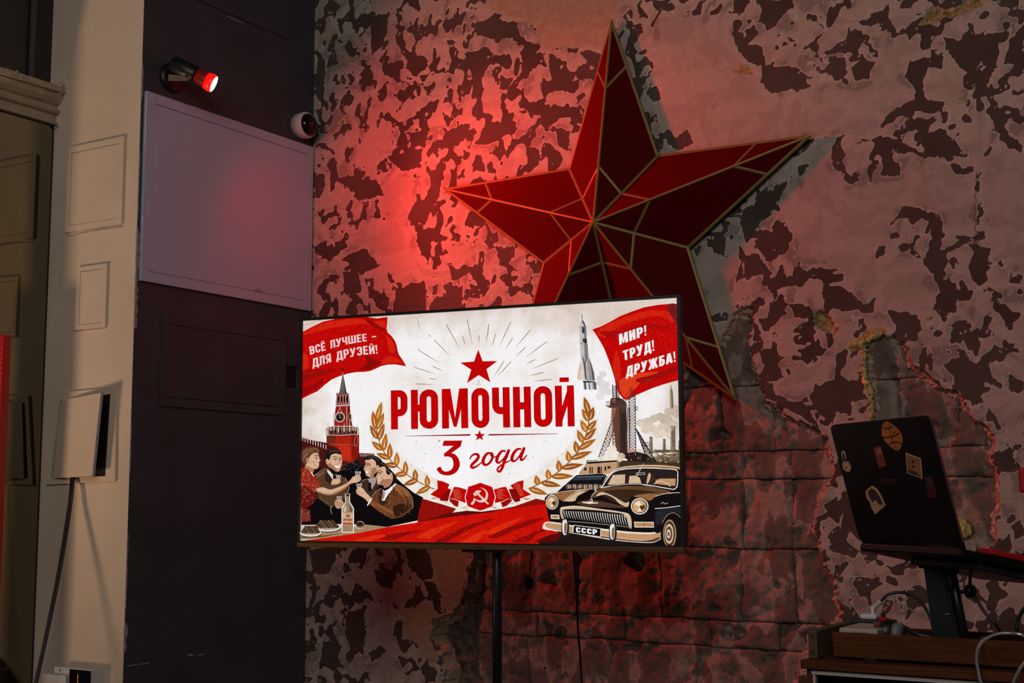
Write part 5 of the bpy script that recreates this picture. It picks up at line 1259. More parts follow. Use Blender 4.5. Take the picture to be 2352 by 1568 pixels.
for x in (440, 470, 500, 530): L_(7, (206, 192, 186), [(x, 872), (x+15, 845), (x+30, 872)], 4, nl=False)
PC.nl()
for i in range(6): P_(7, (206, 180, 168), [(432+i*24, 944), (442+i*24, 944), (442+i*24, 956), (432+i*24, 956)], nl=False)
P_(7, (150, 22, 20), [(495, 560), (501, 584), (522, 584), (505, 600), (512, 624), (495, 610), (478, 624), (486, 600), (470, 584), (490, 584)])
P_(7, (60, 14, 16), [(495, 574), (499, 588), (512, 588), (502, 598), (506, 612), (495, 604), (484, 612), (488, 598), (478, 588), (491, 588)])
L_(7, (196, 160, 150), [(495, 622), (496, 650)], 6)
E_(7, (222, 204, 196), 466, 1098, 53, 54); E_(7, (24, 16, 16), 466, 1098, 44, 45)
PC.nl()
for i in range(12): E_(7, (206, 182, 150), 466+34*math.sin(i*math.pi/6), 1098-35*math.cos(i*math.pi/6), 3.5, 3.5, n=6, nl=False)
L_(7, (222, 200, 170), [(466, 1100), (463, 1066)], 5, nl=False); L_(7, (222, 200, 170), [(466, 1100), (482, 1106)], 5, nl=False)
L_(7, (222, 204, 196), [(440, 1055), (466, 1000), (492, 1055)], 5); L_(7, (222, 204, 196), [(468, 1010), (469, 980)], 4)
E_(7, (206, 170, 160), 572, 1092, 16, 44); E_(7, (60, 20, 18), 572, 1092, 11, 36); L_(7, (214, 196, 188), [(540, 980), (540, 1180)], 6)
PC.nl()
for x in (345, 378, 420, 470, 515, 560, 600, 648): P_(7, (34, 22, 22), [(x-10, 1272), (x-10, 1236), (x, 1218), (x+10, 1236), (x+10, 1272)], nl=False)
PC.nl()
for x, y, hgt in ((342, 1290, 160), (330, 1290, 90), (372, 1240, 70), (400, 1150, 120), (405, 1230, 70), (450, 1260, 100), (512, 1255, 110), (570, 1250, 130), (592, 1150, 100), (606, 1230, 60), (632, 1240, 60), (654, 1270, 110), (664, 1280, 70)):
    P_(7, (206, 188, 168), [(x-6, y), (x-5, y-hgt*.5), (x, y-hgt), (x+5, y-hgt*.5), (x+6, y)], nl=False)
PC.nl()
for x in (355, 395, 445, 495, 540, 585, 625): L_(7, (214, 190, 180), [(x-16, 1240), (x, 1210), (x+16, 1240)], 4, nl=False)
L_(7, (214, 190, 180), [(322, 1285), (480, 1290), (600, 1280), (668, 1282)], 6)
# ---- wreath with its pale halo
PC.nl('wreath')
def leaf(base, tip, wd, col, grow=1.0):
    b = V((base[0], base[1], 0)); t = V((tip[0], tip[1], 0)); d = t-b; b = b-d*.10; t = t+d*.10; d = (t-b)*grow; m_ = (b+t)/2; b = m_-d/2; t = m_+d/2; n = V((-d.y, d.x, 0)).normalized()
    q = []
    for k in range(11):
        f = k/10; q.append((f, wd*1.02*math.sin(math.pi*f**.82)**.85*(1-.18*f)))
    pts = [b+d*f+n*h for f, h in q]+[b+d*f-n*h for f, h in q[-2:0:-1]]
    PC.raw(col, [tvuv(p.x, p.y) for p in pts])
WLL = [((867, 962), (876, 927)), ((863, 982), (857, 947)), ((868, 983), (881, 951)), ((866, 1005), (852, 979)), ((871, 1008), (882, 975)), ((876, 1032), (857, 1015)), ((882, 1032), (887, 998)), ((893, 1052), (868, 1042)), ((896, 1050), (896, 1020)), ((912, 1069), (884, 1066)), ((912, 1066), (912, 1041)), ((933, 1087), (907, 1091)), ((932, 1086), (932, 1061)), ((958, 1102), (929, 1113)), ((955, 1100), (954, 1079)), ((986, 1118), (958, 1133)), ((983, 1114), (981, 1093))]
SL = [(868, 955), (866, 985), (871, 1010), (881, 1035), (896, 1055), (914, 1072), (936, 1090), (960, 1105), (990, 1120), (1010, 1124)]
WRR = [((1353, 947), (1343, 915)), ((1352, 965), (1339, 941)), ((1356, 962), (1363, 937)), ((1347, 990), (1336, 967)), ((1352, 985), (1369, 967)), ((1339, 1014), (1328, 990)), ((1345, 1008), (1368, 985)), ((1326, 1038), (1322, 1014)), ((1332, 1030), (1366, 1010)), ((1309, 1058), (1304, 1037)), ((1315, 1052), (1356, 1038)), ((1286, 1080), (1283, 1058)), ((1293, 1074), (1336, 1067)), ((1262, 1099), (1258, 1079)), ((1270, 1094), (1313, 1093)), ((1236, 1112), (1232, 1093)), ((1246, 1108), (1285, 1115)), ((1218, 1122), (1255, 1134))]
SR = [(1353, 935), (1353, 965), (1348, 992), (1338, 1018), (1322, 1044), (1302, 1066), (1276, 1088), (1248, 1106), (1220, 1120)]
ZF[9] = (0, 0, 1)
L_(9, HALO, SL+[(1040, 1150), (1100, 1158)], [10, 24, 34, 46, 52, 54, 54, 52, 46, 40, 30, 20], 3); L_(9, HALO, SR+[(1180, 1148), (1110, 1158)], [10, 24, 34, 44, 52, 56, 56, 54, 46, 30, 20], 3)
PC.nl()
for b, t in WLL+WRR:
    d = V((t[0]-b[0], t[1]-b[1], 0)); e = 1+6/d.length; leaf(b, (b[0]+d.x*e, b[1]+d.y*e), 11, HALO)
PC.nl()
for q in (SL, SR): L_(9, (150, 88, 24), q, [2, 2.2, 2.2, 2.2, 2.2, 2.2, 2.2, 2.2, 2.2, 2], 4, nl=False)
for i, (b, t) in enumerate(WLL+WRR):
    k = (i % 5)*5; PC.layer += 1; leaf(b, t, 7.0 if i < 17 else 7.6, (150, 84, 26), 1.03); PC.layer += 1
    leaf(b, t, 6.2 if i < 17 else 6.8, (198-k, 120-k, 34) if i % 2 == 0 else (180-k, 104-k, 30), .97)
PC.nl()
for b, t in WLL+WRR:
    d = V((t[0]-b[0], t[1]-b[1], 0)); L_(9, (244, 232, 206), [(b[0]+d.x*.1, b[1]+d.y*.1), (b[0]+d.x*.42, b[1]+d.y*.42), (b[0]+d.x*.72, b[1]+d.y*.72)], [1.9, 1.5, .3], nl=False)
# ---- party at the table
PC.nl('people')
OL = lambda q, c=(84, 50, 36), k=3.2: L_(3, c, q+q[:1], k, 4)
SK = (222, 178, 146); SKS = (176, 122, 90); HAIR = (34, 24, 22)
P_(3, INK, [(62, 560), (150, 600), (330, 560), (520, 600), (560, 520), (700, 480), (780, 560), (960, 500), (1000, 560), (1150, 690), (1210, 745), (1330, 840), (1480, 915), (1470, 1060), (1450, 1135), (1030, 1224), (800, 1200), (520, 1190), (200, 1200), (62, 1200)])
PC.nl()
for i in range(70): E_(3, rp_.choice(((66, 78, 92), (48, 58, 66), (96, 104, 110))), rp_.uniform(510, 760), rp_.uniform(500, 620), rp_.uniform(3, 7), rp_.uniform(3, 6), n=6, nl=False)
# second man and suit
P_(3, (84, 58, 40), [(205, 640), (345, 565), (420, 660), (450, 620), (560, 670), (605, 780), (560, 900), (400, 1010), (250, 900)]); P_(3, (48, 32, 24), [(345, 570), (420, 680), (400, 750), (330, 700)]); P_(3, (120, 84, 58), [(230, 640), (330, 585), (320, 620), (240, 680)])
P_(3, (222, 216, 212), [(360, 570), (440, 655), (415, 690), (352, 600)]); P_(3, INK, [(420, 640), (450, 650), (455, 720), (420, 700)])
P_(3, SK, [(390, 415), (450, 395), (508, 405), (524, 470), (520, 530), (495, 592), (455, 602), (400, 562), (370, 520), (345, 505), (338, 470), (350, 455), (372, 470)], 3); OL([(390, 415), (450, 395), (508, 405), (524, 470), (520, 530), (495, 592), (455, 602), (400, 562), (370, 520), (345, 505), (338, 470), (350, 455), (372, 470)])
P_(3, SKS, [(375, 500), (420, 540), (470, 590), (455, 602), (400, 562), (362, 540)], 3); P_(3, HAIR, [(330, 460), (335, 410), (365, 370), (420, 350), (490, 362), (512, 408), (450, 398), (400, 415), (380, 470), (362, 455), (345, 470)], 3)
L_(3, (130, 110, 100), [(380, 385), (430, 365), (480, 380)], 5, 3); P_(3, WHITE, [(440, 535), (505, 540), (480, 560), (450, 555)], 2)
L_(3, (80, 40, 30), [(425, 525), (445, 560), (485, 570), (510, 540)], 4, 3); L_(3, HAIR, [(420, 462), (450, 455), (475, 465)], 7); L_(3, HAIR, [(490, 462), (518, 465)], 7); L_(3, SKS, [(485, 470), (500, 505), (480, 512)], 5)
# woman
P_(3, SK, [(150, 440), (185, 400), (228, 385), (256, 402), (266, 440), (282, 482), (264, 498), (266, 530), (246, 566), (206, 576), (186, 625), (140, 640), (100, 590), (110, 530)], 2); OL([(150, 440), (185, 400), (228, 385), (256, 402), (266, 440), (282, 482), (264, 498), (266, 530), (246, 566), (206, 576), (186, 625), (140, 640), (100, 590), (110, 530)])
P_(3, SKS, [(110, 540), (160, 550), (205, 576), (186, 625), (140, 640), (100, 590)], 2); P_(3, (96, 62, 44), [(64, 430), (72, 370), (110, 335), (200, 322), (256, 342), (264, 400), (228, 388), (185, 405), (150, 450), (112, 530), (85, 500), (66, 470)], 2)
PC.nl()
for a in ([(80, 400), (120, 360), (190, 345)], [(90, 440), (130, 390), (200, 365)], [(200, 340), (240, 350), (258, 385)], [(80, 470), (110, 430), (140, 400)]): L_(3, (170, 124, 92), a, 6, 3, nl=False)
E_(3, SKS, 130, 475, 16, 32); P_(3, WHITE, [(225, 512), (262, 512), (250, 528), (235, 526)]); L_(3, (150, 40, 30), [(222, 508), (245, 532), (262, 512)], 4); L_(3, HAIR, [(218, 440), (250, 432)], 5); L_(3, HAIR, [(222, 455), (250, 452)], 7)
P_(3, (150, 40, 28), [(62, 555), (130, 570), (200, 640), (292, 740), (225, 840), (240, 900), (160, 990), (62, 1000)]); P_(3, (100, 24, 20), [(62, 760), (160, 800), (240, 880), (160, 990), (62, 1000)], 2)
P_(3, (120, 40, 30), [(62, 1010), (160, 1030), (172, 1160), (62, 1170)])
PC.nl()
for i in range(95):
    x, y = rp_.uniform(70, 250), rp_.uniform(580, 960)
    if x > 130+(y-580)*.75 or (y > 860 and x > 200): continue
    E_(3, (222, 142, 112), x, y, rp_.uniform(3, 8), rp_.uniform(2, 5), n=6, nl=False)
for i in range(25): E_(3, (200, 130, 104), rp_.uniform(70, 160), rp_.uniform(1030, 1150), rp_.uniform(3, 6), rp_.uniform(2, 5), n=6, nl=False)
P_(3, WHITE, [(165, 600), (185, 610), (210, 660), (195, 650)])
# third man
P_(3, (62, 42, 32), [(720, 760), (760, 700), (830, 680), (910, 690), (940, 760), (900, 830), (820, 890), (700, 840)]); P_(3, (170, 150, 144), [(815, 690), (860, 660), (920, 670), (900, 730), (860, 800), (830, 730)]); P_(3, INK, [(825, 720), (850, 730), (850, 830), (815, 810)])
P_(3, SK, [(785, 470), (860, 452), (910, 490), (940, 540), (935, 600), (890, 625), (870, 670), (830, 665), (790, 640), (782, 600), (764, 572), (785, 520)], 2); OL([(785, 470), (860, 452), (910, 490), (940, 540), (935, 600), (890, 625), (870, 670), (830, 665), (790, 640), (782, 600), (764, 572), (785, 520)]); P_(3, SKS, [(860, 560), (935, 560), (935, 600), (890, 625), (870, 670), (835, 665), (850, 620)], 2)
P_(3, HAIR, [(778, 465), (810, 425), (900, 425), (965, 470), (975, 510), (940, 545), (915, 550), (900, 490), (860, 458), (820, 470)], 2); L_(3, (120, 100, 92), [(820, 440), (890, 440), (940, 480)], 5, 3); E_(3, SK, 925, 565, 15, 30)
P_(3, WHITE, [(780, 600), (825, 598), (815, 622), (790, 622)]); L_(3, (90, 40, 30), [(776, 596), (800, 632), (828, 602)], 4); L_(3, HAIR, [(788, 520), (830, 525), (845, 540)], 8)
# fourth man
P_(3, (104, 60, 36), [(840, 900), (900, 830), (960, 790), (1060, 830), (1130, 735), (1250, 805), (1312, 900), (1322, 1010), (1200, 1110), (1080, 1134), (950, 1060), (825, 965)])
P_(3, (150, 92, 56), [(1130, 745), (1240, 810), (1290, 880), (1200, 860), (1120, 800)], 2); P_(3, (62, 34, 22), [(960, 800), (1060, 850), (1010, 960), (960, 985), (930, 880)], 2); P_(3, (140, 80, 46), [(860, 930), (960, 990), (1100, 1050), (1060, 1090), (940, 1040), (835, 960)], 2); P_(3, (52, 28, 20), [(1100, 990), (1250, 960), (1300, 1000), (1180, 1090), (1120, 1100)], 2)
PC.nl()
for i in range(46):
    x, y = rp_.uniform(900, 1290), rp_.uniform(800, 1090); L_(3, rp_.choice(((164, 104, 62), (66, 36, 24))), [(x, y), (x+rp_.uniform(10, 40), y+rp_.uniform(-25, 30))], 4, nl=False)
P_(3, WHITE, [(985, 805), (1000, 820), (1040, 800), (1125, 728), (1130, 745), (1040, 860), (1000, 930), (970, 925)]); P_(3, (150, 140, 134), [(985, 820), (1008, 830), (990, 920), (972, 900)])
P_(3, SK, [(925, 560), (1000, 538), (1035, 600), (1060, 640), (1090, 630), (1092, 700), (1060, 760), (1000, 785), (985, 758), (920, 740), (922, 690), (900, 660), (922, 620)], 2); OL([(925, 560), (1000, 538), (1035, 600), (1060, 640), (1090, 630), (1092, 700), (1060, 760), (1000, 785), (985, 758), (920, 740), (922, 690), (900, 660), (922, 620)]); P_(3, SKS, [(990, 690), (1080, 690), (1060, 760), (1000, 785), (985, 755), (940, 740)], 2)
P_(3, HAIR, [(935, 555), (950, 515), (990, 495), (1015, 520), (1080, 590), (1130, 650), (1140, 700), (1110, 710), (1092, 640), (1060, 625), (1050, 640), (1022, 620), (1005, 545)], 2); E_(3, SK, 1072, 650, 17, 36, .2); L_(3, SKS, [(1066, 630), (1082, 655), (1070, 675)], 5)
P_(3, WHITE, [(920, 690), (945, 700), (940, 715), (922, 710)]); L_(3, HAIR, [(925, 610), (970, 615)], 8); L_(3, (120, 50, 36), [(915, 690), (950, 715), (935, 722)], 4)
for a in ([(235, 700), (260, 760), (290, 800)], [(560, 690), (540, 760), (500, 800)], [(270, 880), (330, 940), (380, 960)]): L_(3, (130, 94, 66), a, 6, 3)
E_(3, SK, 357, 490, 15, 34, -.1); L_(3, SKS, [(350, 470), (362, 490), (356, 512)], 5); E_(3, SK, 925, 560, 14, 32, .15); L_(3, SKS, [(918, 540), (930, 560), (924, 580)], 5)
L_(3, (150, 130, 118), [(1010, 560), (1050, 600), (1085, 620)], 5, 3); L_(3, (120, 100, 90), [(960, 510), (1010, 530), (1060, 580)], 4, 3)
for a in ([(860, 930), (930, 965), (1010, 1010), (1070, 1040)], [(1130, 800), (1190, 850), (1230, 920), (1240, 990)], [(1180, 790), (1260, 860), (1300, 960)], [(1040, 860), (1070, 900), (1050, 960)]): L_(3, (170, 108, 66), a, 5, 3)
for a in ([(900, 990), (980, 1040), (1080, 1090)], [(1200, 820), (1240, 900), (1270, 980)], [(1090, 760), (1110, 840), (1060, 920), (1020, 960)]): L_(3, (44, 24, 18), a, 6, 3)
L_(3, SKS, [(800, 540), (778, 572), (795, 580)], 5); L_(3, SKS, [(935, 630), (908, 658), (925, 668)], 5); L_(3, SKS, [(268, 450), (280, 482), (262, 494)], 4)
for x, y in ((232, 447), (447, 464), (500, 466), (812, 534), (950, 622)): E_(3, HAIR, x, y+4, 6, 5)
for a in ([(415, 440), (440, 432), (475, 445)], [(486, 446), (520, 446)], [(785, 505), (815, 505), (850, 522)], [(922, 592), (955, 592), (985, 604)], [(210, 425), (240, 418), (258, 424)]): L_(3, HAIR, a, [5, 8, 5][:len(a)], 3)
for a in ([(410, 520), (425, 550), (450, 580)], [(830, 560), (842, 590), (835, 630)], [(965, 660), (985, 690), (975, 730)], [(196, 480), (205, 510), (225, 540)], [(520, 480), (522, 520), (505, 570)], [(400, 470), (395, 500), (405, 530)]): L_(3, (150, 92, 64), a, 5, 3)
for a in ([(925, 640), (905, 662), (920, 672)], [(792, 545), (770, 574), (790, 584)], [(484, 478), (500, 508), (482, 516)], [(262, 452), (280, 483), (262, 496)]): L_(3, (96, 52, 36), a, 3.5)
for a in ([(210, 645), (340, 567), (420, 660)], [(560, 672), (604, 780), (560, 900)], [(720, 760), (760, 700), (830, 680)], [(840, 900), (900, 830), (960, 790)], [(1130, 738), (1250, 806), (1312, 900), (1322, 1010)]): L_(3, (200, 170, 140), a, 4, 3)
# arms and hands with glasses
P_(3, SK, [(225, 800), (300, 775), (380, 800), (440, 790), (560, 740), (620, 690), (650, 655), (720, 640), (738, 690), (700, 722), (620, 742), (500, 830), (385, 868), (270, 842)], 2); OL([(225, 800), (300, 775), (380, 800), (440, 790), (560, 740), (620, 690), (650, 655), (720, 640), (738, 690), (700, 722), (620, 742), (500, 830), (385, 868), (270, 842)]); P_(3, SKS, [(240, 820), (380, 850), (500, 805), (610, 735), (620, 742), (500, 830), (385, 868), (270, 842)], 2)
PC.nl()
for k in range(4): L_(3, SKS, [(668+k*4, 655+k*18), (732, 652+k*18)], 3, nl=False)
P_(3, SK, [(400, 745), (410, 700), (440, 680), (500, 690), (505, 725), (470, 745), (430, 750)], 2); OL([(400, 745), (410, 700), (440, 680), (500, 690), (505, 725), (470, 745), (430, 750)]); P_(3, SK, [(684, 800), (720, 780), (760, 790), (800, 840), (850, 900), (820, 945), (770, 900), (690, 850)], 2); OL([(684, 800), (720, 780), (760, 790), (800, 840), (850, 900), (820, 945), (770, 900), (690, 850)]); L_(3, WHITE, [(860, 900), (825, 955), (808, 985)], [14, 16, 10])
PC.nl()
for k in range(3): L_(3, SKS, [(686, 810+k*18), (730, 815+k*18)], 3, nl=False)
P_(3, (196, 150, 120), [(440, 960), (455, 920), (500, 912), (540, 940), (545, 980), (500, 1015), (460, 1010)], 2); L_(3, (170, 170, 176), [(405, 985), (395, 1030), (410, 1080)], 6); L_(3, SKS, [(455, 945), (530, 955)], 4); L_(3, SKS, [(455, 970), (530, 980)], 4)
for x, y, wd, hg in ((703, 600, 34, 52), (715, 738, 34, 46), (485, 642, 28, 50), (493, 880, 30, 50)):
    P_(3, (206, 190, 180), [(x-wd, y), (x+wd, y), (x+wd*.66, y+hg), (x-wd*.66, y+hg)]); P_(3, (110, 84, 76), [(x-wd*.6, y+8), (x+wd*.6, y+8), (x+wd*.45, y+hg*.8), (x-wd*.45, y+hg*.8)]); P_(3, (228, 216, 208), [(x-6, y+10), (x+4, y+10), (x+2, y+hg*.8), (x-4, y+hg*.8)])
# table, plates, bottle
P_(3, (168, 136, 100), [(62, 1290), (300, 1270), (520, 1240), (780, 1200), (1030, 1224), (700, 1300), (300, 1365), (62, 1365)]); P_(3, (104, 78, 56), [(62, 1330), (300, 1320), (520, 1290), (300, 1340), (62, 1350)])
for cx, cy, rx, ry in ((356, 1230, 152, 46), (170, 1290, 122, 42)):
    E_(3, (70, 56, 46), cx+4, cy+10, rx, ry); E_(3, (232, 222, 212), cx, cy, rx, ry); E_(3, (170, 152, 136), cx, cy-6, rx*.86, ry*.7)
    PC.nl()
    for r, n in ((0, 6), (1, 5), (2, 4)):
        for k in range(n):
            bx = cx+(k-(n-1)/2)*rx*.29; by = cy-12-r*26
            E_(3, (62, 46, 36) if (k+r) % 2 else (92, 70, 52), bx, by, rx*.16, 20, n=12); E_(3, (160, 136, 112), bx-6, by-8, 6, 5, n=8)
P_(3, (236, 232, 228), [(560, 848), (616, 848), (616, 940), (636, 975), (660, 1012), (660, 1288), (520, 1288), (520, 1012), (545, 975), (560, 940)]); P_(3, (160, 136, 106), [(568, 856), (608, 856), (608, 945), (628, 980), (650, 1018), (650, 1278), (530, 1278), (530, 1018), (552, 980), (568, 945)])
P_(3, (96, 36, 26), [(568, 850), (610, 850), (608, 880), (570, 880)]); P_(3, (210, 190, 160), [(545, 1015), (570, 985), (575, 1050), (545, 1055)]); P_(3, (112, 86, 62), [(600, 960), (640, 1020), (640, 1055), (615, 1055)])
P_(3, (222, 176, 138), [(532, 1062), (648, 1066), (648, 1212), (532, 1206)]); P_(3, (176, 96, 62), [(536, 1170), (644, 1174), (644, 1206), (536, 1200)])
PC.nl('lettering'); text(3, (130, 34, 24), 'ЗА', [(570, 1114), (612, 1115)], ((0, -1), (0, -1)), (32, 32), t=.2)
text(3, (130, 34, 24), 'ДРУЖБУ', [(540, 1154), (642, 1157)], ((0, -1), (0, -1)), (27, 27), t=.2); PC.grp = 'people'
E_(3, (120, 96, 78), 730, 1195, 50, 36); E_(3, (44, 32, 28), 726, 1190, 38, 26); L_(3, (216, 204, 190), [(665, 1222), (720, 1240), (770, 1232)], 7, 3); L_(3, (216, 204, 190), [(700, 1165), (740, 1160), (772, 1180)], 5, 3)
# ---- red cloth along the foot
PC.nl('red_cloth')
P_(4, (150, 16, 12), [(60, 905), (200, 915), (420, 970), (700, 1060), (1000, 980), (1340, 905), (1450, 930), (1470, 1060), (700, 1120), (0, 1175), (20, 1040)])
P_(4, (206, 18, 8), [(0, 1172), (250, 1130), (700, 1052), (1100, 1012), (1480, 962), (1520, 1150), (1430, 1240), (1617, 1290), (1617, 1440), (-1290, 1440), (-1130, 1360), (-650, 1290), (-340, 1225)])
P_(4, (96, 12, 12), [(400, 1060), (700, 1040), (950, 1030), (780, 1062), (500, 1095), (250, 1130), (60, 1160), (220, 1110)], 2)
PC.nl()
for a in ([(200, 1390), (420, 1270), (640, 1180), (860, 1130), (640, 1230), (420, 1340), (330, 1392)], [(800, 1330), (1000, 1240), (1250, 1150), (1430, 1120), (1300, 1190), (1100, 1260), (900, 1345)], [(-500, 1345), (-200, 1290), (60, 1260), (-100, 1310), (-300, 1370)], [(1050, 1390), (1200, 1330), (1400, 1250), (1470, 1250), (1330, 1320), (1250, 1392)]): P_(4, (146, 12, 8), a, 3, nl=False)
PC.nl()
for a in ([(0, 1330), (220, 1230), (460, 1160), (300, 1250), (120, 1350)], [(760, 1290), (960, 1190), (1200, 1110), (1060, 1200), (860, 1300)], [(500, 1392), (640, 1310), (780, 1250), (720, 1330), (660, 1392)], [(-700, 1370), (-420, 1310), (-360, 1330), (-560, 1388)]): P_(4, (226, 44, 14), a, 3, nl=False)
PC.nl()
for i in range(210):
    x = rp_.uniform(-900, 1480); y = rp_.uniform(1150, 1385)
    if x < 0 and y < 1172-x*0.22: continue
    E_(4, (240, 92, 40), x, y, rp_.uniform(2, 6), rp_.uniform(1.5, 4), n=6, nl=False)
# ---- launch tower, plant and buildings on the right
PC.nl('launch_tower')
RUST = (112, 66, 50); DKR = (56, 38, 34)
P_(6, (196, 156, 120), [(110, 1490), (390, 1478), (390, 1600), (60, 1600)]); P_(6, (70, 52, 42), [(390, 1478), (960, 1490), (960, 1600), (390, 1600)]); P_(6, (120, 100, 78), [(690, 1440), (960, 1410), (960, 1490), (700, 1490)])
PC.nl()
for i in range(60): x, y = rp_.uniform(690, 950), rp_.uniform(1385, 1490); P_(6, rp_.choice(((80, 66, 52), (150, 124, 94), (206, 184, 156), (60, 50, 42))), [(x, y), (x+rp_.uniform(8, 40), y), (x+rp_.uniform(8, 40), y+7), (x, y+9)], nl=False)
for i in range(16): E_(6, (96, 84, 64), 715+i*15, 1400-8*abs(math.sin(i*1.3)), 14, 14, n=8, nl=False)
P_(6, DKR, [(110, 1478), (390, 1470), (395, 1482), (110, 1492)]); P_(6, (60, 44, 36), [(200, 1470), (740, 1490), (750, 1500), (200, 1482)])
def truss(z, a, b, c, d, n, col, wd=4):
    """lattice between the two chords a-b and c-d"""
    L_(z, col, [a, b], wd*1.4, nl=False); L_(z, col, [c, d], wd*1.4, nl=False)
    f = lambda p, q, t: (p[0]+(q[0]-p[0])*t, p[1]+(q[1]-p[1])*t)
    for i in range(n):
        t0, t1 = i/n, (i+1)/n
        L_(z, col, [f(a, b, t0), f(c, d, t1)], wd*.75, nl=False); L_(z, col, [f(c, d, t0), f(a, b, t1)], wd*.75, nl=False); L_(z, col, [f(a, b, t1), f(c, d, t1)], wd*.75, nl=False)
P_(6, (176, 134, 108), [(336, 1000), (400, 1000), (400, 1130), (330, 1130)]); P_(6, (92, 64, 54), [(380, 1000), (470, 1000), (480, 1470), (380, 1420), (350, 1130)]); P_(6, (52, 40, 40), [(420, 1050), (470, 1050), (484, 1470), (430, 1440)])
PC.nl(); truss(6, (340, 1120), (210, 1475), (376, 1130), (272, 1478), 11, (104, 74, 58), 6); PC.nl(); truss(6, (350, 1000), (348, 1440), (400, 1000), (404, 1440), 14, RUST, 6); PC.nl(); truss(6, (410, 1000), (420, 1430), (460, 1000), (470, 1440), 14, DKR, 6)
PC.nl(); truss(6, (492, 900), (500, 1440), (548, 900), (556, 1440), 20, DKR, 5); PC.nl(); truss(6, (556, 1190), (660, 1480), (575, 1220), (740, 1495), 10, DKR, 7); PC.nl(); truss(6, (480, 1000), (470, 1400), (500, 1000), (500, 1400), 12, (86, 58, 48), 5)
PC.nl(); truss(6, (345, 800), (348, 920), (376, 800), (380, 920), 5, DKR, 5); PC.nl(); truss(6, (382, 790), (386, 920), (402, 800), (404, 920), 5, (110, 40, 34), 4); L_(6, DKR, [(398, 735), (400, 810)], 4); L_(6, DKR, [(345, 792), (345, 805)], 5)
PC.nl(); truss(6, (505, 830), (505, 900), (530, 830), (532, 900), 3, (110, 40, 34), 4); L_(6, DKR, [(515, 810), (516, 840)], 4); L_(6, DKR, [(485, 870), (440, 935)], 5); P_(6, (120, 50, 40), [(488, 893), (553, 893), (553, 908), (488, 908)])
P_(6, (60, 44, 42), [(330, 920), (400, 910), (440, 930), (470, 960), (470, 1000), (320, 985)]); P_(6, (146, 96, 78), [(345, 925), (372, 922), (372, 960), (345, 958)]); P_(6, (86, 58, 50), [(282, 985), (320, 1006), (470, 1006), (478, 985)])
PC.nl(); truss(6, (282, 950), (478, 940), (282, 988), (478, 985), 9, (96, 66, 56), 3); PC.nl(); truss(6, (540, 995), (572, 995), (540, 1026), (572, 1026), 2, DKR, 3); PC.nl(); truss(6, (600, 1315), (676, 1315), (604, 1350), (676, 1350), 4, DKR, 3)
for x, y, r, c in ((340, 1380, 44, 238), (320, 1420, 46, 240), (370, 1430, 44, 240), (300, 1455, 40, 240), (345, 1460, 50, 242), (425, 1440, 34, 206), (590, 1405, 32, 228), (400, 1470, 30, 226), (240, 1470, 34, 236)): E_(6, (c, c-18, c-42) if c < 235 else (c, c-8, c-20), x, y, r, r*.9, n=14)
P_(6, (40, 30, 30), [(470, 1410), (560, 1400), (650, 1420), (740, 1490), (480, 1480)]); P_(6, (206, 150, 116), [(480, 1385), (545, 1380), (548, 1400), (482, 1404)])
PC.nl()
for i in range(26): x = rp_.uniform(480, 720); y = rp_.uniform(1410, 1475); P_(6, rp_.choice(((110, 84, 70), (170, 140, 116), (26, 20, 20))), [(x, y), (x+6, y), (x+6, y+rp_.uniform(10, 26)), (x, y+18)], nl=False)
# low building (zoom 5)
P_(5, (196, 156, 118), [(540, 505), (870, 480), (870, 620), (440, 635), (470, 580)]); P_(5, (24, 18, 20), [(545, 488), (872, 470), (875, 490), (540, 515)]); P_(5, (236, 222, 200), [(545, 484), (870, 468), (870, 474), (545, 492)]); P_(5, (150, 110, 80), [(875, 480), (900, 485), (900, 560), (870, 600)])
PC.nl()
for x, wd, y0, y1 in ((505, 26, 556, 590), (565, 14, 552, 622), (590, 12, 552, 622), (655, 30, 548, 622), (735, 18, 545, 590), (768, 34, 542, 566), (690, 12, 548, 620)): P_(5, (40, 28, 26), [(x, y0), (x+wd, y0-2), (x+wd, y1), (x, y1)], nl=False)
P_(5, (22, 20, 26), [(420, 640), (700, 625), (760, 640), (700, 770), (610, 810), (180, 850), (290, 750)]); P_(5, (52, 58, 66), [(400, 665), (720, 655), (700, 690), (380, 700)]); L_(5, (120, 130, 130), [(420, 660), (740, 652)], 7)
PC.nl()
for i in range(20): P_(5, (196, 168, 146) if i % 3 else (120, 92, 78), [(300+i*20, 742+(i % 4)*6), (312+i*20, 740), (316+i*20, 790-i % 5*4), (302+i*20, 800)], nl=False)
# ---- car
PC.nl('car')
CK = (20, 15, 16); BZ = (150, 102, 62); CR = (214, 186, 150); HI = (238, 228, 216)
P_(5, CK, [(60, 900), (110, 850), (300, 815), (600, 790), (690, 780), (760, 660), (830, 590), (960, 535), (1160, 515), (1400, 520), (1640, 545), (1640, 1470), (700, 1470), (300, 1330), (150, 1250), (100, 1100)])
P_(5, (34, 22, 20), [(0, 1392), (200, 1300), (420, 1290), (820, 1390), (1400, 1470), (0, 1470)]); P_(5, (90, 12, 10), [(-60, 1392), (120, 1310), (260, 1290), (200, 1392)])
P_(5, BZ, [(870, 575), (960, 540), (1160, 520), (1420, 524), (1640, 548), (1640, 580), (1400, 556), (1140, 556), (960, 572)]); L_(5, HI, [(690, 785), (740, 720), (800, 625), (860, 580), (960, 550), (1160, 535), (1400, 540), (1640, 565)], [5, 9, 9, 9, 9, 9, 9, 6], 3)
P_(5, (42, 32, 30), [(715, 770), (800, 650), (850, 600), (960, 575), (1200, 565), (1400, 572), (1530, 585), (1550, 640), (1545, 760), (1510, 795), (1400, 785), (1280, 760), (1000, 745), (850, 755)])
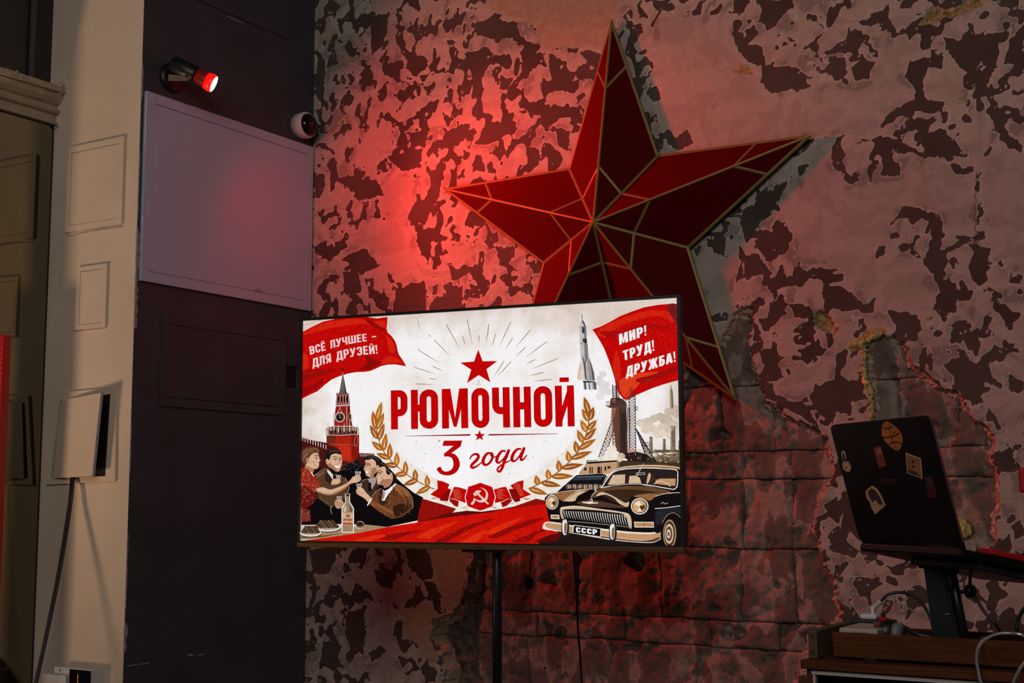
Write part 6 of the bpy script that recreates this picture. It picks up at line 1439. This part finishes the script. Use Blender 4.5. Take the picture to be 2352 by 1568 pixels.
P_(5, CR, [(830, 640), (968, 632), (962, 735), (800, 750), (770, 745)]); P_(5, CR, [(1015, 650), (1080, 645), (1130, 670), (1150, 735), (1005, 735)]); P_(5, (196, 150, 104), [(1300, 700), (1360, 680), (1535, 680), (1530, 760), (1480, 760), (1290, 735)]); P_(5, (60, 40, 32), [(1200, 690), (1230, 640), (1290, 640), (1310, 700), (1280, 750), (1200, 740)], 2); P_(5, CR, [(1215, 670), (1235, 615), (1255, 640), (1240, 700), (1210, 740)], 2)
L_(5, HI, [(1290, 745), (1330, 715), (1380, 712), (1440, 735), (1475, 770)], 7, 3); P_(5, (176, 168, 160), [(1085, 612), (1185, 608), (1195, 636), (1090, 642)]); P_(5, (58, 48, 46), [(1095, 618), (1178, 615), (1184, 630), (1098, 634)])
L_(5, HI, [(700, 785), (745, 715), (800, 640), (850, 600), (960, 572), (1200, 560), (1400, 568), (1540, 582), (1558, 640), (1550, 770), (1510, 802)], 11, 2); L_(5, HI, [(700, 785), (850, 755), (1000, 742), (1200, 750), (1380, 780), (1510, 802)], 10, 3); L_(5, (206, 196, 186), [(1140, 570), (1060, 740)], 8); L_(5, (206, 196, 186), [(1175, 510), (1130, 580)], 5)
L_(5, (120, 110, 104), [(800, 765), (920, 742), (1120, 745), (1300, 785)], 8, 3); P_(5, (100, 70, 46), [(660, 800), (900, 765), (1200, 770), (1470, 820), (1400, 870), (1100, 850), (760, 850), (600, 900)], 2); P_(5, (58, 38, 26), [(700, 830), (1000, 800), (1300, 830), (1380, 880), (1080, 870), (1000, 930), (900, 960), (760, 900)], 2)
P_(5, BZ, [(150, 855), (330, 825), (560, 800), (480, 850), (360, 880), (290, 940), (240, 920), (130, 875)], 2); P_(5, CR, [(330, 900), (440, 830), (520, 825), (430, 880), (400, 930), (300, 935)], 2); P_(5, CR, [(640, 880), (740, 860), (840, 900), (900, 960), (990, 1000), (1010, 940), (960, 950), (820, 870), (700, 830)], 2)
P_(5, BZ, [(1060, 880), (1200, 850), (1500, 850), (1330, 880), (1240, 930), (1180, 900)], 2); P_(5, (84, 58, 40), [(420, 950), (600, 920), (900, 980), (960, 1010), (700, 1000), (520, 985)], 2); L_(5, HI, [(110, 858), (300, 822), (600, 795)], 6, 3); L_(5, HI, [(280, 930), (340, 880), (420, 830), (500, 800)], 5, 3)
L_(5, HI, [(585, 895), (600, 860), (650, 815)], 6, 3); P_(5, HI, [(480, 940), (560, 940), (575, 905), (595, 905), (605, 945), (665, 948), (660, 958), (560, 965), (485, 950)]); E_(5, (150, 40, 30), 580, 925, 12, 14); L_(5, HI, [(625, 770), (632, 820)], 12); L_(5, (190, 180, 170), [(610, 800), (660, 790)], 8)
for cx, cy, rx, ry in ((145, 945, 70, 82), (1130, 990, 98, 92)):
    E_(5, (58, 46, 44), cx+6, cy+3, rx*1.06, ry*1.06, n=28); E_(5, HI, cx, cy, rx, ry, n=28); E_(5, (90, 74, 66), cx, cy, rx*.88, ry*.88, n=28); E_(5, (216, 172, 120), cx-rx*.04, cy, rx*.76, ry*.78, n=24)
    P_(5, (240, 226, 204), [(cx-rx*.6, cy-ry*.3), (cx, cy-ry*.65), (cx+rx*.2, cy-ry*.1), (cx-rx*.1, cy+.05*ry)]); P_(5, (90, 56, 36), [(cx, cy), (cx+rx*.6, cy-ry*.2), (cx+rx*.6, cy+ry*.3), (cx+rx*.1, cy+ry*.6)]); P_(5, (240, 226, 204), [(cx-rx*.3, cy+ry*.65), (cx, cy+ry*.1), (cx+rx*.25, cy+ry*.6)]); E_(5, (30, 24, 24), cx+rx*.1, cy+ry*.05, rx*.1, ry*.12)
P_(5, CR, [(235, 1020), (280, 995), (420, 985), (620, 1010), (820, 1040), (970, 1065), (1030, 1110), (1040, 1230), (1010, 1225), (960, 1090), (800, 1055), (560, 1030), (300, 1025), (260, 1060), (280, 1130), (250, 1120)], 2); P_(5, (14, 12, 14), [(262, 1040), (310, 1030), (560, 1040), (800, 1065), (955, 1095), (1010, 1222), (700, 1185), (420, 1150), (290, 1130)])
PC.nl()
for i in range(27):
    t = i/26; x = 275+t*710; y0 = 1042+t*50-8*math.sin(t*3.1); y1 = 1120+t*92
    L_(5, (206, 200, 196), [(x, y0), (x+8, (y0+y1)/2), (x+26, y1)], [12, 9, 4], nl=False)
L_(5, HI, [(250, 1010), (430, 995), (700, 1025), (970, 1065), (1020, 1100)], 6, 3); L_(5, (150, 140, 134), [(330, 1160), (600, 1180), (1020, 1225)], 8, 3)
for x0, y0, x1, y1 in ((130, 1085, 225, 1135), (1068, 1165, 1290, 1230)): P_(5, HI, [(x0, y0), (x1, y0+2), (x1+6, y1), (x0+4, y1-2)]); P_(5, (190, 140, 92), [(x0+9, y0+10), (x1-8, y0+12), (x1-4, y1-10), (x0+12, y1-12)]); L_(5, (90, 60, 44), [((x0+x1)/2, y0+10), ((x0+x1)/2+3, y1-10)], 6)
P_(5, HI, [(38, 1225), (80, 1165), (250, 1180), (400, 1210), (700, 1240), (1000, 1275), (1250, 1285), (1385, 1270), (1395, 1330), (1300, 1395), (1150, 1400), (850, 1375), (600, 1335), (380, 1295), (160, 1265), (60, 1250)], 2); P_(5, (196, 150, 104), [(80, 1180), (250, 1195), (400, 1225), (700, 1260), (1000, 1295), (1240, 1305), (1370, 1290), (1370, 1330), (1200, 1370), (1000, 1360), (700, 1320), (380, 1270), (160, 1240), (80, 1225)], 2)
P_(5, (96, 66, 48), [(80, 1232), (380, 1276), (700, 1325), (1000, 1365), (1200, 1375), (1370, 1335), (1300, 1388), (1150, 1392), (850, 1365), (380, 1288)], 2)
for x, y in ((295, 1135), (830, 1185)): P_(5, (40, 32, 32), [(x-42, y+30), (x-20, y), (x+20, y-2), (x+42, y+60), (x+30, y+190), (x-35, y+180)], 2); P_(5, HI, [(x-34, y+36), (x-15, y+8), (x+12, y+8), (x+20, y+70), (x+10, y+170), (x-28, y+160)], 2); P_(5, (120, 96, 80), [(x-10, y+60), (x+14, y+50), (x+10, y+160), (x-10, y+150)], 2)
P_(5, HI, [(385, 1200), (698, 1238), (694, 1338), (376, 1296)]); P_(5, (12, 10, 14), [(392, 1208), (690, 1244), (686, 1330), (384, 1290)])
PC.nl('lettering'); text(5, WHITE, 'СССР', [(414, 1282), (652, 1312)], ((0, -1), (0, -1)), (58, 60), t=.2, gap=.1); PC.grp = 'car'
P_(5, CK, [(1300, 880), (1500, 850), (1640, 850), (1640, 1150), (1560, 1080), (1460, 1080), (1400, 1160), (1380, 1270), (1300, 1280), (1290, 1100)], 2); P_(5, (34, 34, 42), [(1320, 1040), (1600, 1000), (1600, 1060), (1460, 1060), (1360, 1180), (1320, 1200)], 2); L_(5, HI, [(1300, 1018), (1450, 1005), (1640, 985)], 8); L_(5, (206, 200, 196), [(1370, 965), (1395, 945), (1415, 965), (1450, 950)], 6, 3); L_(5, HI, [(1300, 880), (1440, 845), (1640, 835)], 6, 3); L_(5, (170, 160, 150), [(1380, 1180), (1440, 1090), (1520, 1065), (1600, 1120)], 6, 3)
E_(5, (24, 18, 18), 1470, 1300, 104, 180, n=30); E_(5, (176, 138, 100), 1468, 1300, 74, 160, n=30); E_(5, (60, 44, 36), 1466, 1300, 62, 140, n=30); E_(5, CR, 1462, 1300, 50, 112, n=26); E_(5, (96, 70, 52), 1460, 1300, 38, 84, n=24); E_(5, HI, 1456, 1300, 22, 48, n=20); E_(5, (120, 90, 66), 1456, 1302, 14, 30, n=16); L_(5, CK, [(1560, 1150), (1580, 1300), (1560, 1440)], 22, 3)
PC.nl()
for i in range(60): E_(5, (150, 130, 110), rp_.uniform(1290, 1600), rp_.uniform(1040, 1260), 2, 2, n=5, nl=False)
# ---- ribbon and emblem
PC.nl('ribbon')
P_(4, HALO, [(60, 905), (150, 850), (240, 740), (530, 800), (880, 800), (1190, 740), (1300, 850), (1340, 905), (1100, 990), (960, 1020), (720, 1052), (560, 1040), (400, 1062), (440, 1020), (290, 970), (180, 940)])
for a in ([(150, 905), (190, 890), (240, 905), (190, 915)], [(1170, 905), (1220, 895), (1285, 905), (1230, 922)], [(480, 1022), (530, 995), (560, 990), (545, 1012)], [(830, 990), (880, 1000), (925, 1020), (850, 1010)], [(290, 935), (340, 950), (330, 965)], [(1030, 965), (1090, 945), (1080, 965)]): P_(4, (170, 104, 44), a, nl=False)
def rb_(pts, col=RED, o=6):
    c = (sum(p[0] for p in pts)/len(pts), sum(p[1] for p in pts)/len(pts))
    P_(4, HALO, [(p[0]+(p[0]-c[0])/math.hypot(p[0]-c[0], p[1]-c[1])*o, p[1]+(p[1]-c[1])/math.hypot(p[0]-c[0], p[1]-c[1])*o) for p in pts]); P_(4, col, pts)
rb_([(228, 698), (300, 715), (365, 745), (345, 790), (382, 800), (355, 905), (345, 935), (262, 928), (255, 905), (148, 858), (232, 795)])
rb_([(1198, 698), (1130, 715), (1048, 758), (1075, 785), (1100, 800), (1120, 870), (1160, 905), (1285, 858), (1192, 800)])
P_(4, DRED, [(270, 880), (345, 800), (382, 800), (345, 935), (262, 928)]); P_(4, DRED, [(1095, 790), (1120, 800), (1165, 930), (1105, 948), (1068, 905), (1030, 800)])
rb_([(358, 908), (405, 905), (470, 935), (460, 1000), (420, 985), (372, 940)], (160, 14, 12)); rb_([(1070, 908), (1030, 905), (942, 945), (960, 1003), (1010, 985), (1060, 940)], (160, 14, 12))
rb_([(415, 772), (470, 778), (560, 805), (540, 870), (548, 955), (470, 925), (400, 905), (360, 905), (385, 850)]); rb_([(1000, 772), (950, 778), (860, 805), (880, 870), (875, 955), (960, 935), (1020, 905), (1065, 910), (1040, 850)])
PC.nl()
for x0, y0 in ((400, 800), (890, 800)):
    for i in range(16): L_(4, (222, 110, 84), [(x0+rp_.uniform(0, 20), y0+i*7), (x0+rp_.uniform(60, 110), y0+i*7+rp_.uniform(-2, 6))], 2.2, nl=False)
for i in range(14): L_(4, (226, 130, 90), [(1080+i*6, 745+i*10), (1150+i*4, 735+i*10)], 2.2, nl=False)
oct_ = [(712, 728), (612, 762), (578, 770), (545, 890), (568, 985), (600, 1002), (712, 1040), (812, 1005), (848, 990), (878, 885), (845, 775), (812, 762)]
rb_(oct_, (198, 6, 14), 9)
P_(4, (240, 208, 190), [(630, 852), (668, 812), (718, 812), (722, 818), (698, 848), (810, 960), (792, 972), (680, 862), (648, 880)])
P_(4, (244, 214, 196), [(712, 780), (750, 790), (785, 820), (800, 865), (790, 910), (760, 940), (720, 948), (680, 938), (660, 922), (632, 972), (604, 962), (640, 915), (628, 908), (645, 902), (690, 922), (730, 920), (762, 898), (775, 860), (765, 820), (740, 795)], 2)
P_(4, (198, 6, 14), [(700, 848), (735, 882), (745, 872), (712, 840)])
# ---- headline
PC.nl('lettering')
SHADE = (120, 20, 20)
HQ = ((150, 437), (1712, 393), (1720, 742), (152, 768))
def hmap(u, v_):
    top = (HQ[0][0]+(HQ[1][0]-HQ[0][0])*u, HQ[0][1]+(HQ[1][1]-HQ[0][1])*u); bot = (HQ[3][0]+(HQ[2][0]-HQ[3][0])*u, HQ[3][1]+(HQ[2][1]-HQ[3][1])*u)
    return bot[0]+(top[0]-bot[0])*v_, bot[1]+(top[1]-bot[1])*v_
for off, colr in ((1.4, SHADE), (0, (198, 4, 6))):
    PC.layer += 1
    for ch, x0, x1 in (('Р', 150, 290), ('Ю', 322, 552), ('М', 587, 808), ('О', 840, 990), ('Ч', 1018, 1166), ('Н', 1197, 1347), ('О', 1374, 1530), ('Й', 1557, 1718)):
        w_ = (x1-x0)/340
        gl_ = glyph(ch, w_, .172)
        for q in gl_:
            pts = []
            for a, b in q:
                x, y = hmap((x0+a*340-150)/1565, b); dx = (1 if a > w_/2 else -1)*off; dy = (-1 if b > .5 else 1)*off
                pts.append(tvuv(860+(x+dx)/3.7333, 780+(y+dy)/3.7333))
            PC.raw(colr, pts)
P_(8, (198, 4, 6), [(898, 86), (936, 186), (1060, 184), (968, 254), (1002, 366), (902, 304), (802, 372), (838, 258), (744, 198), (862, 188)])
P_(8, (198, 4, 6), [(909, 774), (922, 808), (959, 808), (930, 830), (942, 862), (910, 844), (877, 864), (890, 830), (862, 810), (897, 808)])
P_(8, (150, 10, 14), [(270, 825), (830, 809), (830, 823), (270, 828)]); P_(8, (150, 10, 14), [(988, 809), (1578, 804), (1578, 808), (988, 822)])
L_(8, (60, 30, 30), [(902, 350), (902, 376)], [5, 2]); PC.nl()
for a, b in (((880, 383), (896, 380)), ((906, 380), (920, 383)), ((890, 386), (902, 390))): L_(8, (120, 80, 70), [a, b], 2.5, nl=False)
P_(4, (190, 4, 8), [(302, 254), (508, 252), (490, 320), (388, 392), (352, 430), (308, 434), (302, 402), (410, 312), (300, 312), (285, 314)])
L_(4, (190, 4, 8), [(312, 419), (355, 412), (410, 430), (440, 480), (444, 535), (420, 585), (375, 615), (320, 622), (270, 602), (240, 556)], [30, 40, 56, 70, 72, 62, 50, 42, 46, 54], 6, nl=False)
PC.nl()
Rr = (194, 4, 8)
for pts, wd in (
 ([(592, 464), (615, 425), (650, 405), (682, 412), (690, 440), (660, 482), (625, 515), (610, 540), (625, 558), (665, 545), (710, 512), (735, 490)], [10, 16, 20, 26, 28, 28, 26, 26, 24, 18, 12, 10]),
 ([(835, 400), (795, 395), (757, 440), (742, 490), (758, 522), (795, 520), (832, 482), (850, 435), (845, 400), (822, 392), (835, 425), (865, 440), (900, 425)], [14, 22, 28, 30, 26, 20, 22, 24, 20, 14, 12, 12, 10]),
 ([(1000, 372), (955, 372), (915, 420), (896, 470), (908, 500), (940, 492), (985, 440), (1010, 390)], [14, 22, 28, 30, 24, 16, 14, 12]),
 ([(1036, 352), (1010, 420), (980, 490), (958, 560), (930, 600), (906, 590), (912, 560), (960, 520), (1020, 490), (1060, 470)], [26, 28, 28, 26, 22, 18, 16, 14, 12, 10]),
 ([(1175, 348), (1130, 350), (1088, 395), (1066, 450), (1078, 482), (1112, 474), (1155, 420), (1182, 365)], [14, 22, 28, 30, 24, 16, 14, 12]),
 ([(1208, 328), (1185, 390), (1168, 440), (1172, 470), (1198, 462), (1237, 412)], [26, 28, 28, 24, 16, 10])):
    L_(4, Rr, pts, [x*1.22 for x in wd], 6, nl=False)

# ---- build: one emissive flat piece per kind of print, plus the paper ground
def pic_mat(name, ground=None):
    m = bpy.data.materials.new(name); m.use_nodes = True; nt = m.node_tree; L = nt.links.new
    for n in list(nt.nodes):
        if n.type != 'OUTPUT_MATERIAL': nt.nodes.remove(n)
    out = [n for n in nt.nodes if n.type == 'OUTPUT_MATERIAL'][0]; em = nt.nodes.new('ShaderNodeEmission'); L(em.outputs[0], out.inputs[0]); em.inputs[1].default_value = 1.0
    tc = nt.nodes.new('ShaderNodeTexCoord')
    def noise(s, d, r=.6):
        n = nt.nodes.new('ShaderNodeTexNoise'); n.inputs['Scale'].default_value = s; n.inputs['Detail'].default_value = d; n.inputs['Roughness'].default_value = r; L(tc.outputs['Object'], n.inputs['Vector']); return n.outputs['Fac']
    def ramp(x, pts):
        r = nt.nodes.new('ShaderNodeValToRGB'); L(x, r.inputs[0])
        while len(r.color_ramp.elements) < len(pts): r.color_ramp.elements.new(0.5)
        for e_, (p, c) in zip(r.color_ramp.elements, pts): e_.position = p; e_.color = (*c, 1)
        return r.outputs[0]
    def mulc(a, b):
        n = nt.nodes.new('ShaderNodeMix'); n.data_type = 'RGBA'; n.blend_type = 'MULTIPLY'; n.inputs[0].default_value = 1; L(a, n.inputs[6]); L(b, n.inputs[7]); return n.outputs[2]
    grain = ramp(noise(420, 2), [(.28, (.84, .81, .79)), (.44, (1, 1, 1)), (.70, (1.0, 1.0, 1.0))])
    if ground:
        base = ramp(noise(5.5, 4), [(.36, lin((232, 222, 215))), (.50, lin((243, 240, 240))), (.7, lin((248, 247, 250)))])
        sp = ramp(noise(260, 3), [(.30, (.52, .40, .32)), (.37, (1, 1, 1))])
        # the picture's own browned corners
        sx = nt.nodes.new('ShaderNodeSeparateXYZ'); L(tc.outputs['Object'], sx.inputs[0])
        def mth(op, a, b):
            n = nt.nodes.new('ShaderNodeMath'); n.operation = op
            for i, q in enumerate((a, b)):
                if isinstance(q, (int, float)): n.inputs[i].default_value = q
                else: L(q, n.inputs[i])
            return n.outputs[0]
        r2 = mth('ADD', mth('POWER', mth('DIVIDE', mth('ABSOLUTE', sx.outputs[0], 0), .62), 3.0), mth('POWER', mth('DIVIDE', mth('ABSOLUTE', sx.outputs[2], 0), .345), 3.0))
        r2 = mth('ADD', r2, mth('MULTIPLY', mth('SUBTRACT', noise(14, 5), .5), 1.1))
        vig = ramp(r2, [(.5, (1, 1, 1)), (1.15, (.80, .70, .62))])
        sp2 = mulc(sp, vig); c = mulc(mulc(base, sp2), grain)
    else:
        a = nt.nodes.new('ShaderNodeAttribute'); a.attribute_name = 'Col'; c = mulc(a.outputs['Color'], mulc(grain, ramp(noise(60, 4), [(.3, (.82, .80, .80)), (.6, (1.0, 1.0, 1.0))])))
    L(c, em.inputs[0]); m.cycles.emission_sampling = 'FRONT' if ground else 'NONE'
    return m
gm = pic_mat('screen_paper', True); pm = pic_mat('screen_print')
vs = [(-hw, -0.0001, -hh), (hw, -0.0001, -hh), (hw, -0.0001, hh), (-hw, -0.0001, hh)]; fs = [(0, 1, 2, 3)]; cs = [PAPER]*4; mi = [0]
for nm, (v2, f2, c2) in PC.g.items():
    n0 = len(vs); vs += v2; fs += [tuple(i+n0 for i in f) for f in f2]; cs += c2; mi += [1]*len(f2)
o = make_mesh('picture', vs, fs, gm, screen); o.data.materials.append(pm)
o.data.polygons.foreach_set('material_index', mi)
ca = o.data.color_attributes.new('Col', 'FLOAT_COLOR', 'POINT')
ca.data.foreach_set('color', np.array([(*lin(c), 1.0) for c in cs], np.float32).ravel())
print('picture layers', PC.layer, 'depth', PC.layer*1.05e-5)
